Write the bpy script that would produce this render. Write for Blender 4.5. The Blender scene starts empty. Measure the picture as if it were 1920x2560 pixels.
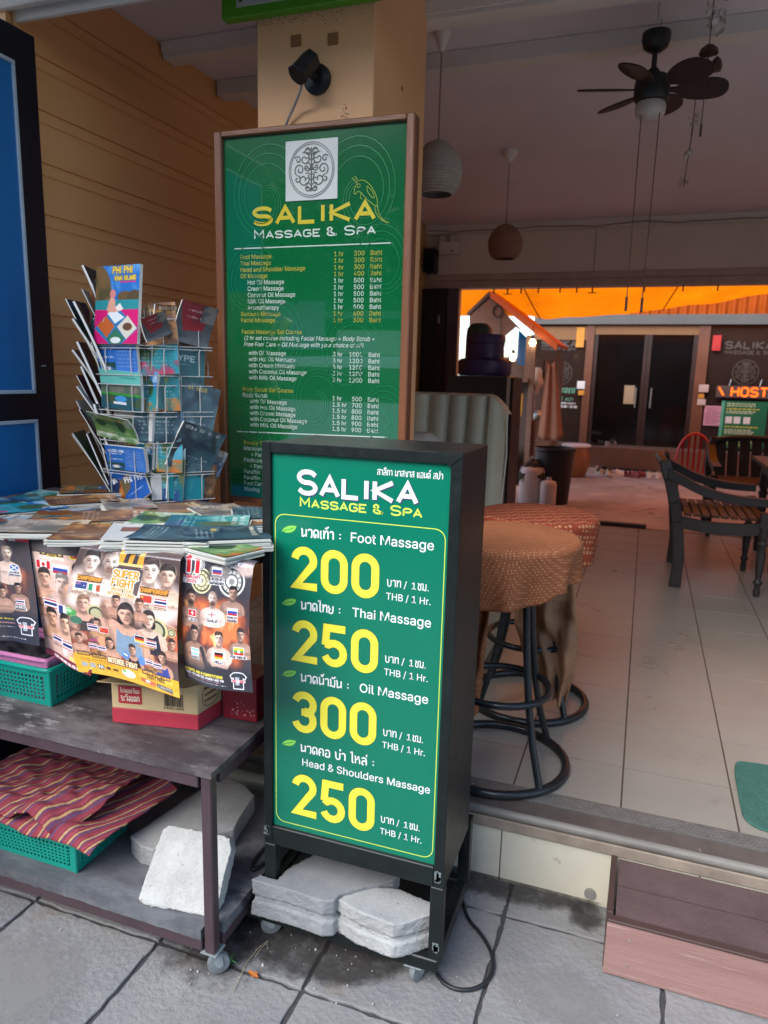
import bpy, bmesh, math, random
import numpy as np
from mathutils import Vector, Matrix, noise as mnoise

SC = bpy.context.scene
COL = SC.collection
rad = math.radians
random.seed(7)
RNG = np.random.RandomState(11)

# ------------------------------------------------------------------ camera
cam = bpy.data.cameras.new('camera')
cam.sensor_fit = 'VERTICAL'
cam.sensor_height = 24.0
cam.lens = 1805.0 / 2560.0 * 24.0
cam.clip_start = 0.05
cam.clip_end = 400
camo = bpy.data.objects.new('camera', cam)
COL.objects.link(camo)
_r = Vector((0.9406276, 0.33854818, 0.02459385))
_u = Vector((-0.08604822, 0.16773523, 0.98206955))
_f = Vector((-0.3283526, 0.92587797, -0.18690786))
camo.matrix_world = Matrix(((_r.x, _u.x, -_f.x, 0), (_r.y, _u.y, -_f.y, 0), (_r.z, _u.z, -_f.z, 1.6), (0, 0, 0, 1)))
SC.camera = camo
cam.dof.use_dof = True
cam.dof.focus_distance = 1.8
cam.dof.aperture_fstop = 3.4

# ------------------------------------------------------------------ light
SUN_EL, SUN_AZ = 42.0, 203.0          # azimuth clockwise from +Y (the shop's depth)
world = bpy.data.worlds.new('World')
SC.world = world
world.use_nodes = True
nt = world.node_tree
bg = nt.nodes['Background']
sky = nt.nodes.new('ShaderNodeTexSky')
sky.sky_type = 'NISHITA'
sky.sun_disc = False
sky.sun_elevation = rad(SUN_EL)
sky.sun_rotation = rad(SUN_AZ)
sky.air_density = 1.0
sky.dust_density = 1.2
sky.ozone_density = 1.6
nt.links.new(sky.outputs[0], bg.inputs[0])
bg.inputs[1].default_value = 0.15
sun = bpy.data.lights.new('sun', 'SUN')
sun.energy = 1.6
sun.angle = rad(45)
sun.color = (1.0, 0.985, 0.96)
suno = bpy.data.objects.new('sun', sun)
COL.objects.link(suno)
_d = Vector((math.sin(rad(SUN_AZ)) * math.cos(rad(SUN_EL)), math.cos(rad(SUN_AZ)) * math.cos(rad(SUN_EL)), math.sin(rad(SUN_EL))))
suno.rotation_euler = _d.to_track_quat('Z', 'Y').to_euler()
suno.location = _d * 30
SC.view_settings.view_transform = 'Standard'
SC.view_settings.look = 'None'
SC.view_settings.gamma = 1.0
SC.view_settings.use_curve_mapping = False
SC.view_settings.exposure = 1.3
SC.cycles.use_denoising = True
SC.cycles.max_bounces = 8
SC.cycles.diffuse_bounces = 5
SC.cycles.sample_clamp_indirect = 4.0

# ------------------------------------------------------------------ materials
def lin(c):
    return tuple(((x / 12.92) if x <= 0.04045 else ((x + 0.055) / 1.055) ** 2.4) for x in c)
def hexc(h):
    h = h.lstrip('#')
    return lin(tuple(int(h[i:i + 2], 16) / 255 for i in (0, 2, 4)))
MATS = {}
def M(name, col=(0.5, 0.5, 0.5), rough=0.6, var=0.15, scale=8.0, bump=0.0, bscale=None, metal=0.0, spec=0.5,
      coat=0.0, col2=None, thresh=None, trans=0.0, stretch=(1, 1, 1), emit=None, estr=0.0, spots=None):
    """principled material whose colour, roughness and bump are varied by object-space noise"""
    if name in MATS: return MATS[name]
    m = bpy.data.materials.new(name)
    m.use_nodes = True
    n = m.node_tree.nodes; l = m.node_tree.links
    p = n['Principled BSDF']
    if isinstance(col, str): col = hexc(col)
    if isinstance(col2, str): col2 = hexc(col2)
    tc = n.new('ShaderNodeTexCoord'); mp = n.new('ShaderNodeMapping')
    mp.inputs['Scale'].default_value = stretch
    l.new(tc.outputs['Object'], mp.inputs[0])
    nz = n.new('ShaderNodeTexNoise'); nz.inputs['Scale'].default_value = scale; nz.inputs['Detail'].default_value = 6; nz.inputs['Roughness'].default_value = 0.65
    l.new(mp.outputs[0], nz.inputs['Vector'])
    cr = n.new('ShaderNodeValToRGB')
    a = thresh[0] if thresh else 0.3; b = thresh[1] if thresh else 0.7
    cr.color_ramp.elements[0].position = a; cr.color_ramp.elements[1].position = b
    c1 = tuple(x * (1 - var) for x in col) + (1,)
    c2 = (tuple(min(1, x * (1 + var)) for x in col) if col2 is None else col2) + (1,)
    if col2 is not None: c1 = tuple(col) + (1,)
    cr.color_ramp.elements[0].color = c1; cr.color_ramp.elements[1].color = c2
    l.new(nz.outputs[0], cr.inputs[0])
    out = cr.outputs[0]
    if spots:
        sc_, th, sc_col = spots
        n2 = n.new('ShaderNodeTexNoise'); n2.inputs['Scale'].default_value = sc_; n2.inputs['Detail'].default_value = 8; n2.inputs['Roughness'].default_value = .7
        l.new(mp.outputs[0], n2.inputs['Vector'])
        r2 = n.new('ShaderNodeMapRange'); r2.inputs[1].default_value = th; r2.inputs[2].default_value = th + 0.08
        l.new(n2.outputs[0], r2.inputs[0])
        mx = n.new('ShaderNodeMix'); mx.data_type = 'RGBA'
        l.new(r2.outputs[0], mx.inputs[0]); l.new(out, mx.inputs[6])
        mx.inputs[7].default_value = tuple(hexc(sc_col) if isinstance(sc_col, str) else sc_col) + (1,)
        out = mx.outputs[2]
    l.new(out, p.inputs['Base Color'])
    rr = n.new('ShaderNodeMapRange'); rr.inputs[3].default_value = max(0.02, rough - 0.1); rr.inputs[4].default_value = min(1, rough + 0.1)
    l.new(nz.outputs[0], rr.inputs[0]); l.new(rr.outputs[0], p.inputs['Roughness'])
    p.inputs['Metallic'].default_value = metal
    p.inputs['Specular IOR Level'].default_value = spec
    p.inputs['Coat Weight'].default_value = coat
    p.inputs['Coat Roughness'].default_value = 0.08
    if bump:
        nb = n.new('ShaderNodeTexNoise'); nb.inputs['Scale'].default_value = bscale or scale * 4; nb.inputs['Detail'].default_value = 5
        l.new(mp.outputs[0], nb.inputs['Vector'])
        bp = n.new('ShaderNodeBump'); bp.inputs['Strength'].default_value = bump; bp.inputs['Distance'].default_value = 0.01
        l.new(nb.outputs[0], bp.inputs['Height']); l.new(bp.outputs[0], p.inputs['Normal'])
    if coat > 1: p.inputs['Coat Weight'].default_value = 1.0; p.inputs['Coat IOR'].default_value = coat; p.inputs['Coat Roughness'].default_value = 0.015
    if emit is not None:
        p.inputs['Emission Color'].default_value = tuple(hexc(emit) if isinstance(emit, str) else emit) + (1,)
        p.inputs['Emission Strength'].default_value = estr
    if trans:
        tr = n.new('ShaderNodeBsdfTranslucent'); l.new(out, tr.inputs[0])
        ms = n.new('ShaderNodeMixShader'); ms.inputs[0].default_value = trans
        l.new(p.outputs[0], ms.inputs[1]); l.new(tr.outputs[0], ms.inputs[2])
        l.new(ms.outputs[0], n['Material Output'].inputs[0])
    MATS[name] = m
    return m
def vcol_mat(name, rough=0.4, coat=0.0, spec=0.5, bump=0.0, bscale=200, fine=0.0):
    if name in MATS: return MATS[name]
    m = bpy.data.materials.new(name); m.use_nodes = True
    n = m.node_tree.nodes; l = m.node_tree.links; p = n['Principled BSDF']
    at = n.new('ShaderNodeAttribute'); at.attribute_name = 'Col'
    l.new(at.outputs[0], p.inputs['Base Color'])
    p.inputs['Roughness'].default_value = rough; p.inputs['Coat Weight'].default_value = coat
    p.inputs['Coat Roughness'].default_value = 0.1; p.inputs['Specular IOR Level'].default_value = spec
    if bump:
        tc = n.new('ShaderNodeTexCoord'); nb = n.new('ShaderNodeTexNoise'); nb.inputs['Scale'].default_value = bscale
        l.new(tc.outputs['Object'], nb.inputs['Vector'])
        bp = n.new('ShaderNodeBump'); bp.inputs['Strength'].default_value = bump; bp.inputs['Distance'].default_value = 0.004
        l.new(nb.outputs[0], bp.inputs['Height']); l.new(bp.outputs[0], p.inputs['Normal'])
    MATS[name] = m
    return m

# ------------------------------------------------------------------ mesh building
OFF = {}
class MB:
    def __init__(self): self.v = []; self.f = []; self.mi = []; self.c = None; self.m = 0
    def add(self, vs, fs, mi=None):
        o = len(self.v); self.v += [tuple(x) for x in vs]
        for f in fs: self.f.append(tuple(i + o for i in f)); self.mi.append(self.m if mi is None else mi)
        return self
    def box(self, x0, x1, y0, y1, z0, z1, mi=None):
        return self.add([(x0, y0, z0), (x1, y0, z0), (x1, y1, z0), (x0, y1, z0), (x0, y0, z1), (x1, y0, z1), (x1, y1, z1), (x0, y1, z1)],
                        [(0, 3, 2, 1), (4, 5, 6, 7), (0, 1, 5, 4), (1, 2, 6, 5), (2, 3, 7, 6), (3, 0, 4, 7)], mi)
    def obox(self, c, ax, ay, az, mi=None):
        c, ax, ay, az = map(Vector, (c, ax, ay, az)); vs = []
        for k in (-1, 1):
            for i, j in ((-1, -1), (1, -1), (1, 1), (-1, 1)): vs.append(c + ax * i + ay * j + az * k)
        return self.add(vs, [(0, 3, 2, 1), (4, 5, 6, 7), (0, 1, 5, 4), (1, 2, 6, 5), (2, 3, 7, 6), (3, 0, 4, 7)], mi)
    def bar(self, a, b, w, h, up=(0, 0, 1), mi=None):
        a, b = Vector(a), Vector(b); d = (b - a); L = d.length; d.normalize(); up = Vector(up)
        s = d.cross(up)
        if s.length < 1e-4: s = d.cross(Vector((0, 1, 0)))
        s.normalize(); t = s.cross(d)
        return self.obox((a + b) / 2, d * (L / 2), s * (w / 2), t * (h / 2), mi)
    def prism(self, pts, z0, z1, mi=None):
        n = len(pts); vs = [(x, y, z0) for x, y in pts] + [(x, y, z1) for x, y in pts]
        return self.add(vs, [tuple(range(n - 1, -1, -1)), tuple(range(n, 2 * n))] + [(i, (i + 1) % n, n + (i + 1) % n, n + i) for i in range(n)], mi)
    def extr(self, pts3, d, mi=None):
        n = len(pts3); d = Vector(d); vs = [Vector(p) for p in pts3] + [Vector(p) + d for p in pts3]
        return self.add(vs, [tuple(range(n - 1, -1, -1)), tuple(range(n, 2 * n))] + [(i, (i + 1) % n, n + (i + 1) % n, n + i) for i in range(n)], mi)
    def tube(self, path, r, n=8, closed=False, mi=None, sy=1.0):
        P = [Vector(p) for p in path]; k = len(P); R = r if isinstance(r, (list, tuple)) else [r] * k
        vs = []; prev = None
        for i, p in enumerate(P):
            t = (P[(i + 1) % k] - P[i - 1]) if closed else (P[min(i + 1, k - 1)] - P[max(i - 1, 0)])
            t.normalize()
            if prev is None:
                a = Vector((0, 0, 1)) if abs(t.z) < 0.9 else Vector((1, 0, 0))
                u = t.cross(a).normalized()
            else:
                u = prev - t * prev.dot(t)
                u = u.normalized() if u.length > 1e-6 else t.cross(Vector((1, 0, 0))).normalized()
            prev = u; w = t.cross(u)
            for j in range(n):
                q = 2 * math.pi * j / n
                vs.append(p + (u * math.cos(q) + w * math.sin(q) * sy) * R[i])
        fs = []
        for i in range(k if closed else k - 1):
            for j in range(n):
                a = i * n + j; b = i * n + (j + 1) % n; c = ((i + 1) % k) * n + (j + 1) % n; d = ((i + 1) % k) * n + j
                fs.append((a, b, c, d))
        if not closed: fs += [tuple(range(n - 1, -1, -1)), tuple(range((k - 1) * n, k * n))]
        return self.add(vs, fs, mi)
    def lathe(self, prof, c=(0, 0, 0), n=24, mi=None, axis=None, cap=True, sx=1.0, sy=1.0):
        c = Vector(c); vs = []
        A = Vector(axis or (0, 0, 1)).normalized()
        if axis is None: U, W = Vector((1, 0, 0)), Vector((0, 1, 0))
        else:
            U = A.cross(Vector((0, 0, 1)) if abs(A.z) < .9 else Vector((1, 0, 0))).normalized(); W = A.cross(U)
        for r, z in prof:
            for j in range(n):
                q = 2 * math.pi * j / n
                vs.append(c + U * (r * math.cos(q) * sx) + W * (r * math.sin(q) * sy) + A * z)
        fs = []
        for i in range(len(prof) - 1):
            for j in range(n): fs.append((i * n + j, i * n + (j + 1) % n, (i + 1) * n + (j + 1) % n, (i + 1) * n + j))
        if cap: fs += [tuple(range(n - 1, -1, -1)), tuple(range((len(prof) - 1) * n, len(prof) * n))]
        return self.add(vs, fs, mi)
    def grid(self, fn, nu, nv, mi=None, wrap=False):
        vs = [fn(i / nu, j / nv) for j in range(nv + 1) for i in range(nu + (0 if wrap else 1))]
        w = nu if wrap else nu + 1
        fs = [(j * w + i, j * w + (i + 1) % w, (j + 1) * w + (i + 1) % w, (j + 1) * w + i) for j in range(nv) for i in range(nu)]
        return self.add(vs, fs, mi)
    def build(self, name, mat, parent=None, smooth=None, bevel=0.0, seg=1, loc=None):
        me = bpy.data.meshes.new(name)
        off = Vector((0, 0, 0))
        if parent is None:
            if loc is None:
                a = np.array(self.v); lo = a.min(0); hi = a.max(0); off = Vector(((lo[0] + hi[0]) / 2, (lo[1] + hi[1]) / 2, lo[2]))
            else: off = Vector(loc)
        vs = self.v if off.length == 0 else [(x - off.x, y - off.y, z - off.z) for x, y, z in self.v]
        me.from_pydata(vs, [], self.f)
        mats = mat if isinstance(mat, (list, tuple)) else [mat]
        for m in mats: me.materials.append(m)
        if len(mats) > 1: me.polygons.foreach_set('material_index', self.mi)
        if self.c is not None:
            at = me.color_attributes.new('Col', 'FLOAT_COLOR', 'POINT')
            full = np.ones((len(self.v), 4), np.float32); full[:, :3] = 0.7
            full[:len(self.c), :3] = self.c
            at.data.foreach_set('color', full.ravel())
        if bevel:
            bm = bmesh.new(); bm.from_mesh(me)
            es = [e for e in bm.edges if len(e.link_faces) == 2 and e.calc_face_angle(0) > rad(28)]
            bmesh.ops.bevel(bm, geom=es, offset=bevel, segments=seg, affect='EDGES', profile=0.6, clamp_overlap=True)
            bm.to_mesh(me); bm.free()
        if smooth is not None:
            me.polygons.foreach_set('use_smooth', [True] * len(me.polygons))
            try: me.set_sharp_from_angle(angle=rad(smooth))
            except Exception: pass
        me.update()
        o = bpy.data.objects.new(name, me); COL.objects.link(o)
        if parent is not None:
            o.parent = parent
            o.matrix_parent_inverse = Matrix.Translation(-OFF.get(parent.name, Vector((0, 0, 0))))
        else:
            o.location = off; OFF[o.name] = off
        return o
def tag(o, label, cat, group=None, kind=None):
    o['label'] = label
    if cat: o['category'] = cat
    if group: o['group'] = group
    if kind: o['kind'] = kind
    return o
def struct(o, label, cat=None):
    return tag(o, label, cat or o.name.split('.')[0].replace('_', ' '), None, 'structure')
def thing(name, label, cat, loc=(0, 0, 0), group=None):
    o = bpy.data.objects.new(name, None); o.empty_display_size = 0.05
    COL.objects.link(o); o.location = loc; OFF[o.name] = Vector(loc)
    return tag(o, label, cat, group)
def kids(o): return [c for c in bpy.data.objects if c.parent == o]
def copy_tree(o, loc=None, rz=None, label=None, parent=None):
    c = o.copy(); COL.objects.link(c)
    if parent is not None:
        c.parent = parent; c.matrix_parent_inverse = o.matrix_parent_inverse.copy()
    if loc is not None: c.location = loc
    if rz is not None: c.rotation_euler = (0, 0, rz)
    if label: c['label'] = label
    for ch in kids(o): copy_tree(ch, parent=c)
    return c

# ------------------------------------------------------------------ lettering
def chaikin(p, it=2, closed=False):
    p = [np.array(q, float) for q in p]
    for _ in range(it):
        if len(p) < 3: return p
        q = [] if closed else [p[0]]
        k = len(p)
        for i in range(k if closed else k - 1):
            a, b = p[i], p[(i + 1) % k]
            q += [a * .75 + b * .25, a * .25 + b * .75]
        if not closed: q.append(p[-1])
        p = q
    return p
LAT = {'A': '002640,1232', 'B': '00063645443303,33424130,3000', 'C': '4536160501103041', 'D': '00063645413000', 'E': '46060040,0333', 'F': '460600,0333',
       'G': '45361605011030414323', 'H': '0006,4046,0343', 'I': '2026', 'J': '4641301001', 'K': '0006,460340', 'L': '060040', 'M': '0006224640', 'N': '00064046',
       'O': '010516364541301001', 'P': '00063645443303', 'Q': '010516364541301001,2240', 'R': '00063645443303,2340', 'S': '453616050413334241301001', 'T': '0646,2620',
       'U': '060110304146', 'V': '062046', 'W': '0610243046', 'X': '0046,0640', 'Y': '062346,2320', 'Z': '06460040', '0': '010516364541301001', '1': '152620',
       '2': '05163645440040', '3': '0646243342413010', '4': '360242,3036', '5': '4606033342413010', '6': '4536160501103041423303', '7': '064620',
       '8': '1304051636454433130201103041423313', '9': '4313040516364541301001', '&': '4130100102242516050440', ':': '2122,2425', '-': '0343', '.': '2021', '/': '0046', ',': '2110', '!': '2122,2326'}
def lat_strokes(ch):
    s = LAT.get(ch)
    if not s: return 4, []
    w = {'I': 1.2, '1': 2, ':': 2, '.': 2, ',': 2, '!': 2}.get(ch, 4); q = {'L': .84, 'E': .92, 'F': .9}.get(ch, 1)
    dx = {2: -1, 1.2: -1.4}.get(w, 0); w *= q
    return w, [[((int(t[i]) * q + dx) / 6, int(t[i + 1]) / 6) for i in range(0, len(t), 2)] for t in s.split(',')]
TH = {'น': (.68, [[(0, 1), (.12, 1), (.12, .1), (.16, 0), (.4, .2), (.57, .2)], [(.57, 1), (.57, .02)]]), 'ว': (.6, [[(.06, .82), (.15, 1), (.45, 1), (.5, .8), (.5, 0), (.36, .02)]]),
      'ด': (.7, [[(.32, .48), (.3, 0), (.1, .02), (.08, .78), (.18, 1), (.48, 1), (.58, .8), (.58, 0)]]), 'เ': (.34, [[(.1, 1), (.1, .08), (.16, 0), (.27, 0)]]),
      'แ': (.66, [[(.1, 1), (.1, .08), (.16, 0), (.27, 0)], [(.42, 1), (.42, .08), (.48, 0), (.59, 0)]]), 'ท': (.68, [[(0, 1), (.12, 1), (.12, 0)], [(.12, .5), (.3, 1), (.5, 1), (.57, .85), (.57, 0)]]),
      'า': (.54, [[(.05, .82), (.14, 1), (.34, 1), (.42, .85), (.42, 0)]]), 'ไ': (.44, [[(0, 1.5), (.1, 1.32), (.2, 1.55), (.22, 1.3), (.22, .1), (.3, 0), (.38, 0)]]),
      'ย': (.7, [[(.06, 1), (.06, .72), (.28, .55), (.1, .42), (.1, 0), (.58, 0), (.58, 1)]]), 'ม': (.7, [[(0, 1), (.14, 1), (.14, .02)], [(.02, .02), (.2, .2), (.4, .02), (.58, .02), (.58, 1)]]),
      'ค': (.7, [[(.22, 0), (.08, .05), (.08, .8), (.2, 1), (.48, 1), (.58, .8), (.58, 0)], [(.08, .3), (.32, .55)]]), 'อ': (.68, [[(.1, .82), (.18, 1), (.46, 1), (.56, .82), (.56, .12), (.48, 0), (.16, 0), (.1, .1), (.1, .5), (.28, .5)]]),
      'บ': (.7, [[(0, 1), (.12, 1), (.12, 0), (.58, 0), (.58, 1)]]), 'ป': (.7, [[(0, 1), (.12, 1), (.12, 0), (.58, 0), (.58, 1.5)]]),
      'ห': (.7, [[(0, 1), (.12, 1), (.12, 0)], [(.12, .5), (.5, .75), (.52, 1), (.36, .98), (.38, .8), (.58, .6), (.58, 0)]]), 'ล': (.7, [[(.08, .85), (.2, 1), (.46, 1), (.58, .8), (.58, 0)], [(.58, .42), (.36, .62), (.12, .45), (.12, .02), (.3, .02)]]),
      'ส': (.72, [[(.08, .85), (.2, 1), (.46, 1), (.58, .8), (.58, 0)], [(.58, .42), (.36, .62), (.12, .45), (.12, .02), (.3, .02)], [(.5, .95), (.68, 1.16)]]),
      'ก': (.68, [[(.04, .62), (.16, .72), (.08, .86), (.22, 1), (.46, 1), (.56, .8), (.56, 0)], [(.12, .66), (.12, 0)]]), 'ซ': (.7, [[(.04, .7), (.16, 1), (.2, .72), (.3, .9), (.28, 0), (.56, 0), (.56, .7), (.66, 1.05)]]),
      'ช': (.66, [[(.04, .9), (.2, 1), (.24, .8), (.12, .6), (.12, 0), (.5, 0), (.5, .62), (.44, .8), (.62, 1.02)]]), 'ต': (.7, [[(.32, .48), (.3, 0), (.1, .02), (.08, .78), (.18, 1), (.33, .84), (.48, 1), (.58, .8), (.58, 0)]]),
      'ร': (.56, [[(.08, .86), (.24, .98), (.34, .84), (.46, 1)], [(.1, .62), (.38, .62), (.42, .5), (.42, 0), (.28, .02)]]), 'ง': (.56, [[(.16, .9), (.3, 1), (.4, .9), (.4, .02), (.3, .0), (.02, .45)]]),
      'ะ': (.5, [[(.08, .85), (.12, .62), (.3, .62), (.42, .85)], [(.08, .3), (.12, .05), (.3, .05), (.42, .3)]]), 'โ': (.46, [[(.36, 1.55), (.06, 1.5), (.06, 1.35), (.22, 1.3), (.22, .1), (.3, 0), (.38, 0)]]),
      'ำ': (.54, [[(-.3, 1.18), (-.2, 1.28), (-.3, 1.38), (-.4, 1.28), (-.3, 1.18)], [(.05, .82), (.14, 1), (.34, 1), (.42, .85), (.42, 0)]]),
      '้': (0, [[(-.48, 1.42), (-.38, 1.3), (-.26, 1.36), (-.1, 1.6)]]), '่': (0, [[(-.14, 1.22), (-.14, 1.56)]]), 'ั': (0, [[(-.5, 1.38), (-.44, 1.2), (-.3, 1.2), (-.06, 1.45)]]),
      'ิ': (0, [[(-.58, 1.2), (-.5, 1.42), (-.2, 1.42), (-.08, 1.2), (-.58, 1.2)]]), '์': (0, [[(-.28, 1.25), (-.18, 1.35), (-.28, 1.45), (-.36, 1.35), (-.28, 1.25)], [(-.18, 1.4), (-.04, 1.65)]])}
def stroke_text(s, size, kind='lat', wide=1.0, space=0.28, it=1):
    """list of polylines (x to the right, y up, baseline 0) and the total width"""
    x = 0; out = []
    for ch in s:
        if ch == ' ': x += .45; continue
        if kind == 'thai' and ch in TH:
            w, st = TH[ch]
            for t in st: out.append([((x + a) * size, b * size) for a, b in chaikin(t, 2)])
            x += w * 1.06
        else:
            w, st = lat_strokes(ch)
            for t in st:
                pts = [(a * wide, b) for a, b in t]
                cl = pts[0] == pts[-1]
                sharp = ch in 'AEFHIKLMNTVWXYZ147'
                p = chaikin(pts[:-1], it, True) if cl else (pts if sharp else chaikin(pts, it))
                if cl: p = p + [p[0]]
                out.append([((x + a) * size, b * size) for a, b in p])
            x += w / 6 * wide + space
    return out, x * size
def ribbon(mb, pl, w, place, k0=0, closed=False):
    """flat stroke of width w along a polyline; place(x, y, lift) -> point"""
    P = [np.array(p, float) for p in pl]
    Q = [P[0]]
    for p in P[1:]:
        if np.linalg.norm(p - Q[-1]) > 1e-6: Q.append(p)
    P = Q
    if len(P) < 2: return
    if np.linalg.norm(P[0] - P[-1]) < 1e-6: closed = True; P = P[:-1]
    n = len(P); L = []; R = []
    for i in range(n):
        a = P[i - 1] if (closed or i > 0) else None
        b = P[(i + 1) % n] if (closed or i < n - 1) else None
        d1 = (P[i] - a) / np.linalg.norm(P[i] - a) if a is not None else None
        d2 = (b - P[i]) / np.linalg.norm(b - P[i]) if b is not None else None
        if d1 is None: d1 = d2
        if d2 is None: d2 = d1
        n1 = np.array([-d1[1], d1[0]]); n2 = np.array([-d2[1], d2[0]])
        m = n1 + n2; lm = np.linalg.norm(m)
        m = n1 if lm < 1e-3 else m / lm
        k = min(1.9, 1 / max(.3, float(m @ n1)))
        L.append(P[i] + m * w / 2 * k); R.append(P[i] - m * w / 2 * k)
    vs = [place(q[0], q[1], k0) for q in L] + [place(q[0], q[1], k0) for q in R]
    mb.add(vs, [(n + i, n + (i + 1) % n, (i + 1) % n, i) for i in range(n if closed else n - 1)])
_fonts = {}
def inter():
    if 'f' not in _fonts:
        try: _fonts['f'] = bpy.data.fonts.load(bpy.utils.system_resource('DATAFILES', path='fonts') + '/Inter.woff2')
        except Exception: _fonts['f'] = None
    return _fonts['f']
_tc = {}
def font_text(s, size=1.0, off=0.0, shear=0.0, space=1.0):
    key = (s, off, shear, space)
    if key not in _tc:
        c = bpy.data.curves.new('lettering', 'FONT'); c.body = s; c.size = 1; c.offset = off; c.shear = shear; c.space_character = space
        c.resolution_u = 3
        if inter(): c.font = inter()
        o = bpy.data.objects.new('lettering', c); COL.objects.link(o)
        me = bpy.data.meshes.new_from_object(o.evaluated_get(bpy.context.evaluated_depsgraph_get()))
        _tc[key] = ([tuple(v.co) for v in me.vertices], [tuple(p.vertices) for p in me.polygons])
        bpy.data.objects.remove(o); bpy.data.curves.remove(c); bpy.data.meshes.remove(me)
    if 'cap' not in _tc:
        _tc['cap'] = 1.0; hv, _ = font_text('H'); _tc['cap'] = max(b for a, b in hv) / .716
    v, f = _tc[key]; size = size / _tc['cap']
    return [(x * size, y * size) for x, y, z in v], f
def put_font(mb, s, x, y, size, place, off=0.0, align='l', shear=0.0, lift=0, sx=1.0, space=1.0, fit=None):
    v, f = font_text(s, size, off, shear, space)
    if not v: return 0
    if fit: sx = fit / max(a for a, b in v)
    x1 = max(a for a, b in v) * sx
    dx = x - (x1 if align == 'r' else x1 / 2 if align == 'c' else 0)
    mb.add([place(a * sx + dx, b + y, lift) for a, b in v], f)
    return x1
def put_strokes(mb, s, x, y, size, w, place, kind='lat', wide=1.0, align='l', it=1, space=.28, lift=0, fit=None):
    st, W = stroke_text(s, size, kind, wide, space, it)
    W -= space * size * (kind == 'lat')
    k = 1.0 if fit is None else fit / W
    dx = x - (W * k if align == 'r' else W * k / 2 if align == 'c' else 0)
    for i, pl in enumerate(st): ribbon(mb, [(a * k + dx, b + y) for a, b in pl], w, place, lift + (i % 4))
    return W * k
# ------------------------------------------------------------------ materials in use
slab_m = M('paving_stone', '#7b7b7c', .82, .24, 3.0, .55, 60, col2='#95938f', thresh=(.3, .72), spots=(5.0, .58, '#837d75'))
mortar_m = M('joint_mortar', '#474748', .95, .2, 30, .4)
asphalt_m = M('asphalt', '#55534f', .9, .2, 20, .5)
cream_tile = M('cream_riser_tile', '#d6d0bb', .35, .08, 5, .08, spots=(13, .66, '#8d8778'))
trim_con = M('stained_concrete_trim', '#a09180', .8, .2, 9, .3, col2='#7d7064')
nosing_m = M('worn_nosing', '#8e8a82', .5, .15, 14, .2, stretch=(.3, 1, 1), col2='#6f6a63')
sill_dark = M('dark_painted_sill', '#5d544e', .55, .2, 12, .2, spots=(22, .66, '#a79d92'))
alu_m = M('ribbed_aluminium', '#b9b9b6', .3, .1, 20, metal=.8)
clap_m = M('tan_painted_boards', '#e8b47c', .5, .1, 3, .12, 40, stretch=(1, .3, 1), col2='#dba569', spots=(2.2, .62, '#cf9a60'))
ceil_m = M('pinkish_ceiling_paint', '#d9d0d6', .8, .05, 2)
beam_m = M('white_beam_paint', '#d9d4cf', .6, .06, 3, spots=(9, .68, '#a59e97'))
pillar_m = M('peach_pillar_paint', '#e3b180', .62, .07, 2.5, .12, 18, spots=(4, .66, '#d39a78'))
wall_in = M('inside_wall_paint', '#ddd0c6', .75, .06, 2)
black_steel = M('black_painted_steel', '#181f1e', .4, .3, 16, .15, 50, spec=.35, spots=(30, .72, '#4a5254'))
black_m = M('black_plastic', '#15171a', .4, .2, 10)
dark_wood = M('dark_wood', '#2b2224', .45, .2, 6, .2, stretch=(1, 6, 6))

# ------------------------------------------------------------------ pavement and road
m = MB()
xs = [-.272 + .4495 * k for k in range(-9, 9)]; ys = [1.945 - .465 * k for k in range(0, 9)]
rr = random.Random(3)
def slabs(x0, x1, y0, y1):
    g = .0058
    def pt(x, y, z, s): return (x + rr.uniform(-s, s), y + rr.uniform(-s, s), z)
    z = -rr.uniform(0, .003)
    n = 16
    loop = []
    for (ax, ay, bx, by) in ((x0 + g, y0 + g, x1 - g, y0 + g), (x1 - g, y0 + g, x1 - g, y1 - g), (x1 - g, y1 - g, x0 + g, y1 - g), (x0 + g, y1 - g, x0 + g, y0 + g)):
        for i in range(n):
            t = i / n; loop.append((ax + (bx - ax) * t + rr.uniform(-.0032, .0032), ay + (by - ay) * t + rr.uniform(-.0032, .0032)))
    m.prism(loop, -.03, z)
for i in range(len(xs) - 1):
    slabs(xs[i], xs[i + 1], ys[0], 2.103)
    for j in range(len(ys) - 1): slabs(xs[i], xs[i + 1], ys[j + 1], ys[j])
struct(m.build('pavement', slab_m, bevel=.003), 'grey square stone paving slabs of the footpath', 'pavement')
struct(MB().box(-4.4, 3.5, -1.8, 2.103, -.05, -.009).build('paving_joint_bed', mortar_m), 'dark mortar bed showing in the joints between the paving slabs', 'mortar')
struct(MB().box(-4.4, 3.5, -1.98, -1.8, -.15, .0).build('kerb', trim_con, bevel=.01), 'concrete kerb between the footpath and the road', 'kerb')
m = MB(); m.add([(-150, -150, -.14), (150, -150, -.14), (150, 150, -.14), (-150, 150, -.14)], [(0, 1, 2, 3)])
struct(m.build('ground', asphalt_m), 'grey asphalt road and ground', 'ground')
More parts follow.
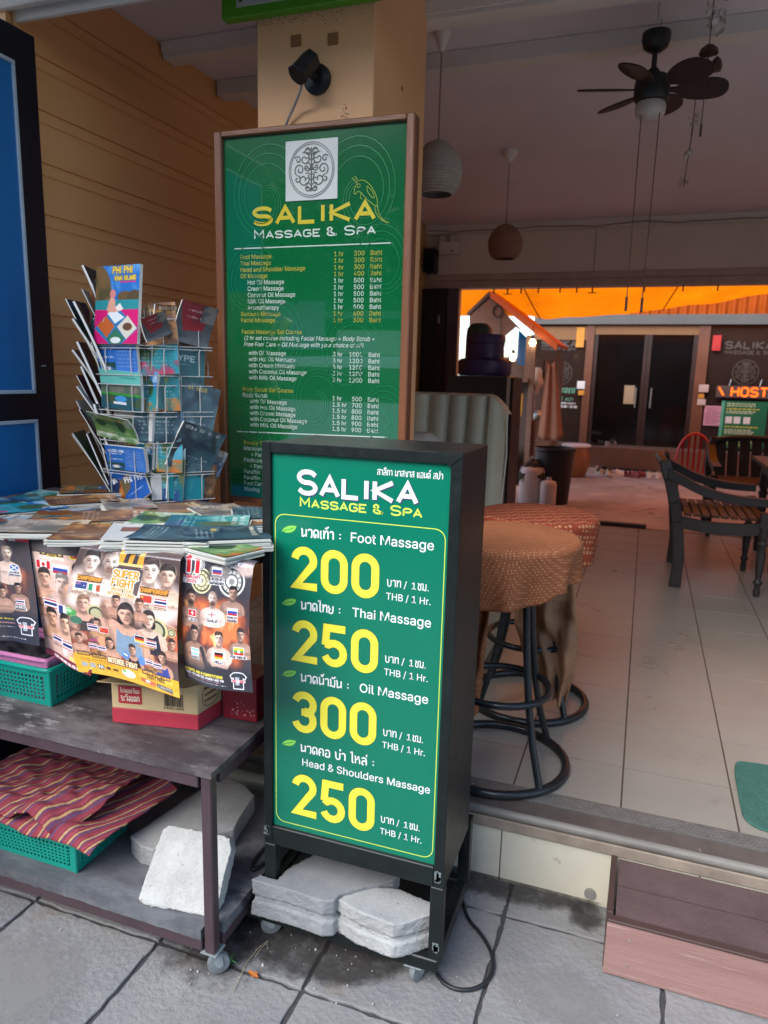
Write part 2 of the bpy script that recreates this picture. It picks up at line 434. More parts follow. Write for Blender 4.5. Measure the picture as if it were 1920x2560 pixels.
# stains of damp on the paving: thin films whose edges fade out
def film(name, col):
    m = bpy.data.materials.new(name); m.use_nodes = True; n = m.node_tree.nodes; l = m.node_tree.links; p = n['Principled BSDF']
    p.inputs['Base Color'].default_value = (*hexc(col), 1); p.inputs['Roughness'].default_value = .6; p.inputs['Specular IOR Level'].default_value = .3
    at = n.new('ShaderNodeAttribute'); at.attribute_name = 'Col'; tc = n.new('ShaderNodeTexCoord'); nz = n.new('ShaderNodeTexNoise'); nz.inputs['Scale'].default_value = 16; nz.inputs['Detail'].default_value = 8; nz.inputs['Roughness'].default_value = .7
    l.new(tc.outputs['Object'], nz.inputs['Vector'])
    ad = n.new('ShaderNodeMath'); ad.operation = 'ADD'; l.new(at.outputs['Fac'], ad.inputs[0]); l.new(nz.outputs[0], ad.inputs[1])
    mr = n.new('ShaderNodeMapRange'); mr.inputs[1].default_value = .72; mr.inputs[2].default_value = 1.05; mr.inputs[4].default_value = .62; l.new(ad.outputs[0], mr.inputs[0])
    tr = n.new('ShaderNodeBsdfTransparent'); ms = n.new('ShaderNodeMixShader'); l.new(mr.outputs[0], ms.inputs[0]); l.new(tr.outputs[0], ms.inputs[1]); l.new(p.outputs[0], ms.inputs[2]); l.new(ms.outputs[0], n['Material Output'].inputs[0])
    return m
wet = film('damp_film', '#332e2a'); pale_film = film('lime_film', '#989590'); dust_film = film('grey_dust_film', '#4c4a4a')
_fk = [0]
def stain(x0, x1, y0, y1, name, label, mat, fade=.35):
    _fk[0] += 1; z = .0008 + .0002 * _fk[0]; mm = MB(); n = 24
    mm.grid(lambda u, v: (x0 + (x1 - x0) * u, y0 + (y1 - y0) * v, z), n, n)
    t = np.linspace(-1, 1, n + 1); U, V = np.meshgrid(t, t); k = np.clip((1 - np.sqrt(U * U + V * V)) / fade, 0, 1) * .55; mm.c = np.repeat(k.reshape(-1, 1), 3, 1).astype(np.float32)
    return struct(mm.build(name, mat), label, 'stain')
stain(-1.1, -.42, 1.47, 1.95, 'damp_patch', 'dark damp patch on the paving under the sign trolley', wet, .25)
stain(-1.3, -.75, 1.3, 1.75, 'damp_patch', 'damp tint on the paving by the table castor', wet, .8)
stain(-.75, .10, 1.97, 2.2, 'damp_patch', 'dark damp edge of the paving along the shop riser', wet, .5)
stain(-.12, .04, 1.93, 2.15, 'damp_patch', 'dark damp corner beside the wooden step', wet, .6)
stain(-1.75, -1.15, .95, 1.5, 'pale_stain', 'pale dried stain on the slab at the lower left', pale_film, .7)
stain(-1.1, -.65, 1.0, 1.4, 'pale_stain', 'pale dried stain on the slab before the castor', pale_film, .8)
stain(-.35, .2, 1.5, 1.9, 'pale_stain', 'pale dusty stain on the slab before the wooden step', pale_film, .9)

# ------------------------------------------------------------------ shop building
bld = thing('shop_building', 'tan and white open shopfront with peach pillar and raised tiled floor', 'building', (-.5, 4.5, 0))
m = MB()
X0, X1 = -2.13, 3.0
xj = [X0 - .3] + [-.905, -.318, .27, .86, 1.45, 2.04, 2.63, 3.1]
for a, b in zip(xj, xj[1:]): m.box(a + .0015, b - .0015, 2.105, 2.13, -.02, .176)
m.build('plinth_tiles', cream_tile, bld, bevel=.002)
MB().box(X0 - .3, 3.1, 2.095, 2.16, .177, .214).build('plinth_trim', trim_con, bld, bevel=.003)
m = MB(); m.tube([(X0 - .3, 2.108, .229), (3.1, 2.108, .229)], .016, 14); m.build('step_nosing', nosing_m, bld, smooth=60)
m = MB(); m.add([(X0 - .3, 2.108, .2452), (3.1, 2.108, .2452), (3.1, 2.174, .250), (X0 - .3, 2.174, .250), (X0 - .3, 2.108, .20), (3.1, 2.108, .20), (3.1, 2.174, .20), (X0 - .3, 2.174, .20)],
               [(0, 1, 2, 3), (0, 4, 5, 1), (3, 2, 6, 7)]); m.build('sill', sill_dark, bld)
m = MB(); m.box(X0 - .3, 3.1, 2.174, 2.252, .21, .2475)
for k in range(6): m.box(X0 - .3, 3.1, 2.176 + k * .0128, 2.181 + k * .0128, .2476, .2535)
m.build('shutter_track', alu_m, bld)
# ceiling, roof, beams
MB().box(X0 - .3, 3.1, 2.1, 7.2, 3.0, 3.12).build('ceiling', ceil_m, bld)
MB().box(X0 - .3, 3.1, 1.50, 2.08, 2.98, 3.1).build('canopy_slab', beam_m, bld)
m = MB(); m.box(X0 - .3, 3.1, 2.112, 2.26, 2.812, 2.998); m.box(X0 - .3, 3.1, 2.085, 2.111, 2.772, 2.998); m.box(X0 - .3, 3.1, 2.128, 2.148, 2.748, 2.8115)
m.build('front_beam', beam_m, bld, bevel=.003)
m = MB(); m.box(X0 + .01, 3.0, 2.93, 3.02, 2.935, 2.999); m.box(X0 + .01, 3.0, 2.92, 2.9295, 2.952, 2.999); m.build('beam', beam_m, bld, bevel=.002)
MB().box(X0 + .01, 3.0, 3.36, 3.45, 2.93, 2.999).build('beam', beam_m, bld, bevel=.002)
MB().box(X0 + .01, 3.0, 6.96, 7.048, 2.925, 2.999).build('beam', beam_m, bld, bevel=.002)
# side walls
m = MB()
prof = []
zz = .2
z0s = [2.678 - .178 * k for k in range(-2, 14)]
cur = [(0, 3.0)]
for z in z0s:
    if z > 2.99: continue
    for zc, d in ((z, .008), (z - .044, .005)):
        cur += [(0, zc + .004), (-d, zc + .0015), (-d, zc - .0015), (.002, zc - .004), (0, zc - .012)]
cur += [(0, .2)]
vs = [(X0 + a, 2.12, z) for a, z in cur] + [(X0 + a, 7.05, z) for a, z in cur]
n = len(cur)
m.add(vs, [(i, n + i, n + i + 1, i + 1) for i in range(n - 1)])
m.build('board_wall', clap_m, bld)
MB().box(X0 - .32, X0 - .012, 2.1, 7.2, -.02, 3.0).build('side_wall', clap_m, bld)
MB().box(3.0, 3.12, 2.3, 7.2, .2, 3.0).build('side_wall', wall_in, bld)
# back wall with wide opening
m = MB(); m.box(X0, 3.0, 7.05, 7.2, 2.56, 2.999); m.build('header_wall', wall_in, bld)
m = MB(); m.box(X0, 3.0, 7.03, 7.2, 2.505, 2.559); m.box(X0, 3.0, 7.045, 7.2, 2.435, 2.504); m.build('header_trim', M('header_trim_paint', '#b9a39a', .6), bld, bevel=.003)
MB().box(X0, -1.80, 7.052, 7.2, .2, 2.434).build('back_wall', wall_in, bld)
MB().box(-.55, -.546, 7.044, 7.0495, 2.56, 2.925).build('wall_joint', M('joint_grey', '#7b6a62', .8), bld)
# pillar
pil = MB().box(-1.347, -.919, 2.388, 2.95, .24, 2.9985).build('pillar', pillar_m, bld, bevel=.004)
tape_m = M('brown_tape', '#8a6238', .5, .15, 20)
m = MB()
m.box(-1.217, -1.18, 2.384, 2.387, 2.665, 2.70); m.build('tape_mark', tape_m, pil)
m = MB(); m.box(-1.082, -1.046, 2.384, 2.387, 2.655, 2.69); m.build('tape_mark', tape_m, pil)
m = MB(); m.box(-.9185, -.9165, 2.66, 2.675, 2.60, 2.612); m.build('tape_mark', tape_m, pil)
scuff = M('scuff_grime', '#7c6350', .9, .3, 60)
m = MB()
for k in range(120):
    x = -1.345 + abs(rr.gauss(0, .5)) * .4 if k < 85 else rr.gauss(-1.02, .006); x = min(x, -.925)
    z = 2.765 - abs(rr.gauss(0, .020)) if k < 85 else 2.43 + rr.gauss(0, .02)
    w = rr.uniform(.0007, .0024); m.lathe([(w, 0), (w * .7, .001)], (x, 2.3878, z), 5, axis=(0, -1, 0), sx=rr.uniform(.6, 1.8))
m.build('grime_specks', scuff, pil)

# ------------------------------------------------------------------ floors
m = MB(); m.box(X0, 3.0, 2.252, 7.05, .1, .2465)
struct(m.build('floor_grout', M('dark_grout', '#5b4a40', .9)), 'dark grout bed of the tiled shop floor', 'grout')
m = MB(); gx = [.036 + .3465 * k for k in range(-7, 10)]; gy = [2.51 + .3455 * k for k in range(-1, 14)]
for a, b in zip(gx, gx[1:]):
    for c, d in zip(gy, gy[1:]):
        x0, x1, y0, y1 = max(a + .003, X0), min(b - .003, 3.0), max(c + .003, 2.253), min(d - .003, 7.05)
        if x1 > x0 and y1 > y0: m.box(x0, x1, y0, y1, .2470, .2500 - rr.uniform(0, .0004))
tile_m = M('cream_floor_tile', '#989288', .3, .09, 2, .03, 30, spots=(3.0, .60, '#8d867e'))
struct(m.build('tiled_floor', tile_m), 'glossy cream square floor tiles inside the shop', 'floor')
yard_m = M('worn_concrete', '#8d8078', .6, .25, 1.6, .2, 30, col2='#b9ada6', thresh=(.35, .7), spots=(2.2, .6, '#5d4c42'))
m = MB(); m.box(-6, 6, 7.052, 11.9, .0, .247)
struct(m.build('courtyard_floor', yard_m), 'stained concrete floor of the courtyard behind the shop', 'floor')
# ================================================================== pavement sign on castors
YF = 1.600
LF = .00005
def fplace(y): return lambda x, z, k: (x, y - .0012 - k * LF, z)
sign = thing('pavement_sign', 'double deck green massage price sign in black steel case on castors', 'sign', (-.63, 1.75, 0))
white_ink = M('white_vinyl', '#f2f4f2', .4, .02, 4)
yellow_ink = M('yellow_vinyl', '#fdf04a', .4, .02, 4)
lime_ink = M('lime_vinyl', '#d6ef5c', .4, .02, 4)
leaf_ink = M('leaf_green_vinyl', '#8fdc5a', .4, .05, 40)
leaf_dark = M('leaf_vein_vinyl', '#1c8f4f', .4, .02, 4)
shadow_ink = M('dark_outline_vinyl', '#3b3f63', .4, .02, 4)
dk_ink = M('dark_green_outline_vinyl', '#0a4a3a', .4, .02, 4)
panel_m = M('teal_green_vinyl_face', '#03785c', .26, .05, 2.5, .02, 60, coat=.3, spots=(90, .77, '#7fb8a4'))
xl, xr, zb, zt = -.891, -.378, .318, 1.430
m = MB(); m.box(xl + .006, xr - .004, 1.622, 1.885, .30, zt - .004)
m.build('case', black_steel, sign, bevel=.003)
m = MB()
m.box(xl, xl + .024, YF - .012, 1.625, zb, zt); m.build('frame_rail', black_steel, sign, bevel=.002)
m = MB(); m.box(xr - .027, xr, YF - .012, 1.625, zb, zt); m.build('frame_rail', black_steel, sign, bevel=.002)
m = MB(); m.box(xl + .0245, xr - .0275, YF - .012, 1.625, zt - .027, zt); m.build('frame_rail', black_steel, sign, bevel=.002)
m = MB(); m.box(xl + .0245, xr - .0275, YF - .012, 1.625, zb, zb + .056); m.build('frame_rail', black_steel, sign, bevel=.002)
# mitre flap and welds at the corners
m = MB(); m.extr([(xr - .055, YF - .0125, zt), (xr, YF - .0125, zt), (xr, YF - .0125, zt - .006), (xr - .03, YF - .0125, zt - .033)], (0, -.0016, 0)); m.build('corner_flap', black_steel, sign)
weld_m = M('weld_grey', '#707a7c', .55, .35, 60, .5)
m = MB()
for cx, cz in ((xl + .012, zb + .04), (xr - .012, zb + .03), (xr - .012, .14), (xl + .012, .12)):
    for k in range(7): m.box(cx - .014 + rr.uniform(0, .02), cx - .008 + rr.uniform(0, .02), YF - .0135, YF - .0121, cz - .014 + rr.uniform(0, .02), cz - .008 + rr.uniform(0, .03))
m.build('weld_scale', weld_m, sign)
panel = MB().box(xl + .0245, xr - .0275, YF - .001, YF + .004, zb + .056, zt - .0275).build('sign_face', panel_m, sign)
P1 = fplace(YF)
def ink(name, fn, mat, parent):
    mm = MB(); fn(mm); return mm.build(name, mat, parent)
ink('lettering', lambda b: put_strokes(b, 'สาลิกา มาสซาส แอนด์ สปา', -.587, 1.366, .0125, .0019, P1, 'thai', fit=.163), white_ink, sign)
# SALIKA in wide square capitals with a dark drop edge
def salika(b, x0, z0, hs, h, x1, w, pl, lift=0):
    put_strokes(b, 'S', x0, z0, hs, w, pl, wide=1.25, it=1, lift=lift)
    put_strokes(b, 'ALIKA', x0 + hs * .83 + .016, z0 - .002, h, w * .95, pl, wide=1.3, it=1, fit=x1 - x0 - hs * .83 - .016, lift=lift)
ink('lettering_shadow', lambda b: salika(b, -.790, 1.3045, .053, .044, -.484, .0128, P1), shadow_ink, sign)
ink('lettering', lambda b: salika(b, -.792, 1.307, .053, .044, -.487, .0118, P1, 6), white_ink, sign)
def small_caps(b, words, x0, z0, H, h, w, pl, fit):
    st = []; x = 0
    for wd in words:
        for i, ch in enumerate(wd):
            sz = H if (i == 0) else h
            s, W = stroke_text(ch, sz, 'lat', 1.35, .30, 1); st += [[(a + x, c) for a, c in q] for q in s]; x += W
        x += h * .62
    k = fit / (x - h * .9)
    for i, q in enumerate(st): ribbon(b, [(a * k + x0, c + z0) for a, c in q], w, pl, i % 4)
ink('lettering', lambda b: small_caps(b, ['MASSAGE', '&', 'SPA'], -.788, 1.2725, .0215, .0175, .0042, P1, .315), lime_ink, sign)
# thin rounded border
def rrect(x0, x1, z0, z1, r):
    p = []
    for cx, cz, a in ((x1 - r, z1 - r, 0), (x0 + r, z1 - r, 90), (x0 + r, z0 + r, 180), (x1 - r, z0 + r, 270)):
        p += [(cx + r * math.cos(rad(a + t)), cz + r * math.sin(rad(a + t))) for t in range(0, 91, 15)]
    return p
ink('border_line', lambda b: ribbon(b, rrect(-.859, -.413, .389, 1.248, .026), .0022, P1, 0, True), lime_ink, sign)
# big figures
def arc(cx, cy, rx, ry, a0, a1, n=14): return [(cx + rx * math.cos(rad(a0 + (a1 - a0) * i / n)), cy + ry * math.sin(rad(a0 + (a1 - a0) * i / n))) for i in range(n + 1)]
def digit(ch, h, w, sw):
    e = sw / 2; x0, x1, z0, z1 = e, w - e, e, h - e; cx = w / 2; rx = (x1 - x0) / 2
    if ch == '0':
        p = arc(cx, z1 - rx, rx, rx, 0, 180) + arc(cx, z0 + rx, rx, rx, 180, 360); return [p + [p[0]]]
    if ch == '2':
        a = arc(cx, z1 - rx, rx, rx, 172, -22); return [a + [(x0 + .004, z0), (w, z0)]]
    if ch == '5':
        r2 = rx * 1.0
        return [[(w - .006, z1), (x0 + .006, z1), (x0 + .002, h * .5)] , [(x0 + .002, h * .5 + .004)] + arc(cx, z0 + r2 + .002, rx, r2 * 1.02, 128, -160)]
    if ch == '3':
        ru = (h * .52 - e) / 2
        return [arc(cx, z1 - ru, rx, ru, 165, -90), arc(cx, z0 + ru + .001, rx, ru + .001, 90, -165), [(cx - .008, h / 2), (cx + .004, h / 2)]]
def number(b, s, x0, zb_, h, pitch, w, sw, lift=0):
    for i, ch in enumerate(s):
        for j, pl in enumerate(digit(ch, h, w, sw)): ribbon(b, [(x0 + i * pitch + a, zb_ + c) for a, c in pl], sw, P1, lift + j)
rows = [('200', -.814, 1.057, .113, 'นวดเท้า : ', 'Foot Massage', 1.196, 1.2095), ('250', -.812, .861, .115, 'นวดไทย : ', 'Thai Massage', 1.005, 1.0175),
        ('300', -.812, .664, .117, 'นวดน้ำมัน : ', 'Oil Massage', .808, .822), ('250', -.811, .4205, .122, 'นวดคอ บ่า ไหล่ :', '', .609, .625)]
for s, x0, z0, h, th, en, zt1, zl in rows:
    ink('price_outline', lambda b: number(b, s, x0 - .001, z0 - .001, h + .002, .083, .0742, .0222), dk_ink, sign)
    ink('price_figures', lambda b: number(b, s, x0, z0, h, .083, .0728, .0205, 8), yellow_ink, sign)
    def heading(b):
        W = put_strokes(b, th, -.786, zt1, .0195, .0038, P1, 'thai', fit=(.218 if not en else .155 if 'น้ำ' in th else .128))
        if en: put_font(b, en, -.440, zt1, .0322, P1, off=.007, align='r', fit={'F': .214, 'T': .205, 'O': .182}[en[0]])
    ink('lettering', heading, white_ink, sign)
    if not en: ink('lettering', lambda b: put_font(b, 'Head & Shoulders Massage', -.783, .569, .0285, P1, off=.006, fit=.357), white_ink, sign)
    def unit(b):
        z = z0 + .038
        put_strokes(b, 'บาท', -.555, z, .0165, .0024, P1, 'thai', fit=.038)
        put_font(b, '/', -.512, z, .024, P1); put_font(b, '1', -.494, z, .0235, P1, off=.002); put_strokes(b, 'ชม.', -.477, z, .0165, .0024, P1, 'thai')
        put_font(b, 'THB / 1 Hr.', -.557, z - .034, .0240, P1, off=.003, fit=.114)
    ink('lettering', unit, white_ink, sign)
    def leafshape(b):
        top = [(-.841, zl - .006), (-.832, zl + .006), (-.815, zl + .012), (-.799, zl + .011)]; bot = [(-.803, zl + .002), (-.812, zl - .006), (-.826, zl - .009), (-.841, zl - .006)]
        p = chaikin(top, 2) + chaikin(bot, 2)[:-1]; b.add([P1(a, c, 0) for a, c in p], [tuple(range(len(p)))])
    lf = ink('leaf_icon', leafshape, leaf_ink, sign)
    ink('leaf_vein', lambda b: ribbon(b, [(-.843, zl - .009), (-.83, zl - .002), (-.806, zl + .006)], .0016, P1, 5), leaf_dark, lf)
# legs, trolley base, castors
for a, b_, y0, y1 in ((xl, xl + .034, YF - .012, 1.622), (xr - .034, xr, YF - .012, 1.622), (xl, xl + .034, 1.90, 1.934), (xr - .034, xr, 1.90, 1.934)):
    MB().box(a, b_, y0, y1, .105, .3175).build('leg', black_steel, sign, bevel=.002)
m = MB(); m.box(-.952, -.385, YF - .012, YF + .02, .066, .104); m.box(-.952, -.385, 1.91, 1.945, .066, .104)
m.box(-.952, -.917, YF + .0205, 1.9095, .066, .104); m.box(-.42, -.385, YF + .0205, 1.9095, .066, .104); m.box(-.917, -.42, YF + .0205, 1.9095, .070, .092)
m.build('trolley_base', black_steel, sign, bevel=.003)
castor_grey = M('castor_grey_metal', '#8b9596', .5, .25, 25, .3); wheel_m = M('castor_wheel_plastic', '#7b8082', .5, .2, 30, .2)
def castor(x, y, ang, parent, top=.066):
    R = .030; m = MB()
    m.box(x - .024, x + .024, y - .024, y + .024, top - .004, top - .0005)
    m.lathe([(.013, top - .014), (.015, top - .004)], (x, y, 0), 14)
    ca, sa = math.cos(ang), math.sin(ang); o = Vector((ca, sa, 0)); s = Vector((-sa, ca, 0)); c = Vector((x, y, R)) + o * .014
    for k in (-1, 1):
        q = [c + s * (k * .0125) + o * a + Vector((0, 0, z)) for a, z in ((-.026, top - R - .012), (.008, top - R - .012), (.012, -.002), (.004, -.009), (-.006, -.004))]
        m.extr(q, s * (.002 * k))
    f = m.build('castor', castor_grey, parent, bevel=.0006)
    w = MB(); w.lathe([(R - .006, -.0095), (R - .001, -.008), (R, 0), (R - .001, .008), (R - .006, .0095)], c, 22, axis=s)
    w.lathe([(.008, -.0105), (.009, .0105)], c, 12, axis=s)
    w.build('wheel', wheel_m, f, smooth=40)
for x, y, a in ((-.452, 1.612, 1.2), (-.905, 1.622, .5), (-.44, 1.92, 2.2), (-.9, 1.92, -.7)): castor(x, y, a, sign)

# ================================================================== framed menu board on the pillar
YB = 2.350
P2 = fplace(YB)
board = thing('menu_board', 'tall wood framed glossy green massage menu board hung on the pillar', 'sign', (-1.12, 2.37, 1.1))
frame_m = M('reddish_brown_wood', '#84502f', .42, .22, 4, .15, 40, stretch=(3, 3, .4), col2='#683c24', coat=.2)
frame_h = M('reddish_brown_wood_rail', '#84502f', .42, .22, 4, .15, 40, stretch=(.4, 3, 3), col2='#683c24', coat=.2)
board_m = M('green_print_under_glass', '#076436', .12, .06, 2, 0, spec=.5, coat=2.0)
MB().box(-1.489, -1.459, 2.332, 2.3865, 1.10, 2.410).build('frame_stile', frame_m, board, bevel=.004)
MB().box(-.785, -.757, 2.332, 2.3865, 1.10, 2.410).build('frame_stile', frame_m, board, bevel=.004)
MB().box(-1.4585, -.7855, 2.332, 2.3865, 2.391, 2.4095).build('frame_rail', frame_h, board, bevel=.003)
MB().box(-1.4585, -.7855, 2.352, 2.3865, 1.115, 1.136).build('frame_rail', frame_h, board, bevel=.002)
MB().box(-1.4585, -.7855, YB, 2.384, 1.1365, 2.3905).build('board_face', board_m, board)
glassy = dict(rough=.15, coat=2.0)
by = M('board_yellow_print', '#cdbb2a', .25, .03, 3, coat=2.0); bw = M('board_white_print', '#cfd8d0', .25, .03, 3, coat=2.0); bo = M('board_gold_print', '#b9b04a', .25, .03, 3, coat=2.0)
bsw = M('board_pale_swirl_print', '#0f7444', .2, .03, 3, coat=2.0); bgrey = M('board_grey_print', '#4c5250', .25, .1, 30, coat=2.0); bpaper = M('board_white_square', '#c9cfcc', .3, .04, 6, coat=2.0); bline = M('board_gold_outline', '#93a13a', .25, .02, 4, coat=2.0)
# faint swirls in the background print
def swirls(b):
    for cx, cz, s, f in ((-1.30, 2.18, .16, 1), (-.94, 2.18, .16, -1), (-1.36, 1.9, .12, 1), (-.86, 1.95, .12, -1), (-1.25, 1.7, .14, -1), (-.97, 1.66, .14, 1), (-1.1, 1.5, .12, 1), (-1.36, 1.42, .1, -1), (-.85, 1.45, .1, 1)):
        for q in (1, .84, .66):
            pts = [(cx + f * s * q * (1 - t * .75) * math.cos(.6 + t * 7), cz + s * q * (1 - t * .75) * 1.25 * math.sin(.6 + t * 7)) for t in np.linspace(0, 1, 34)]
            pts = [(min(max(x, -1.457), -.787), z) for x, z in pts]
            ribbon(b, pts, .003, P2, 0)
ink('background_swirls', swirls, bsw, board)
# emblem card
card = MB().box(-1.2165, -1.025, YB - .0035, YB - .0003, 2.172, 2.361).build('emblem_card', bpaper, board)
PC_ = fplace(YB - .0035)
def emblem(b, pl, cx, cz, R, w):
    for r_ in (1.0, .93): ribbon(b, [(cx + R * r_ * math.cos(t), cz + R * r_ * 1.04 * math.sin(t)) for t in np.linspace(0, 2 * math.pi, 48)[:-1]], w, pl, 0, True)
    k = 1
    for sx in (-1, 1):
        for ox, oz, r0, a0, turns in ((.30, .42, .26, 1.2, 1.2), (.52, .02, .24, -1, 1.3), (.34, -.36, .27, 2.4, 1.25), (.16, .66, .15, 0, 1.1), (.16, -.68, .14, 3, 1.1), (.60, .40, .15, .4, 1.1), (.62, -.34, .15, 1.6, 1.1), (.2, .1, .18, 2, 1.1)):
            pts = [(cx + sx * R * (ox + r0 * (1 - t * .8) * math.cos(a0 + t * 6.28 * turns)), cz + R * (oz + r0 * (1 - t * .8) * math.sin(a0 + t * 6.28 * turns))) for t in np.linspace(0, 1, 22)]
            ribbon(b, pts, w * 1.7, pl, k % 5); k += 1
        for t0 in np.linspace(-.75, .75, 9):
            ribbon(b, [(cx + sx * R * .04, cz + R * t0), (cx + sx * R * .14, cz + R * (t0 + .09)), (cx + sx * R * .26, cz + R * (t0 + .05))], w * 1.5, pl, k % 5); k += 1
    ribbon(b, [(cx, cz - R * .82), (cx, cz + R * .84)], w * 2, pl, 6)
ink('emblem', lambda b: emblem(b, PC_, -1.12, 2.267, .083, .0022), bgrey, card)
ink('lettering', lambda b: put_strokes(b, 'SALIKA', -1.340, 2.1035, .051, .0128, P2, wide=1.3, it=1, fit=.447), by, board)
ink('lettering', lambda b: small_caps(b, ['MASSAGE', '&', 'SPA'], -1.338, 2.0565, .0265, .021, .0047, P2, .450), bw, board)
def bird(b):
    L = lambda p, k=0: ribbon(b, [(x, z) for x, z in chaikin(p, 2)], .0024, P2, k)
    L([(-.962, 2.205), (-.955, 2.222), (-.935, 2.226), (-.915, 2.214), (-.895, 2.19), (-.882, 2.16), (-.884, 2.14)])
    L([(-.962, 2.205), (-.967, 2.188), (-.962, 2.180), (-.953, 2.192), (-.94, 2.186), (-.925, 2.168), (-.905, 2.152), (-.884, 2.14)], 1)
    L([(-.884, 2.145), (-.876, 2.115), (-.86, 2.095), (-.84, 2.087)], 2); L([(-.892, 2.145), (-.888, 2.118), (-.868, 2.098), (-.848, 2.088)], 3)
    L([(-.965, 2.238), (-.957, 2.232), (-.955, 2.222)], 4); L([(-.974, 2.234), (-.966, 2.226), (-.958, 2.218)], 5)
    L([(-.92, 2.205), (-.90, 2.188), (-.892, 2.165), (-.905, 2.17), (-.92, 2.19), (-.92, 2.205)], 1)
    L([(-.938, 2.186), (-.945, 2.172), (-.937, 2.165)], 3)
    ribbon(b, [(-.950 + .006 * math.cos(t), 2.208 + .006 * math.sin(t)) for t in np.linspace(0, 6.28, 10)[:-1]], .002, P2, 2, True)
ink('bird_drawing', bird, bline, board)
def rule(z0, z1=None): return lambda b: ribbon(b, [(-1.42, z0), (-.828, z1 or z0)], .0035, P2, 0)
ink('rule_line', rule(2.025), bw, board); ink('rule_line', rule(1.379, 1.388), bw, board)
dz = .02165
line = 0
def menu(z, name, ind, mat, t=None, p=None, sz=.0205, shear=0):
    def f(b):
        put_font(b, name, -1.398 + ind, z, sz, P2, off=.004, shear=shear, sx=.94)
        if t: put_font(b, t, -1.037, z, sz, P2, off=.002); put_font(b, p, -.925, z, sz, P2, off=.002, align='r'); put_font(b, 'Baht', -.904, z, sz, P2, off=.002)
    ink('menu_line', f, mat, board)
z = 1.989
for nm, ind, mt, p in (('Foot Massage', 0, bo, '300'), ('Thai Massage', 0, bo, '300'), ('Head and Shoulder Massage', 0, bo, '300'), ('Oil Massage', 0, bo, '400'), ('Hot Oil Massage', .028, bw, '500'), ('Cream Massage', .028, bw, '500'),
                       ('Coconut Oil Massage', .028, bw, '500'), ('Milk Oil Massage', .028, bw, '500'), ('Aromatherapy', .028, bw, '500'), ('Sunburn Massage', 0, bo, '600'), ('Facial Massage', 0, bo, '300')):
    menu(z, nm, ind, mt, '1 hr', p); z -= dz
menu(1.732, 'Facial Massage Set Course', .002, bo)
menu(1.7105, '(2 hr set course including Facial Massage + Body Scrub +', .010, bw, sz=.0202, shear=.2)
menu(1.6885, 'Free Foot Care + Oil Massage with your choice of oil)', .010, bw, sz=.0202, shear=.2)
z = 1.658
for nm, p in (('with Oil Massage', '1000'), ('with Hot Oil Massage', '1200'), ('with Cream Massage', '1200'), ('with Coconut Oil Massage', '1200'), ('with Milk Oil Massage', '1200')):
    menu(z, nm, .030, bw, '3 hr', p); z -= .0218
menu(1.528, 'Body Scrub Set Course', .003, bo)
menu(1.507, 'Body Scrub', .003, bw, '1 hr', '500')
z = 1.4855
for nm, p in (('with Oil Massage', '700'), ('with Hot Oil Massage', '800'), ('with Cream Massage', '800'), ('with Coconut Oil Massage', '900'), ('with Milk Oil Massage', '900')):
    menu(z, nm, .033, bw, '1.5 hr', p); z -= .0213
z = 1.334
for nm, ind, mt in (('Beauty Treatments', .005, bo), ('Manicure', .005, bw), ('+ Paraffin', .035, bw), ('Pedicure', .005, bw), ('+ Paraffin', .03, bw), ('Paraffin', .004, bw), ('Paraffin', .004, bw), ('Foot Care', .004, bw), ('Waxing', .004, bw)):
    menu(z, nm, ind, mt); z -= .0218

# spotlight above the board
spot = thing('spotlight', 'black spotlight with round base on the pillar above the board', 'lamp', (-1.12, 2.385, 2.556))
m = MB(); m.lathe([(.048, 0), (.047, .012), (.03, .020)], (-1.118, 2.3875, 2.556), 28, axis=(0, -1, 0)); m.build('base', black_m, spot, smooth=35)
m = MB(); m.tube([(-1.118, 2.37, 2.556), (-1.118, 2.335, 2.553), (-1.118, 2.31, 2.55)], .012, 10); m.build('arm', black_m, spot, smooth=40)
m = MB(); ax = Vector((-.35, -.55, -.75)).normalized(); c = Vector((-1.118, 2.318, 2.585))
m.lathe([(.02, -.026), (.031, -.022), (.033, .0), (.033, .058), (.037, .061), (.037, .068)], c, 6, axis=ax); m.build('lamp_housing', black_m, spot, bevel=.003)
m = MB(); m.lathe([(.031, .0685), (.031, .0695)], c, 16, axis=ax); m.build('lens', M('spot_glass', '#1d2023', .25, .05), spot)
m = MB(); m.tube([(-1.130, 2.30, 2.535), (-1.150, 2.32, 2.50), (-1.185, 2.352, 2.475), (-1.218, 2.37, 2.44), (-1.236, 2.374, 2.412), (-1.238, 2.376, 2.408)], .0045, 8); m.build('cable', M('grey_cable', '#8e8a86', .4, .1), spot, smooth=60)

# green hostel sign above
hs = thing('hostel_sign', 'green edged sign with dark lettering above the pillar', 'sign', (-1.0, 2.36, 2.76))
MB().box(-1.457, -.45, 2.345, 2.383, 2.760, 2.98).build('sign_body', M('bright_green_sign', '#4f9a22', .4, .06, 5), hs, bevel=.003)
MB().box(-1.397, -.51, 2.3415, 2.3445, 2.7885, 2.95).build('sign_panel', M('pale_grey_panel', '#b9beb6', .4, .05, 4), hs)
m = MB(); put_strokes(m, 'HOSTEL', -1.38, 2.803, .085, .014, fplace(2.3415), wide=.95, it=1); m.build('lettering', M('dark_letter_grey', '#3d433f', .5), hs)
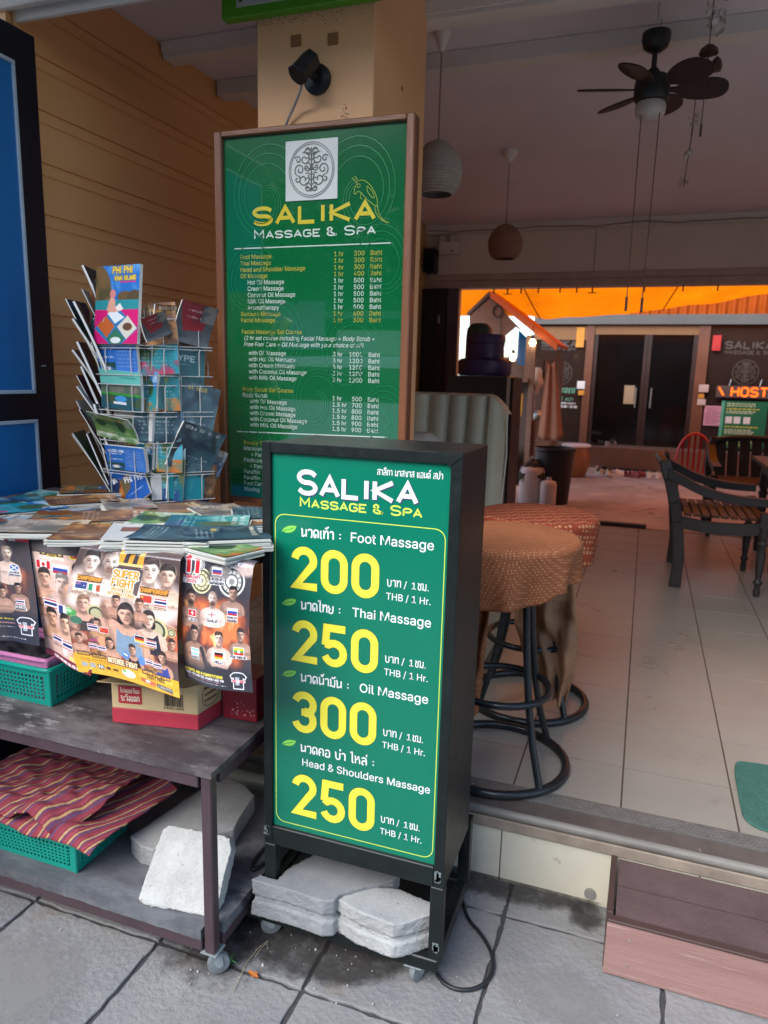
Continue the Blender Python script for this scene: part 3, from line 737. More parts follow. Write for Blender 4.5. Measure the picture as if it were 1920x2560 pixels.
# ================================================================== printed pictures (colour per vertex, painted by this script)
def vnoise(h, w, cells, seed, octv=4):
    r = np.random.RandomState(seed); out = np.zeros((h, w)); amp = 1; tot = 0
    for o in range(octv):
        n = int(cells * 2 ** o) + 2; g = r.rand(n + 1, n + 1)
        y = np.linspace(0, n - 1.001, h); x = np.linspace(0, n - 1.001, w); yi = y.astype(int); xi = x.astype(int)
        fy = (y - yi)[:, None]; fx = (x - xi)[None, :]; fy = fy * fy * (3 - 2 * fy); fx = fx * fx * (3 - 2 * fx)
        a = g[yi][:, xi]; b = g[yi][:, xi + 1]; c = g[yi + 1][:, xi]; d = g[yi + 1][:, xi + 1]
        out += amp * (a * (1 - fx) * (1 - fy) + b * fx * (1 - fy) + c * (1 - fx) * fy + d * fx * fy); tot += amp; amp *= .5
    return out / tot
def rgb(h):
    if not isinstance(h, str): return np.array(h, float)
    h = h.lstrip('#'); return np.array([int(h[i:i + 2], 16) / 255 for i in (0, 2, 4)])
class Cv:
    """a small canvas: x runs 0..A, y runs 0..1 downwards"""
    def __init__(s, A, res, bg):
        s.h = res; s.w = max(4, int(res * A)); s.A = A
        s.a = np.empty((s.h, s.w, 3)); s.a[:] = rgb(bg)
        s.Y, s.X = np.meshgrid((np.arange(s.h) + .5) / s.h, (np.arange(s.w) + .5) / s.w * A, indexing='ij'); s.px = 1.0 / res
    def mix(s, m, col):
        m = np.clip(m, 0, 1)[..., None]; s.a = s.a * (1 - m) + (rgb(col) if not (isinstance(col, np.ndarray) and col.ndim == 3) else col) * m; return s
    def ell(s, cx, cy, rx, ry, col, soft=None, rot=0, al=1):
        c, n = math.cos(rot), math.sin(rot); dx, dy = s.X - cx, s.Y - cy
        d = np.sqrt(((dx * c + dy * n) / rx) ** 2 + ((-dx * n + dy * c) / ry) ** 2)
        k = soft if soft else s.px / min(rx, ry)
        return s.mix(al * (1 - (d - 1 + k / 2) / k), col)
    def rect(s, x0, x1, y0, y1, col, al=1, ang=0):
        if ang:
            cx, cy = (x0 + x1) / 2, (y0 + y1) / 2; c, n = math.cos(ang), math.sin(ang); dx, dy = s.X - cx, s.Y - cy
            u, v = dx * c + dy * n, -dx * n + dy * c; m = (np.abs(u) <= (x1 - x0) / 2) & (np.abs(v) <= (y1 - y0) / 2)
        else: m = (s.X >= x0) & (s.X <= x1) & (s.Y >= y0) & (s.Y <= y1)
        return s.mix(m * al, col)
    def poly(s, pts, col, al=1):
        inside = np.zeros(s.X.shape, bool); n = len(pts)
        for i in range(n):
            x0, y0 = pts[i]; x1, y1 = pts[(i + 1) % n]
            if y0 == y1: continue
            c = ((y0 > s.Y) != (y1 > s.Y)) & (s.X < (x1 - x0) * (s.Y - y0) / (y1 - y0) + x0); inside ^= c
        return s.mix(inside * al, col)
    def line(s, pts, w, col, al=1):
        m = np.zeros(s.X.shape)
        for (x0, y0), (x1, y1) in zip(pts, pts[1:]):
            a0, a1, b0, b1 = min(x0, x1) - w * 2, max(x0, x1) + w * 2, min(y0, y1) - w * 2, max(y0, y1) + w * 2
            i0, i1 = max(0, int(b0 * s.h)), min(s.h, int(b1 * s.h) + 2); j0, j1 = max(0, int(a0 / s.A * s.w)), min(s.w, int(a1 / s.A * s.w) + 2)
            if i1 <= i0 or j1 <= j0: continue
            X, Y = s.X[i0:i1, j0:j1], s.Y[i0:i1, j0:j1]; dx, dy = x1 - x0, y1 - y0; L = dx * dx + dy * dy + 1e-12
            t = np.clip(((X - x0) * dx + (Y - y0) * dy) / L, 0, 1); d = np.hypot(X - x0 - t * dx, Y - y0 - t * dy)
            m[i0:i1, j0:j1] = np.maximum(m[i0:i1, j0:j1], np.clip((w / 2 - d) / s.px + .5, 0, 1))
        return s.mix(m * al, col)
    def text(s, t, x, y, size, w, col, fit=None, wide=.8, slope=0, slant=0, out=None, ow=0, al=1):
        st, W = stroke_text(t, size, 'lat', wide, .26, 0); W -= .26 * size; k = fit / W if fit else 1
        P = [[(x + a * k + slant * b, y - b + slope * a * k) for a, b in q] for q in st]
        if out is not None:
            for q in P: s.line(q, w + ow * 2, out, al)
        for q in P: s.line(q, w, col, al)
        return s
    def scribble(s, x0, x1, y, size, col, seed=0, w=None, al=.9):
        """a run of unreadably small print"""
        r = random.Random(seed); x = x0
        while x < x1:
            L = r.uniform(.5, 1.1) * size
            s.rect(x, min(x + L * .55, x1), y - size * r.uniform(.6, 1), y, col, al * r.uniform(.5, 1)); x += L * .8 if r.random() > .15 else L * 1.6
        return s
    def fire(s, y0, y1, cols, seed, al=1):
        n = vnoise(s.h, s.w, 4, seed, 5); n2 = vnoise(s.h, s.w, 7, seed + 1, 4)
        k = np.clip((s.Y - y0) / .08, 0, 1) * np.clip((y1 - s.Y) / .1, 0, 1)
        s.mix(al * k * np.clip((n - .35) * 3, 0, 1), cols[0]); s.mix(al * k * np.clip((n - .5) * 5, 0, 1), cols[1]); s.mix(al * k * np.clip((n2 - .62) * 7, 0, 1) * np.clip((n - .42) * 5, 0, 1), cols[2])
        return s
    def face(s, x, y, h, skin='#c79a83', hair='#1d1a1b', hs='short', beard=False, tilt=0.0, dark=0.0):
        """head of height h centred at x, y, lit from one side"""
        r = random.Random(int(x * 977 + y * 331)); q0 = 1 if r.random() < .6 else -1
        k = rgb(skin) * (1 - dark); rx, ry = h * .30 * r.uniform(.93, 1.07), h * .44; sh = k * .60; hi = np.clip(k * 1.15 + .05, 0, 1); x = x + h * .01
        if hs == 'long':
            s.ell(x, y - h * .1, rx * 1.25, ry * .95, hair); s.poly(chaikin([(x - rx * 1.25, y - h * .1), (x - rx * 1.32, y + h * .42), (x - rx * .75, y + h * .5), (x + rx * .75, y + h * .5), (x + rx * 1.32, y + h * .42), (x + rx * 1.25, y - h * .1)], 1, True), hair)
            s.rect(x - h * .13, x + h * .13, y + h * .3, y + h * .62, k * .68)
        for q in (-1, 1): s.ell(x + q * rx * 1.0, y + h * .02, rx * .16, ry * .2, k * .75)
        s.ell(x, y - h * .06, rx, ry * .86, k); s.ell(x, y + h * .17, rx * .80, ry * .64, k)
        msk = lambda cx, cy, ax, ay, col, sf, al: s.ell(x + cx * rx, y + cy * h, ax * rx, ay * h, col, sf, al=al)
        msk(q0 * .35, -.16, .7, .22, hi, 1.2, .8); msk(q0 * .5, .1, .42, .17, hi, 1.2, .6)
        msk(-q0 * .78, .06, .42, .42, sh, 1.3, .75); msk(-q0 * .35, .22, .3, .12, sh, 1.3, .45)
        e = y - h * .015
        for q in (-1, 1):
            s.ell(x + q * rx * .42, e - h * .015, rx * .30, h * .05, sh * .8, 1.4, al=.6); s.ell(x + q * rx * .42, e, rx * .17, h * .018, '#2a2020', .8, al=.85); s.line([(x + q * rx * .2, e - h * .065), (x + q * rx * .5, e - h * .08), (x + q * rx * .7, e - h * .06)], h * .022, rgb(hair) * .8 + .05 if hs != 'bald' else '#5a453d', .7)
        s.ell(x - q0 * rx * .12, y + h * .07, rx * .14, h * .10, sh, 1.2, al=.6); s.line([(x - rx * .17, y + h * .155), (x + rx * .17, y + h * .155)], h * .028, sh * .8, .8)
        if beard: s.ell(x, y + h * .32, rx * .72, ry * .34, rgb(hair) * .9 + .03, .7, al=.8); s.line([(x - rx * .38, y + h * .205), (x + rx * .38, y + h * .205)], h * .032, hair, .75)
        s.line([(x - rx * .3, y + h * .25), (x, y + h * .243), (x + rx * .3, y + h * .25)], h * .032, rgb('#7d3f3a') * (1 - dark), .9); s.ell(x, y + h * .295, rx * .3, h * .02, sh, 1, al=.6)
        if hs != 'bald':
            j = lambda a: a * r.uniform(.88, 1.12)
            s.poly(chaikin([(x - rx * 1.06, y - h * .02), (x - rx * 1.1, y - h * .34), (x - rx * .6, y - h * j(.50)), (x + rx * .2, y - h * j(.53)), (x + rx * .9, y - h * .43), (x + rx * 1.1, y - h * .2), (x + rx * 1.04, y - h * .02), (x + rx * .88, y - h * .17), (x + rx * .45, y - h * j(.25)), (x - rx * .2, y - h * j(.21)), (x - rx * .85, y - h * .2)], 1, True), hair, .9); s.mix(((np.abs(s.X - x) < rx * 1.1) & (s.Y < y - h * .2) & (s.Y > y - h * .55)) * np.clip(vnoise(s.h, s.w, 90, 3, 2) * 4 - 2.2, 0, 1) * .5 * np.clip(1.15 - np.hypot((s.X - x) / (rx * 1.1), (s.Y - y + h * .25) / (h * .3)), 0, 1), np.clip(rgb(hair) * 2.2 + .08, 0, 1))
            s.ell(x + q0 * rx * .35, y - h * .42, rx * .4, h * .05, np.clip(rgb(hair) * 1.9 + .05, 0, 1), 1.3, al=.5)
        else: s.ell(x, y - h * .33, rx * .95, h * .16, rgb(hair) * .9, 1.4, al=.45)
        return s
    def finish(s, seed=1, grain=.05):
        """print grain and a touch of blur, as in a cheap photographic print"""
        p = np.pad(s.a, ((1, 1), (1, 1), (0, 0)), 'edge'); bl = (p[:-2, 1:-1] + p[2:, 1:-1] + p[1:-1, :-2] + p[1:-1, 2:] + 2 * s.a) / 6
        s.a = .45 * s.a + .55 * bl; s.a *= (1 + grain * (2 * vnoise(s.h, s.w, 40, seed, 3) - 1))[..., None]; s.a = np.clip((s.a - .5) * 1.12 + .56, 0, 1); return s
    def bust(s, x, y, h, skin='#c79a83', hair='#1d1a1b', hs='short', beard=False, top=None, L=1.6, W=1.0, pose=0, dark=0.0, arms=True):
        k = rgb(skin) * (1 - dark); sh = k * .74; hi = np.clip(k * 1.12, 0, 1); sw = h * .98 * W; b = y + h * (.55 + L)
        s.poly([(x - h * .2, y + h * .3), (x + h * .2, y + h * .3), (x + h * .24, y + h * .62), (x - h * .24, y + h * .62)], sh)
        s.poly(chaikin([(x - h * .22, y + h * .52), (x - sw * .8, y + h * .72), (x - sw, y + h * .95), (x - sw * 1.05, b), (x + sw * 1.05, b), (x + sw, y + h * .95), (x + sw * .8, y + h * .72), (x + h * .22, y + h * .52)], 2, True), k)
        s.ell(x + sw * .3, y + h * 1.15, sw * .42, h * .3, hi, .8, al=.6); s.ell(x - sw * .36, y + h * 1.15, sw * .36, h * .28, hi, .8, al=.35)
        s.line([(x, y + h * .8), (x, b)], h * .03, sh, .5); s.line([(x - sw * .6, y + h * 1.4), (x - sw * .1, y + h * 1.45)], h * .03, sh, .6); s.line([(x + sw * .6, y + h * 1.4), (x + sw * .1, y + h * 1.45)], h * .03, sh, .6)
        for q in (-1, 1): s.line([(x + q * sw * .68, y + h * 1.05), (x + q * sw * .72, b)], h * .035, sh, .8)
        if top: s.poly([(x - sw * .5, y + h * .72), (x - sw * .22, y + h * .98), (x + sw * .22, y + h * .98), (x + sw * .5, y + h * .72), (x + sw * .72, b), (x - sw * .72, b)], top)
        if pose == 1:
            s.line([(x - sw * .95, y + h * 1.2), (x - sw * .5, y + h * 1.75), (x + sw * .5, y + h * 1.55)], h * .3, k); s.line([(x + sw * .95, y + h * 1.2), (x + sw * .6, y + h * 1.8), (x - sw * .4, y + h * 1.68)], h * .28, hi, .9); s.line([(x + sw * .5, y + h * 1.72), (x - sw * .5, y + h * 1.6)], h * .03, sh)
        if not top:
            for q in (-1, 1): s.ell(x + q * sw * .38, y + h * 1.32, sw * .40, h * .06, sh, 1.2, al=.7); s.ell(x + q * sw * .42, y + h * 1.25, sw * .05, h * .03, sh * .8)
            s.line([(x - sw * .5, y + h * .74), (x - h * .06, y + h * .80)], h * .03, sh, .6); s.line([(x + sw * .5, y + h * .74), (x + h * .06, y + h * .80)], h * .03, sh, .6)
        s.ell(x - sw * .95, y + h * 1.4, sw * .22, h * .6, sh * .8, 1.3, al=.6); s.ell(x, y + h * .56, h * .2, h * .1, sh * .8, 1.0, al=.7)
        return s.face(x, y, h, skin, hair, hs, beard, dark=dark)
    def flag(s, x, y, w, kind):
        h = w * .62
        def st(cols, vert=False):
            n = len(cols)
            for i, c in enumerate(cols):
                if vert: s.rect(x + w * i / n, x + w * (i + 1) / n, y, y + h, c)
                else: s.rect(x, x + w, y + h * i / n, y + h * (i + 1) / n, c)
        s.rect(x - w * .05, x + w * 1.05, y - w * .05, y + h + w * .05, '#f4f2f0')
        if kind == 'th': st(['#b5303a', '#f2f2f2', '#2b3165', '#2b3165', '#f2f2f2', '#b5303a'])
        elif kind == 'cn': s.rect(x, x + w, y, y + h, '#c8412f'); s.ell(x + w * .2, y + h * .28, w * .08, w * .08, '#f0d050')
        elif kind == 'de': st(['#1b1b1b', '#b8342c', '#e8b52c'])
        elif kind == 'ru': st(['#f2f2f4', '#31489c', '#b5343c'])
        elif kind == 'ie': st(['#2f8f5c', '#f2f2ee', '#c2542f'], True)
        elif kind == 'fr': st(['#2d3a78', '#f2f2ee', '#b8343c'], True)
        elif kind == 'ar': st(['#8ec5e6', '#f4f4f4', '#8ec5e6']); s.ell(x + w / 2, y + h / 2, w * .06, w * .06, '#d9a83a')
        elif kind == 'mm': st(['#e9c33c', '#3f9a48', '#c8382f']); s.ell(x + w / 2, y + h / 2, w * .15, w * .15, '#f6f6f2')
        elif kind == 'ch': s.rect(x, x + w, y, y + h, '#c9252d'); s.rect(x + w * .42, x + w * .58, y + h * .2, y + h * .8, '#ffffff'); s.rect(x + w * .3, x + w * .7, y + h * .4, y + h * .6, '#ffffff')
        elif kind == 'en': s.rect(x, x + w, y, y + h, '#f6f2f2'); s.rect(x + w * .45, x + w * .55, y, y + h, '#c02530'); s.rect(x, x + w, y + h * .42, y + h * .58, '#c02530')
        elif kind == 'au': s.rect(x, x + w, y, y + h, '#3b4a86'); s.rect(x, x + w * .45, y, y + h * .45, '#8a6a92'); s.ell(x + w * .75, y + h * .5, w * .05, w * .05, '#fff5ee')
        elif kind == 'sc': s.rect(x, x + w, y, y + h, '#2f5fb0'); s.line([(x, y), (x + w, y + h)], w * .12, '#f4f4f4'); s.line([(x, y + h), (x + w, y)], w * .12, '#f4f4f4')
        elif kind == 'ca': st(['#c8252d', '#f4f2f0', '#f4f2f0', '#c8252d'], True); s.ell(x + w / 2, y + h / 2, w * .13, w * .15, '#c8252d')
        return s
def linear(a):
    a = np.clip(a, 0, 1); return np.where(a <= .04045, a / 12.92, ((a + .055) / 1.055) ** 2.4)
print_m = vcol_mat('glossy_poster_print', .3, .5)
matte_print_m = vcol_mat('leaflet_print', .36, .15)
paper_m = M('white_paper', '#e3e2dc', .7, .05, 30)
def sheet(name, cv, fn, parent=None, mat=None, back=None, thick=0, nrm=None):
    """curved printed sheet; fn(u, v) -> point with v down"""
    m = MB(); nu, nv = cv.w, cv.h
    m.grid(lambda u, v: fn(u, v), nu - 1, nv - 1)
    cols = linear(cv.a).reshape(-1, 3).astype(np.float32) * .92
    mats = [mat or print_m]
    if thick:
        d = Vector(nrm) * thick
        ring = [(i / 12, 0) for i in range(12)] + [(1, j / 12) for j in range(12)] + [(1 - i / 12, 1) for i in range(12)] + [(0, 1 - j / 12) for j in range(12)]
        P = [Vector(fn(u, v)) for u, v in ring]; n = len(P)
        m.add([p + d * .02 for p in P] + [p + d for p in P], [(i, (i + 1) % n, n + (i + 1) % n, n + i) for i in range(n)], 1); m.grid(lambda u, v: Vector(fn(u, v)) + d, 12, 12, 2 if back else 1)
        mats.append(paper_m)
        if back: mats.append(back)
    m.c = cols
    return m.build(name, mats, parent, smooth=50)

# ---- the four fight posters hanging over the table edge
SK = ['#cfa08a', '#b98a72', '#d8b09c', '#c4937c', '#e0bca8']
def belts(c, x, y, r, col='#d8d8d2', dk='#3b3d40'):
    c.ell(x, y, r, r, col); c.ell(x, y, r * .86, r * .86, dk); c.ell(x, y, r * .72, r * .72, col); c.ell(x, y, r * .5, r * .5, dk); c.ell(x, y, r * .42, r * .42, col); c.ell(x, y, r * .2, r * .2, '#8d8d88')
    for k in range(12):
        a = k * .5236; c.line([(x + r * .56 * math.cos(a), y + r * .56 * math.sin(a)), (x + r * .68 * math.cos(a), y + r * .68 * math.sin(a))], r * .06, dk)
def plate(c, x, y, w, h, t, fg='#22242c', bg_='#f0eeee'):
    c.rect(x - w / 2, x + w / 2, y - h / 2, y + h / 2, bg_); c.text(t, x - w * .44, y + h * .3, h * .6, h * .2, fg, fit=w * .88, wide=.8)
def tshirt(c, x, y, s, t):
    p = [(x - s * .5, y - s * .25), (x - s * .3, y - s * .42), (x - s * .12, y - s * .45), (x + s * .12, y - s * .45), (x + s * .3, y - s * .42), (x + s * .5, y - s * .25), (x + s * .4, y - s * .08), (x + s * .3, y - s * .14), (x + s * .3, y + s * .45), (x - s * .3, y + s * .45), (x - s * .3, y - s * .14), (x - s * .4, y - s * .08)]
    c.poly(p, '#3c3e46'); c.line(p + [p[0]], s * .05, '#f2f2f4'); c.rect(x - s * .18, x + s * .05, y - s * .2, y + s * .25, '#a9adb4'); c.rect(x - s * .42, x + s * .42, y - s * .04, y + s * .1, '#f4f2f2'); c.text(t, x - s * .38, y + s * .08, s * .1, s * .025, '#c23040', fit=s * .76)
def make_p3():
    c = Cv(.66, 430, '#3a3940'); W = .66
    c.mix(.5 * vnoise(c.h, c.w, 5, 5), '#5a5258'); c.fire(.3, .86, ('#8d4030', '#e07a4c', '#ffd28a'), 21)
    belts(c, .20, .20, .10, '#d5cfa8', '#55503a'); belts(c, .48, .18, .12); belts(c, .42, .09, .045); belts(c, .19, .08, .04)
    c.bust(.36, .015, .09, '#8f8784', '#2a2828', L=1.2); c.flag(.30, .085, .085, 'ru'); plate(c, .345, .175, .11, .026, 'BOGUR'); plate(c, .345, .207, .15, .026, 'ISAPANCHICK')
    c.ell(.6, .08, .09, .05, '#c9b3aa', .6); plate(c, .52, .045, .15, .02, 'ZHENG WEIYI')
    for k in (0, 1):
        x = .045 + k * .082; p = [(x, .04), (x + .03, .0), (x + .062, .0), (x + .05, .15), (x + .012, .15), (x + .02, .05)]
        c.line(p + [p[0]], .016, '#f6f4f4'); c.poly(p, '#cf2b33')
    c.rect(.02, .2, .165, .23, '#f4f0f0'); c.text('FEBRUARY', .026, .19, .02, .006, '#bd2530', fit=.165); c.text('2025', .06, .222, .02, .006, '#bd2530', fit=.09)
    c.bust(.50, .265, .115, '#b08c7c', '#1a1819', L=1.0, dark=.08); c.bust(.10, .335, .125, '#a47d6c', '#211d1d', beard=True, L=1.25, dark=.05, pose=1)
    for k in range(26): c.ell(.185 + .05 * rr.random(), .44 + rr.random() * .15, .006, .009, '#4b4648', al=.6)
    c.bust(.315, .325, .125, '#e6c1b4', '#4a3630', hs='bald', beard=True, L=1.2)
    c.flag(.075, .435, .075, 'ch'); plate(c, .115, .512, .10, .024, 'LUKAS'); c.flag(.275, .425, .075, 'en'); plate(c, .315, .497, .11, .024, 'CHARLIE'); c.flag(.46, .385, .085, 'ru'); plate(c, .50, .453, .1, .022, 'KOMILOV'); plate(c, .50, .478, .1, .022, 'OMADDEK')
    c.bust(.58, .575, .105, '#b3907f', '#2b2525', L=1.2, pose=0, dark=.05); c.bust(.135, .61, .125, '#a98370', '#181617', L=1.7, dark=.05); c.line([(.21, .72), (.27, .86)], .04, '#3b3438')
    c.bust(.38, .62, .115, '#d7b2a2', '#3a2c28', L=1.2, top='#e9e4e2', pose=1)
    c.flag(.10, .73, .08, 'ar'); plate(c, .14, .80, .1, .024, 'MARCO'); c.flag(.34, .725, .08, 'de'); plate(c, .38, .797, .08, .024, 'NELLI'); c.flag(.515, .675, .085, 'mm'); plate(c, .55, .745, .15, .022, 'PYAE THEIN OO')
    c.mix(np.clip((c.Y - .80) / .1, 0, 1) * .95, '#35353c')
    c.text('6 FIGHTS AND 6 COMPETITIONS', .01, .918, .017, .006, '#e7d34a', fit=.40); c.text('PRICE : VIP 2,000 THB, STADIUM 1,600 THB', .02, .942, .013, .004, '#f0eef0', fit=.40)
    c.scribble(.02, .40, .958, .010, '#d89aa4', 3); c.scribble(.03, .44, .974, .007, '#d5d5da', 4); tshirt(c, .545, .92, .135, 'FREE T-SHIRT')
    return c
def make_p2():
    c = Cv(.80, 520, '#4b3f3e'); W = .80
    c.mix(.6 * vnoise(c.h, c.w, 5, 9), '#7a625c'); c.fire(.36, .9, ('#7a3128', '#c4664a', '#e8a878'), 33)
    c.rect(0, .8, 0, .012, '#5b2a20')
    c.ell(.13, .36, .20, .17, '#f0d8cc', .5); c.ell(.62, .37, .22, .17, '#f2dcd2', .5)
    c.ell(.40, .42, .2, .08, '#d9c2b8', 1.2, al=.7)
    c.bust(.125, .135, .19, '#f0cdbd', '#2a2627', L=.7, W=.75); c.bust(.275, .125, .20, '#f0d2c4', '#8a6a5c', hs='bald', beard=True, L=.7, W=.7)
    c.bust(.58, .145, .20, '#efcdbb', '#3a3030', L=.7, W=.75); c.bust(.71, .165, .165, '#dcb49e', '#2c2828', L=.6, W=.8)
    c.rect(.335, .525, .0, .125, '#ee9f3c'); c.rect(.335, .525, .115, .135, '#f4c783')
    for x in (.375, .445): c.poly([(x + .018, .0), (x + .05, .0), (x + .03, .115), (x - .005, .115)], '#3e3c40')
    c.poly([(.30, .15), (.53, .15), (.51, .34), (.33, .34)], '#4a4042', .85)
    c.text('SUPER', .315, .225, .052, .013, '#e9963a', fit=.185, out='#fbf3ea', ow=.006); c.text('FIGHT', .315, .292, .052, .013, '#e9963a', fit=.165, out='#fbf3ea', ow=.006)
    c.text('MUAYTHAI', .32, .328, .026, .006, '#e0a050', fit=.155, out='#fbf3ea', ow=.003); c.text('INTERNATIONAL', .295, .362, .024, .006, '#d89a50', fit=.20, out='#fbf3ea', ow=.003)
    for x, y, w in ((.055, .28, .18), (.53, .30, .195), (.135, .595, .15)):
        c.poly([(x - .008, y - .035), (x + w + .008, y - .03), (x + w, y + .012), (x, y + .012)], '#3a2a22', .9); c.text('CHAMPIONSHIP', x, y, .026, .007, '#e39a3c', fit=w)
        c.scribble(x + .01, x + w - .01, y + .016, .010, '#c98a3a', int(x * 100))
    c.flag(.05, .30, .085, 'au'); c.flag(.15, .305, .085, 'ie'); c.flag(.53, .325, .085, 'cn'); c.flag(.635, .335, .085, 'th')
    for x0, x1, y in ((.03, .23, .375), (.51, .72, .395)): c.rect(x0, x1, y, y + .018, '#8d6a50', .8); c.text('VS', (x0 + x1) / 2 - .01, y + .016, .016, .004, '#f0e0c0', fit=.022); c.scribble(x0 + .01, x1 - .01, y + .014, .010, '#f0e6d8', int(x0 * 50))
    for k, (x, y, r_) in enumerate(((.22, .53, .07), (.65, .56, .085), (.76, .56, .03), (.02, .52, .03))): c.ell(x, y, r_, r_, '#cdbf8c'); c.ell(x, y, r_ * .8, r_ * .8, '#39463c'); c.ell(x, y, r_ * .62, r_ * .62, '#b7b08a')
    c.line([(.0, .42), (.1, .44), (.2, .47)], .005, '#d9c690'); c.line([(.62, .46), (.72, .5), (.8, .53)], .005, '#d9c690'); c.line([(.70, .66), (.78, .6)], .006, '#d9c690')
    c.bust(.60, .495, .135, '#dcb6a2', '#26201f', hs='long', L=1.3, top='#2b2a38', W=.95); c.bust(.30, .465, .14, '#d9a48e', '#b58f80', hs='bald', L=1.3, W=.8); c.bust(.125, .46, .14, '#d2a28e', '#7a5a4a', L=1.0, W=.85, top='#473c3c')
    for x, y, h, hr in ((.215, .60, .085, '#2a2120'), (.53, .40, .09, '#3a2a24'), (.36, .40, .09, '#241d1c'), (.76, .64, .08, '#2a2120'), (.06, .64, .075, '#4a3428'), (.40, .66, .07, '#241d1c'), (.575, .73, .07, '#3a2a24')): c.bust(x, y, h, '#b88a74', hr, L=.9, W=.85)
    c.bust(.435, .49, .16, '#cf9f88', '#272223', hs='long', L=1.5, top='#7f97ad', W=1.0)
    c.ell(.03, .545, .045, .028, '#4f9a52'); c.ell(.02, .535, .02, .014, '#a8d6a4', .8); c.ell(.06, .60, .045, .03, '#44705a'); c.line([(.14, .74), (.2, .73)], .012, '#b04a80'); c.ell(.24, .73, .045, .03, '#e89a72')
    c.flag(.14, .615, .07, 'th'); c.flag(.225, .625, .065, 'cn'); c.flag(.49, .63, .07, 'de'); c.flag(.575, .645, .07, 'th')
    for x, y in ((.16, .675), (.5, .695)): c.rect(x, x + .13, y, y + .015, '#b98a4a', .8)
    for x, y, h, hr, tp, hs in ((.06, .735, .075, '#211c1b', None, 'short'), (.285, .735, .085, '#241d1c', None, 'long'), (.46, .745, .085, '#2a2422', '#23222a', 'short'), (.685, .75, .085, '#241d1c', '#3c4690', 'long')):
        c.bust(x, y, h, '#c2937c', hr, hs=hs, L=1.1, W=.9, top=tp)
    c.ell(.40, .80, .03, .03, '#5f86c4'); c.ell(.525, .81, .028, .035, '#5f86c4'); c.line([(.39, .79), (.41, .8)], .012, '#e8eef6')
    c.flag(.125, .765, .055, 'th'); c.flag(.19, .77, .055, 'th'); c.flag(.555, .79, .055, 'th'); c.flag(.62, .795, .055, 'th')
    for x, y in ((.135, .815), (.57, .84)): c.rect(x, x + .11, y, y + .02, '#b5803f', .8); c.text('VS', x + .045, y + .017, .014, .004, '#3a2a1a', fit=.02)
    c.poly([(.0, .855), (.8, .885), (.8, 1.01), (.0, 1.01)], '#eda834')
    c.mix((c.Y > .965) * .25, '#f4c05a')
    for x, w, y, t in ((.03, .09, .858, 'URABAN'), (.135, .10, .866, 'WIZARD'), (.515, .09, .893, 'COMPETITION'), (.615, .12, .9, 'START 9.00 PM')):
        c.rect(x, x + w, y - .022, y + .008, '#3a2c22'); c.text(t, x + .008, y, .014, .004, '#e8b25a', fit=w - .016)
    c.text('INTENSE FIGHT', .25, .885, .036, .009, '#f0d6b0', fit=.23, out='#6a3a20', ow=.006)
    c.scribble(.02, .3, .895, .011, '#6a4a20', 7); c.scribble(.04, .28, .91, .009, '#7a5a2a', 8)
    for k in range(2): c.rect(.045 + k * .055, .085 + k * .055, .918, .952, '#9aa4ae', .9)
    c.rect(.155, .205, .922, .955, '#4b4638'); c.line([(.16, .95), (.17, .925), (.18, .95), (.19, .925), (.2, .95)], .006, '#f4efe0'); c.ell(.235, .938, .018, .012, '#5a4420'); c.rect(.27, .31, .93, .948, '#5a4420')
    c.ell(.395, .94, .055, .03, '#f4f4ee'); c.ell(.365, .925, .015, .012, '#8ac06a'); c.scribble(.36, .45, .958, .012, '#e3a9a0', 9)
    c.rect(.485, .755, .905, .93, '#f4b94c'); c.text('TICKET PRICE', .55, .927, .02, .005, '#5a4018', fit=.14)
    c.poly([(.49, .935), (.61, .945), (.61, .975), (.50, .965)], '#c9684a'); c.ell(.55, .952, .02, .01, '#f0e6dc'); c.poly([(.62, .945), (.745, .955), (.75, .99), (.62, .975)], '#6a6660'); c.scribble(.63, .74, .972, .016, '#e8e4da', 12); c.rect(.52, .6, .982, .984, '#4a3414'); c.rect(.64, .75, 1 - .006, 1 - .003, '#4a3414')
    return c
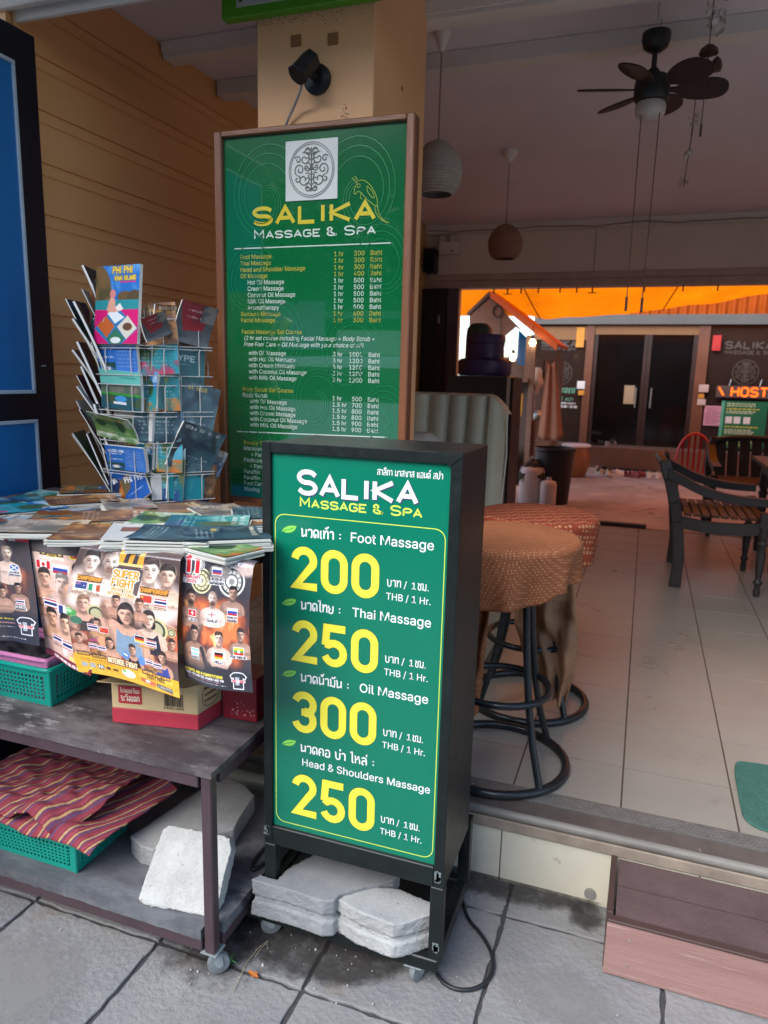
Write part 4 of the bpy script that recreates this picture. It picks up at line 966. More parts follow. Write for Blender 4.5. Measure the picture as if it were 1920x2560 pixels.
def make_p1():
    c = Cv(.50, 400, '#e3c4b6')
    c.mix(.5 * vnoise(c.h, c.w, 4, 3), '#b98a7c'); c.mix(np.clip((c.Y - .45) * 2, 0, 1) * .5 * vnoise(c.h, c.w, 4, 4), '#8a4a40')
    c.poly([(0, 0), (.06, 0), (.03, .12), (0, .09)], '#c93a38'); c.rect(.18, .30, .0, .08, '#4a4344', .8); c.ell(.12, .05, .09, .06, '#e8cbbd', .5); c.ell(.26, .1, .06, .05, '#e4c2b2', .5)
    c.ell(.145, .14, .055, .05, '#c9b47a'); c.ell(.145, .14, .04, .036, '#8a7442'); c.ell(.145, .14, .015, .014, '#3a2c1a'); c.rect(.06, .11, .125, .17, '#4a3a2a'); c.rect(.18, .23, .125, .17, '#4a3a2a'); c.ell(.085, .148, .015, .015, '#c9b47a'); c.ell(.205, .148, .015, .015, '#c9b47a'); c.text('WELTERWEIGHT 147 LBS.', .055, .195, .014, .004, '#f4ece0', fit=.18)
    c.rect(.275, .5, .02, .175, '#f0d23c'); c.rect(.285, .5, .035, .165, '#c92f35'); c.text('10', .31, .105, .075, .026, '#f4e04a', fit=.11); c.rect(.45, .5, 0, .1, '#f0d23c'); c.text('FEB.20', .30, .15, .028, .009, '#f6ecb0', fit=.19, out='#7a1a20', ow=.003)
    for x, y, h, hr in ((.40, .40, .11, '#241d1c'), (.43, .56, .10, '#4a3630'), (.03, .53, .10, '#2a2220')): c.bust(x, y, h, '#b98c76', hr, L=.8, W=.8)
    c.flag(.03, .215, .10, 'ca'); c.flag(.15, .235, .11, 'ru')
    c.bust(.08, .345, .145, '#cf9f86', '#221f1f', L=.7, W=.8); c.bust(.215, .365, .15, '#c9aca0', '#6a6462', L=.6, W=.8); c.bust(.335, .27, .15, '#d9ab90', '#1b191a', L=.9, W=.8, top='#3a2a28')
    c.flag(.055, .52, .11, 'th'); c.flag(.18, .545, .11, 'fr'); c.flag(.30, .49, .09, 'th')
    c.bust(.11, .655, .14, '#c39478', '#1d1b1b', L=.8, W=.8); c.bust(.235, .675, .15, '#d5a88e', '#1d1b1b', L=.8, W=.8)
    c.flag(.10, .80, .09, 'th'); c.flag(.205, .815, .10, 'th'); c.rect(.09, .30, .885, .97, '#d6b6a8', .8); c.ell(.23, .905, .03, .025, '#e8d8d0')
    c.text('SF', .32, .63, .05, .012, '#e0962f', fit=.07, out='#f4e4c8', ow=.004); c.text('MU', .30, .775, .055, .014, '#ffffff', fit=.10); c.text('INTER', .33, .83, .035, .008, '#ffffff', fit=.1); c.text('CHAMP', .33, .875, .035, .008, '#ffffff', fit=.12)
    c.poly([(0, .945), (.5, .955), (.5, 1.01), (0, 1.01)], '#7a2c34'); c.text('PATONG BOXING', .29, .945, .026, .007, '#f2dd5a', fit=.21); c.text('TICKET AVAILABLE CALL 076-345578', .09, .985, .017, .005, '#f6f2f0', fit=.34, slope=.03)
    return c
def make_p0():
    c = Cv(.42, 360, '#403d43'); c.mix(.5 * vnoise(c.h, c.w, 5, 15), '#6a5a58'); c.fire(.3, .75, ('#7a4034', '#b8705a', '#d8a080'), 41, .8)
    c.rect(.0, .42, .0, .07, '#8b8a90'); c.rect(.10, .42, .03, .085, '#c92f3c'); c.text('LINE UP', .02, .082, .05, .016, '#f8f4f4', fit=.30)
    c.bust(.20, .2, .13, '#d5bcae', '#8a7468', L=1.6, W=.9, beard=True); c.flag(.22, .30, .075, 'sc'); plate(c, .25, .365, .11, .022, 'JAMES'); plate(c, .25, .39, .12, .022, 'URECHAN')
    c.bust(.27, .5, .10, '#a98674', '#1c1a1b', L=1.6, W=.9, dark=.05); c.flag(.24, .60, .075, 'th'); plate(c, .275, .665, .10, .022, 'PETCH'); plate(c, .275, .69, .11, .022, 'MORAKHOT'); c.bust(.12, .55, .1, '#b58f7c', '#2a2424', L=1.4, W=.9)
    c.mix(np.clip((c.Y - .70) / .08, 0, 1) * .95, '#36363c'); c.scribble(.0, .2, .80, .016, '#e8d84a', 2); c.scribble(.0, .2, .835, .014, '#e8a0a8', 3); c.scribble(.0, .2, .87, .010, '#e8e8ea', 4); tshirt(c, .31, .84, .17, 'FREE T-SHIRT'); c.scribble(.0, .3, .965, .012, '#f0f0f2', 5)
    return c
def hang(xL, xR, y0, z0, zL, zR, amp, ph, roll=.022):
    """sheet coming over the table edge: xL(v), xR(v), bottom heights zL/zR"""
    def fn(u, v):
        t = max(0, (v - .03) / .97); x = xL(t) * (1 - u) + xR(t) * u
        zb_ = zL * (1 - u) + zR * u; a = min(1, v / .06) * math.pi / 2
        if v < .06: y = y0 + roll * (1 - math.sin(a)) ; z = z0 - roll * (1 - math.cos(a)) * .6
        else:
            k = (v - .06) / .94; z = (z0 - roll * .6) + (zb_ - z0 + roll * .6) * k
            y = y0 + amp * (math.sin(u * 6 + ph) * .5 + math.sin(k * 3.2 + ph) * .6) * k - .012 * k + .02 * k * k * math.sin(u * 3 + ph)
        return (x, y, z)
    return fn
lerp = lambda pts: (lambda t: float(np.interp(t, [p[0] for p in pts], [p[1] for p in pts])))
ZT = 1.171
tag(sheet('poster', make_p0().finish(0), hang(lerp([(0, -1.62), (1, -1.63)]), lerp([(0, -1.472), (.5, -1.455), (1, -1.435)]), 1.404, ZT, .858, .882, .010, .5)), 'dark fight poster at the far left of the table edge', 'poster', 'fight posters over the table edge')
tag(sheet('poster', make_p1().finish(1), hang(lerp([(0, -1.472), (.3, -1.468), (.85, -1.452), (1, -1.45)]), lerp([(0, -1.24), (1, -1.27)]), 1.412, ZT, .846, .828, .006, 1.6)), 'pale fight poster with yellow date box, partly under the centre poster', 'poster', 'fight posters over the table edge')
tag(sheet('poster', make_p3().finish(3), hang(lerp([(0, -1.005), (1, -1.0)]), lerp([(0, -.808), (.3, -.818), (.55, -.815), (1, -.797)]), 1.400, ZT, .862, .870, .010, 2.4)), 'dark fight poster with a red date and flames, at the right end of the table', 'poster', 'fight posters over the table edge')
tag(sheet('poster', make_p2().finish(2), hang(lerp([(0, -1.28), (.3, -1.322), (.47, -1.338), (.9, -1.318), (1, -1.305)]), lerp([(0, -.990), (.5, -1.002), (.8, -.998), (1, -.990)]), 1.380, ZT, .836, .826, .006, 0.4)), 'centre fight poster with orange heading and yellow bottom band', 'poster', 'fight posters over the table edge')
# ================================================================== steel table on castors with its load
tbl = thing('display_table', 'brown steel framed display table with two worn shelves on castors', 'table', (-1.46, 1.74, 0))
tsteel = M('brown_painted_steel', '#4b3a3f', .45, .18, 12, .12, 60, spots=(34, .70, '#8d7f7c'))
worn = M('worn_dark_shelf_board', '#443c3e', .7, .2, 5, .25, 50, col2='#736b6a', thresh=(.42, .60), spots=(9, .57, '#9a9390'), stretch=(.6, 1.3, 1))
worn2 = M('worn_grey_shelf_board', '#56575b', .75, .2, 4, .25, 50, col2='#7d8084', thresh=(.42, .62), spots=(8, .58, '#47444a'), stretch=(.6, 1.3, 1))
TX0, TX1, TY0, TY1 = -2.0, -.945, 1.42, 2.04
for x in (TX0 + .01, TX1 - .034):
    MB().box(x, x + .030, TY0, TY0 + .030, .078, .5915).build('leg', tsteel, tbl, bevel=.003)
    MB().box(x, x + .042, TY1 - .042, TY1, .078, 1.125).build('leg', tsteel, tbl, bevel=.003)
    MB().box(x + .004, x + .038, TY0 + .25, TY1 - .0425, 1.09, 1.125).build('top_bracket', tsteel, tbl)
for z, h in ((.078, .036), (.556, .036)):
    m = MB(); m.box(TX0 + .0425, TX1 - .0425, TY0 + .001, TY0 + .036, z, z + h); m.box(TX0 + .0425, TX1 - .0425, TY1 - .036, TY1 - .001, z, z + h)
    m.box(TX0 + .001, TX0 + .036, TY0 + .0425, TY1 - .0425, z, z + h); m.box(TX1 - .036, TX1 - .001, TY0 + .0425, TY1 - .0425, z, z + h); m.build('shelf_frame', tsteel, tbl, bevel=.002)
# boards are notched round the posts by standing between them
def notched(z0, z1, mat, name, full=False):
    m = MB(); n = 80; p = []
    a, b, c, d = TX0 + .043, TX1 - .043, TY0 - .003, TY1 + .003
    if full: b = TX1 + .001
    p += [(a + (b - a) * i / n, c + rr.uniform(-.002, .0012)) for i in range(n + 1)] + ([(b, TY0 + .043), (TX1 + .001, TY0 + .043)] if not full else []) + [(TX1 + .001 + rr.uniform(-.001, .001), TY0 + .043 + (TY1 - TY0 - .086) * i / 20) for i in range(1, 20)]
    p += [(TX1 + .001, TY1 - .043), (b, TY1 - .043), (b, d), (a, d), (a, TY1 - .043), (TX0 - .001, TY1 - .043), (TX0 - .001, TY0 + .043), (a, TY0 + .043)]
    m.prism(p, z0, z1); m.build(name, mat, tbl)
notched(.592, .609, worn, 'upper_shelf', True); notched(.1145, .144, worn2, 'lower_shelf')
MB().box(TX0 - .02, TX1 + .03, TY0 - .01, TY1 + .02, 1.1255, 1.164).build('table_top', worn, tbl, bevel=.003)
for x, y, a in ((TX1 - .022, TY0 + .022, .7), (TX1 - .022, TY1 - .03, 2.4), (TX0 + .02, TY0 + .02, .3), (TX0 + .02, TY1 - .03, 1.9)): castor(x, y, a, tbl, .0775)
# ---- leaflet pictures
PAL = [('#2a6fb5', '#7fb6d8', '#3d5a3a', '#1f8f9a'), ('#1c4f8f', '#e0a040', '#7a4a28', '#204a5a'), ('#2f8f8a', '#a8d8cc', '#5a6a4a', '#1d6f7a'), ('#243a4a', '#5a7a82', '#2a3a34', '#385a66'),
       ('#d8d6d0', '#b0b8bc', '#8a5a40', '#5a8a9a'), ('#8a8078', '#c8b8a0', '#5a4438', '#6a6a66'), ('#6a4a3a', '#c89058', '#4a3428', '#7a5a48'), ('#3a6a3a', '#a8c070', '#2a4a2a', '#5a8a4a')]
def leaf_cv(seed, style, A=.70, res=64):
    r = random.Random(seed); p = PAL[style % len(PAL)]; c = Cv(A, res, p[0]); n = vnoise(c.h, c.w, 4, seed + 50)
    hz = r.uniform(.35, .5)
    if style < 3 or style == 7:
        c.mix(np.clip(1 - c.Y / hz, 0, 1) * .6, p[1]); c.mix((n > .55) * (c.Y < hz) * .5, '#e8f0f2')
        c.mix((c.Y > hz) * 1.0, p[3]); c.mix((c.Y > hz) * np.clip(n * 2 - .9, 0, 1), p[1])
        for k in range(3):
            x = r.uniform(0, A); w = r.uniform(.08, .2); c.ell(x, hz, w, r.uniform(.1, .3), p[2], .3); c.mix(0, p[2])
        c.mix((c.Y > .78) * np.clip(n * 3 - 1, 0, 1) * .9, r.choice(['#d0702a', '#f0ece0', '#c8385a', '#1d3f7a']))
    elif style == 4:
        c.mix(.3 * n, p[1])
        for k in range(2): x = r.uniform(0, A * .5); y = r.uniform(.2, .6); c.rect(x, x + A * .5, y, y + .25, r.choice([p[2], p[3], '#3a5a3a'])); c.mix(0, p[1])
    else:
        c.mix(np.clip(n * 2.4 - .8, 0, 1), p[1]); c.mix(np.clip(vnoise(c.h, c.w, 6, seed + 9) * 3 - 1.7, 0, 1), p[2]); c.ell(r.uniform(.2, A - .2), r.uniform(.4, .7), .2, .2, p[3], .8)
    for k in range(r.randint(1, 2)): c.scribble(A * .1, A * r.uniform(.55, .9), .12 + k * .1, .08, r.choice(['#f4ecd0', '#f2f2f0', '#f0c84a']), seed + 7 + k)
    for k in range(4): c.scribble(A * .1, A * .85, .68 + k * .06, .03, '#e8e8e4', seed + k, al=.5)
    return c
def phi_cv():
    c = Cv(.76, 130, '#2a6fc0'); n = vnoise(c.h, c.w, 5, 71)
    c.mix(np.clip(n * 2 - .9, 0, 1) * (c.Y < .4), '#9cc8e8'); c.ell(.0, .34, .28, .36, '#7a5c34'); c.mix(np.clip(n * 3 - 1.4, 0, 1) * ((c.X / .28) ** 2 + ((c.Y - .34) / .36) ** 2 < 1), '#4a4a28')
    c.ell(.52, .40, .13, .07, '#6a5434'); c.ell(.68, .40, .12, .08, '#5a4a30'); c.rect(0, .76, .44, .60, '#2f8f96'); c.rect(0, .76, .56, 1, '#d61f74')
    c.poly([(.38, .52), (.76, .80), (.38, 1.08), (.0, .80)], '#2f7ab0')
    c.poly([(.38, .58), (.52, .66), (.36, .74), (.22, .6)], '#e8eef0'); c.poly([(.05, .76), (.2, .64), (.36, .77), (.22, .92)], '#c8642a'); c.poly([(.4, .78), (.58, .64), (.74, .80), (.56, .94)], '#dcd6c8'); c.ell(.58, .78, .08, .05, '#6a4a30'); c.poly([(.22, .93), (.38, .80), (.54, .93), (.38, 1.05)], '#3a7a58'); c.ell(.38, .95, .09, .04, '#e8f0ea')
    c.poly(chaikin([(.30, .38), (.36, .44), (.36, .56), (.42, .52), (.50, .58), (.20, .60), (.23, .5), (.26, .42)], 2, True), '#e3a58e'); c.ell(.31, .36, .05, .055, '#d98a86'); c.poly([(.36, .53), (.44, .48), (.5, .56), (.4, .58)], '#f2e8e4')
    c.text('PHI PHI', .30, .10, .075, .018, '#f4d85a', fit=.33, out='#4a3010', ow=.006); c.text('KHAI ISLAND', .34, .19, .05, .013, '#f4d85a', fit=.35, out='#4a3010', ow=.005); c.rect(.43, .70, .205, .225, '#d61f74')
    return c
def look_cv(A=1.45):
    c = Cv(A, 72, '#2f6fc0'); c.mix((c.X > A * .46) * .35, '#5a86d0'); c.text('LOOK LOOK', .22, .26, .10, .022, '#eef4fa', fit=.48); c.ell(.13, .22, .05, .04, '#e8b0b0')
    for k in range(2): c.scribble(.14, .62, .36 + k * .22, .06, '#f2f4f8', k); 
    for k in range(7): c.scribble(A * .52, A * .94, .22 + k * .1, .05, '#8fa8dc', 20 + k)
    n = vnoise(c.h, c.w, 7, 5); c.mix((c.Y > .7) * (c.X < A * .46) * np.clip(n * 3 - .8, 0, 1), '#2a4a3a'); c.ell(.35, .86, .14, .06, '#f0e0e0', .6)
    return c
def teal_cv():
    c = Cv(1.1, 80, '#6fc4b8'); n = vnoise(c.h, c.w, 5, 8); c.mix((c.Y > .36) * 1., '#5a6a5a'); c.mix((c.Y > .36) * np.clip(n * 2.5 - .8, 0, 1), '#8a7f78'); c.rect(0, 1.1, .58, .64, '#3f9a3a'); c.mix((c.Y > .64) * 1., '#2a5a6a'); c.mix((c.Y > .64) * np.clip(n * 3 - 1.2, 0, 1), '#4a5a40'); c.ell(.55, .72, .16, .08, '#4a9ad8'); c.rect(.35, .7, .8, .86, '#e8ecec'); c.scribble(.55, 1.0, .2, .07, '#2a8a86', 3)
    return c
def hype_cv():
    c = Cv(.62, 110, '#1f5f62'); n = vnoise(c.h, c.w, 5, 18); c.mix((c.Y > .5) * np.clip(n * 2 - .5, 0, 1), '#103a3e'); c.mix(np.clip(n - .5, 0, 1) * .8, '#3a8a86'); c.text('HYPE', .17, .27, .075, .015, '#e0eeec', fit=.3); c.scribble(.12, .5, .12, .02, '#a8c8c4', 2); c.scribble(.24, .38, .33, .02, '#a8c8c4', 3); c.rect(.28, .31, .5, .68, '#c8d8d4', .8)
    return c
def raya_cv():
    c = Cv(.55, 120, '#dce4e6'); n = vnoise(c.h, c.w, 4, 28); c.mix(np.clip((c.Y - .25) * 3, 0, 1) * .5, '#9fc8d8'); c.mix((c.Y > .45) * 1., '#1f8f9c'); c.mix((c.Y > .45) * np.clip(n * 2 - .9, 0, 1), '#4ab0b4'); c.text('RAYA & CORAL', .06, .11, .05, .013, '#2a4a5a', fit=.42); c.text('ISLAND', .17, .18, .04, .01, '#4a6a7a', fit=.2); c.rect(.1, .42, .22, .25, '#a04a5a'); c.poly([(.2, .62), (.22, .44), (.25, .34), (.28, .44), (.3, .62)], '#6a5a3a'); c.ell(.25, .40, .035, .06, '#3a5a34')
    return c
def phuket_cv():
    c = Cv(.62, 110, '#2458a8'); c.poly([(.0, .3), (.3, .2), (.2, .6), (0, .7)], '#6a5a3a'); c.text('PHI PHI', .12, .42, .13, .022, '#f0f4fa', fit=.42, slope=.4); c.scribble(.1, .5, .3, .03, '#c8d8ec', 1); c.scribble(.1, .5, .75, .03, '#c8d8ec', 2)
    return c
def hand_cv():
    c = Cv(.72, 110, '#1f66b8'); n = vnoise(c.h, c.w, 6, 44); c.mix((c.Y < .4) * np.clip(n * 2 - .8, 0, 1), '#58a8d8'); c.mix(((c.X - .55) ** 2 + (c.Y - .75) ** 2 < .13) * 1., '#c87a34'); c.mix(((c.X - .55) ** 2 + (c.Y - .75) ** 2 < .13) * np.clip(n * 3 - 1.3, 0, 1), '#6a3414'); c.poly([(0, .5), (.3, .55), (.34, 1), (0, 1)], '#233258')
    for k in range(5): c.line([(.16, .66), (.16 + .09 * math.cos(-2.6 + k * .55), .66 + .10 * math.sin(-2.6 + k * .55))], .022, '#f4f6f8')
    c.ell(.16, .68, .035, .035, '#f4f6f8'); c.scribble(.1, .6, .14, .06, '#f0d870', 6)
    return c
# ---- leaflet piles lying on the table top
page_m = M('page_edges', '#cfcfc6', .7, .12, 3, stretch=(1, 1, 300))
tones = ['dark blue', 'brown and gold', 'pale teal', 'dark slate', 'white', 'taupe', 'brown', 'green']
def pile(x, y, rz, w, h, t, style, seed, label, z=1.1645, tilt=0.0):
    c, s_ = math.cos(rz), math.sin(rz); U = Vector((c, s_, 0)); V = Vector((-s_, c, 0)); r = random.Random(seed)
    root = thing('leaflet_pile', label, 'leaflets', (x, y, z), 'leaflet piles spread over the table top')
    n = max(2, int(t / .0032)); m = MB()
    for k in range(n):
        ctr = Vector((x + r.uniform(-.005, .005), y + r.uniform(-.006, .006), z + t * (k + .5) / n)); a = rz + r.uniform(-.04, .04)
        u = Vector((math.cos(a), math.sin(a), 0)); v = Vector((-math.sin(a), math.cos(a), 0))
        m.obox(ctr, u * w / 2, v * h / 2, Vector((0, 0, t / n * .40)))
    m.build('page_stack', page_m, root)
    cv = leaf_cv(seed, style, w / h, 84)
    top = z + t + .0012; ben = r.uniform(.001, .006)
    def fn(a, b):
        p = Vector((x, y, top)) + U * ((a - .5) * w) + V * ((.5 - b) * h)
        p.z += ben * ((2 * a - 1) ** 2 * .6 + max(0, b - .6) * r.choice((1, 1)) * 1.2) + max(0, .25 - a) * ben * 2; return p
    sheet('cover', cv, fn, root, matte_print_m)
    return root
k = 0
plan = [(-1.82, 1.48, -.25, .15, .21, .012, 6), (-1.66, 1.47, .35, .15, .21, .010, 1), (-1.475, 1.455, -1.15, .15, .21, .014, 5), (-1.335, 1.475, .42, .15, .21, .016, 6), (-1.195, 1.49, .55, .15, .21, .022, 4), (-1.075, 1.475, -1.25, .15, .2, .03, 3), (-.965, 1.54, -.95, .15, .21, .032, 3), (-.918, 1.452, 1.25, .12, .15, .018, 7),
        (-1.90, 1.66, .1, .15, .21, .01, 0), (-1.74, 1.66, -.5, .15, .21, .012, 0), (-1.585, 1.65, .6, .15, .21, .010, 1), (-1.42, 1.655, -.9, .15, .21, .014, 6), (-1.255, 1.665, .35, .15, .21, .018, 7), (-1.10, 1.66, -1.1, .16, .22, .024, 2), (-.95, 1.70, .7, .15, .21, .016, 6),
        (-1.84, 1.84, .3, .15, .21, .012, 2), (-1.68, 1.83, -.7, .15, .21, .014, 6), (-1.505, 1.835, .8, .15, .21, .012, 5), (-1.335, 1.84, -.5, .15, .21, .012, 6), (-1.175, 1.85, .9, .15, .21, .018, 5), (-1.02, 1.87, -1.0, .16, .22, .02, 3), (-.90, 1.86, .4, .14, .2, .014, 7), (-1.76, 1.97, -.9, .15, .21, .02, 1)]
where = ['nearest the left posters', 'above the left poster', 'above the pale poster', 'above the centre poster\'s left face', 'above the centre poster\'s middle', 'above the join of two posters', 'above the right end poster', 'overhanging the right table corner',
         'in the middle row by the blue door', 'second in the middle row from the door', 'third in the middle row from the door', 'fourth in the middle row from the door', 'fifth in the middle row from the door', 'sixth in the middle row from the door', 'at the right end of the middle row',
         'in the back row by the blue door', 'second in the back row from the door', 'below the front of the wire rack', 'behind the middle of the table', 'below the white island leaflets', 'behind the right end of the table', 'beside the price sign in the back row', 'under the left foot of the rack']
for i, (p, wh) in enumerate(zip(plan, where)):
    pile(*p, seed=100 + i, label='low pile of %s leaflets %s' % (tones[p[6] % 8], wh), z=1.1645 + .0004 * (i % 3) + (.004 if p[0] > -.88 else 0))

# ---- wire leaflet rack behind the table
RX, RY = -1.585, 2.15
wire_m = M('white_coated_wire', '#b9b9b6', .4, .1, 30)
rack = thing('leaflet_rack', 'white wire carousel rack crammed with tour leaflets', 'rack', (RX, RY, .25))
m = MB(); m.tube([(RX, RY, .255), (RX, RY, 1.80)], .012, 10); m.build('post', wire_m, rack, smooth=60)
m = MB(); m.lathe([(.18, 0), (.18, .012), (.03, .03), (.014, .06)], (RX, RY, .2501), 28); m.build('base', wire_m, rack, smooth=40)
tiers = [1.168, 1.262, 1.362, 1.462, 1.578, 1.672]
def side_frame(ang):
    N = Vector((math.sin(ang), -math.cos(ang), 0)); U = Vector((math.cos(ang), math.sin(ang), 0)); return N, U
def pocket(ang, z, w=.205, h=.085, d0=.155, d1=.20):
    N, U = side_frame(ang); O = Vector((RX, RY, z)); m = MB(); r_ = .0016
    fr = [O + N * d0 + U * (-w / 2) + Vector((0, 0, h)), O + N * d1 + U * (-w / 2) + Vector((0, 0, h)), O + N * d1 + U * (w / 2) + Vector((0, 0, h)), O + N * d0 + U * (w / 2) + Vector((0, 0, h))]
    m.tube(fr, r_, 6)
    bt = [O + N * d0 + U * (-w / 2), O + N * d1 + U * (-w / 2), O + N * d1 + U * (w / 2), O + N * d0 + U * (w / 2)]
    m.tube(bt, r_, 6)
    for t in (-.28, .28):
        m.tube([O + N * d0 + U * (w * t) + Vector((0, 0, .001)), O + N * (d1 + .001) + U * (w * t) + Vector((0, 0, .001)), O + N * (d1 + .002) + U * (w * t) + Vector((0, 0, h * .9)), O + N * (d1 + .001) + U * (w * (t + .02)) + Vector((0, 0, h))], r_, 6)
    for t in (-.5, .5): m.tube([O + N * d0 + U * (w * t) + Vector((0, 0, -.05)), O + N * d0 + U * (w * t) + Vector((0, 0, h + .03))], r_, 6)
    m.build('wire_pocket', wire_m, rack)
SIDES = {'front': rad(-9), 'right': rad(52), 'left': rad(-70)}
for sd, a in SIDES.items():
    for z in tiers: pocket(a, z)
def rack_leaf(cv, sd, tier, w, h, label, back=None, du=0, dd=.012, lean=.10, roll=0.0, rise=0.0, thick=.006, bend=0.0, twist=0.0):
    N, U = side_frame(SIDES[sd] + twist); z = tiers[tier] + .004 + rise
    o = Vector((RX, RY, z)) + N * (.158 + dd) + U * du
    W = (Vector((0, 0, 1)) * math.cos(lean) - N * math.sin(lean)).normalized()
    Nn = U.cross(W).normalized()
    if Nn.dot(N) < 0: Nn = -Nn
    cr_, sr_ = math.cos(roll), math.sin(roll); Ur = U * cr_ + W * sr_; Wr = W * cr_ - U * sr_
    def fn(u, v):
        b = bend * (1 - v) ** 2
        return o + Ur * ((u - .5) * w) + Wr * ((1 - v) * h) + Nn * b
    ob = sheet('leaflet', cv, fn, None, matte_print_m, back=back, thick=thick, nrm=-Nn)
    return tag(ob, label, 'leaflet', 'leaflets in the wire rack')
rack_leaf(phi_cv(), 'front', 5, .196, .245, 'tall blue and pink island tour leaflet in the top front pocket', thick=.012, dd=.052)
rack_leaf(leaf_cv(9, 6), 'front', 5, .15, .2, 'dark brown leaflet behind the blue and pink one, at its left', du=-.10, dd=.004, rise=.02, roll=.05)
rack_leaf(leaf_cv(10, 3, .6), 'front', 5, .12, .2, 'grey and red leaflet leaning left of the blue and pink one', du=-.11, dd=.022, roll=-.28, thick=.008)
rack_leaf(leaf_cv(11, 1), 'front', 4, .19, .115, 'orange edged leaflet behind the upper blue wide leaflet', du=.01, dd=.006, thick=.01, rise=.01)
rack_leaf(look_cv(), 'front', 4, .185, .118, 'wide blue leaflet with price list in the second front pocket', du=-.015, dd=.034, thick=.012, bend=.012, lean=.02)
rack_leaf(leaf_cv(12, 0, 1.5), 'front', 3, .19, .125, 'blue wide leaflet behind the pale teal one', du=.03, dd=.01, thick=.012)
rack_leaf(teal_cv(), 'front', 3, .185, .125, 'pale teal beach leaflet in the third front pocket', du=-.005, dd=.036, thick=.012, bend=.012, lean=.04, roll=-.05)
rack_leaf(leaf_cv(13, 7, 1.7), 'front', 2, .19, .085, 'green leaflet flopping out of the fourth front pocket', du=-.02, dd=.044, thick=.006, bend=.045, lean=-.05, roll=-.10)
rack_leaf(leaf_cv(14, 4, 1.6), 'front', 2, .18, .10, 'pale photo leaflet behind the green one', du=.015, dd=.012, thick=.01)
rack_leaf(leaf_cv(15, 3, 1.6), 'front', 1, .185, .105, 'grey landscape leaflet in the fifth front pocket', du=.02, dd=.008, thick=.01, rise=.012)
rack_leaf(leaf_cv(16, 1, 1.6), 'front', 1, .18, .085, 'orange and pink edged leaflet above the lower blue wide leaflet', du=.02, dd=.020, thick=.010, rise=.008)
rack_leaf(look_cv(), 'front', 1, .18, .08, 'lower wide blue leaflet with price list, partly bowed forward', du=.012, dd=.038, thick=.014, bend=.008, lean=-.02)
rack_leaf(leaf_cv(17, 0, 1.6), 'front', 0, .185, .10, 'plain blue leaflet in the bottom front pocket', du=.015, dd=.006, thick=.012, rise=.015)
rack_leaf(hand_cv(), 'front', 0, .13, .125, 'blue leaflet with white hand and orange tiger in the bottom front pocket', du=-.03, dd=.034, thick=.008, lean=.12, roll=-.12)
rack_leaf(phuket_cv(), 'front', 0, .105, .15, 'blue island leaflet tipped over to the right at the bottom of the rack', du=.075, dd=.045, thick=.008, lean=.25, roll=.62)
# right hand side
rack_leaf(leaf_cv(21, 6), 'right', 5, .16, .12, 'grey curled leaflet at the top of the right side', du=.0, dd=.01, thick=.012, bend=.05)
def red_cv():
    c = Cv(.8, 60, '#5a5c60'); c.poly([(0, 0), (.7, 0), (.6, .6), (.2, .7)], '#98303a'); c.rect(.5, .8, 0, .4, '#8a8580'); c.mix(np.clip(vnoise(c.h, c.w, 5, 61) * 3 - 1.5, 0, 1) * .7, '#2a3a48'); c.scribble(.2, .5, .2, .05, '#f2e0e0', 3); c.scribble(.2, .5, .35, .05, '#f2e0e0', 4); return c
rack_leaf(red_cv(), 'right', 4, .12, .12, 'red and grey leaflet drooping at the top of the right side', du=.03, dd=.04, thick=.010, bend=.06, roll=-.2, rise=.10)
rack_leaf(red_cv(), 'right', 4, .085, .07, 'small red and blue folded leaflet between the top pockets', du=-.07, dd=.05, thick=.012, bend=.04, roll=.4, rise=.115)
rack_leaf(leaf_cv(22, 3), 'right', 3, .16, .22, 'dark leaflet behind the dark teal party one', du=.01, dd=.004, thick=.010)
rack_leaf(hype_cv(), 'right', 3, .150, .225, 'dark teal party boat leaflet on the right side', du=-.005, dd=.034, thick=.022, lean=.12, roll=-.10)
def lime_cv():
    c = Cv(.7, 60, '#163c3c'); c.poly([(.35, 0), (.62, 0), (.5, .45)], '#9ac02a'); c.scribble(.08, .4, .4, .08, '#d8e8e0', 4); c.scribble(.08, .5, .62, .05, '#a8c0a8', 5); c.scribble(.08, .5, .75, .05, '#a8c0a8', 6); return c
rack_leaf(lime_cv(), 'right', 2, .15, .185, 'dark green leaflet with lime corner below the dark teal one', du=.02, dd=.03, thick=.012, roll=-.14)
rack_leaf(leaf_cv(24, 3), 'right', 2, .12, .19, 'dark leaflet tilted right beside the lime cornered one', du=.03, dd=.045, thick=.008, roll=-.25)
def yel_cv():
    c = Cv(.8, 60, '#e0b82a'); c.scribble(.15, .6, .3, .1, '#b0803a', 3); c.rect(.1, .6, .6, .7, '#c89a20'); return c
rack_leaf(yel_cv(), 'right', 1, .13, .19, 'yellow leaflet on the right side', du=-.02, dd=.018, thick=.010, roll=-.06)
rack_leaf(leaf_cv(25, 3, .8), 'right', 1, .15, .15, 'black leaflet with pale print leaning over the yellow one', du=.01, dd=.04, thick=.014, bend=.06, roll=-.35)
rack_leaf(leaf_cv(26, 1, .8), 'right', 0, .12, .19, 'orange photo leaflet at the lower right of the rack', du=.03, dd=.016, thick=.008, roll=-.45)
rack_leaf(leaf_cv(27, 4, .6), 'right', 0, .12, .185, 'pale leaflet behind the white island one', du=-.045, dd=.022, thick=.010, roll=-.02)
rack_leaf(raya_cv(), 'right', 0, .125, .195, 'white and turquoise island leaflet in the bottom right pocket', du=.0, dd=.042, thick=.012, roll=-.10)
rack_leaf(leaf_cv(28, 6, .7), 'right', 0, .10, .12, 'gold and brown leaflet at the right edge of the lowest pocket', du=.05, dd=.03, thick=.008, roll=-.2)
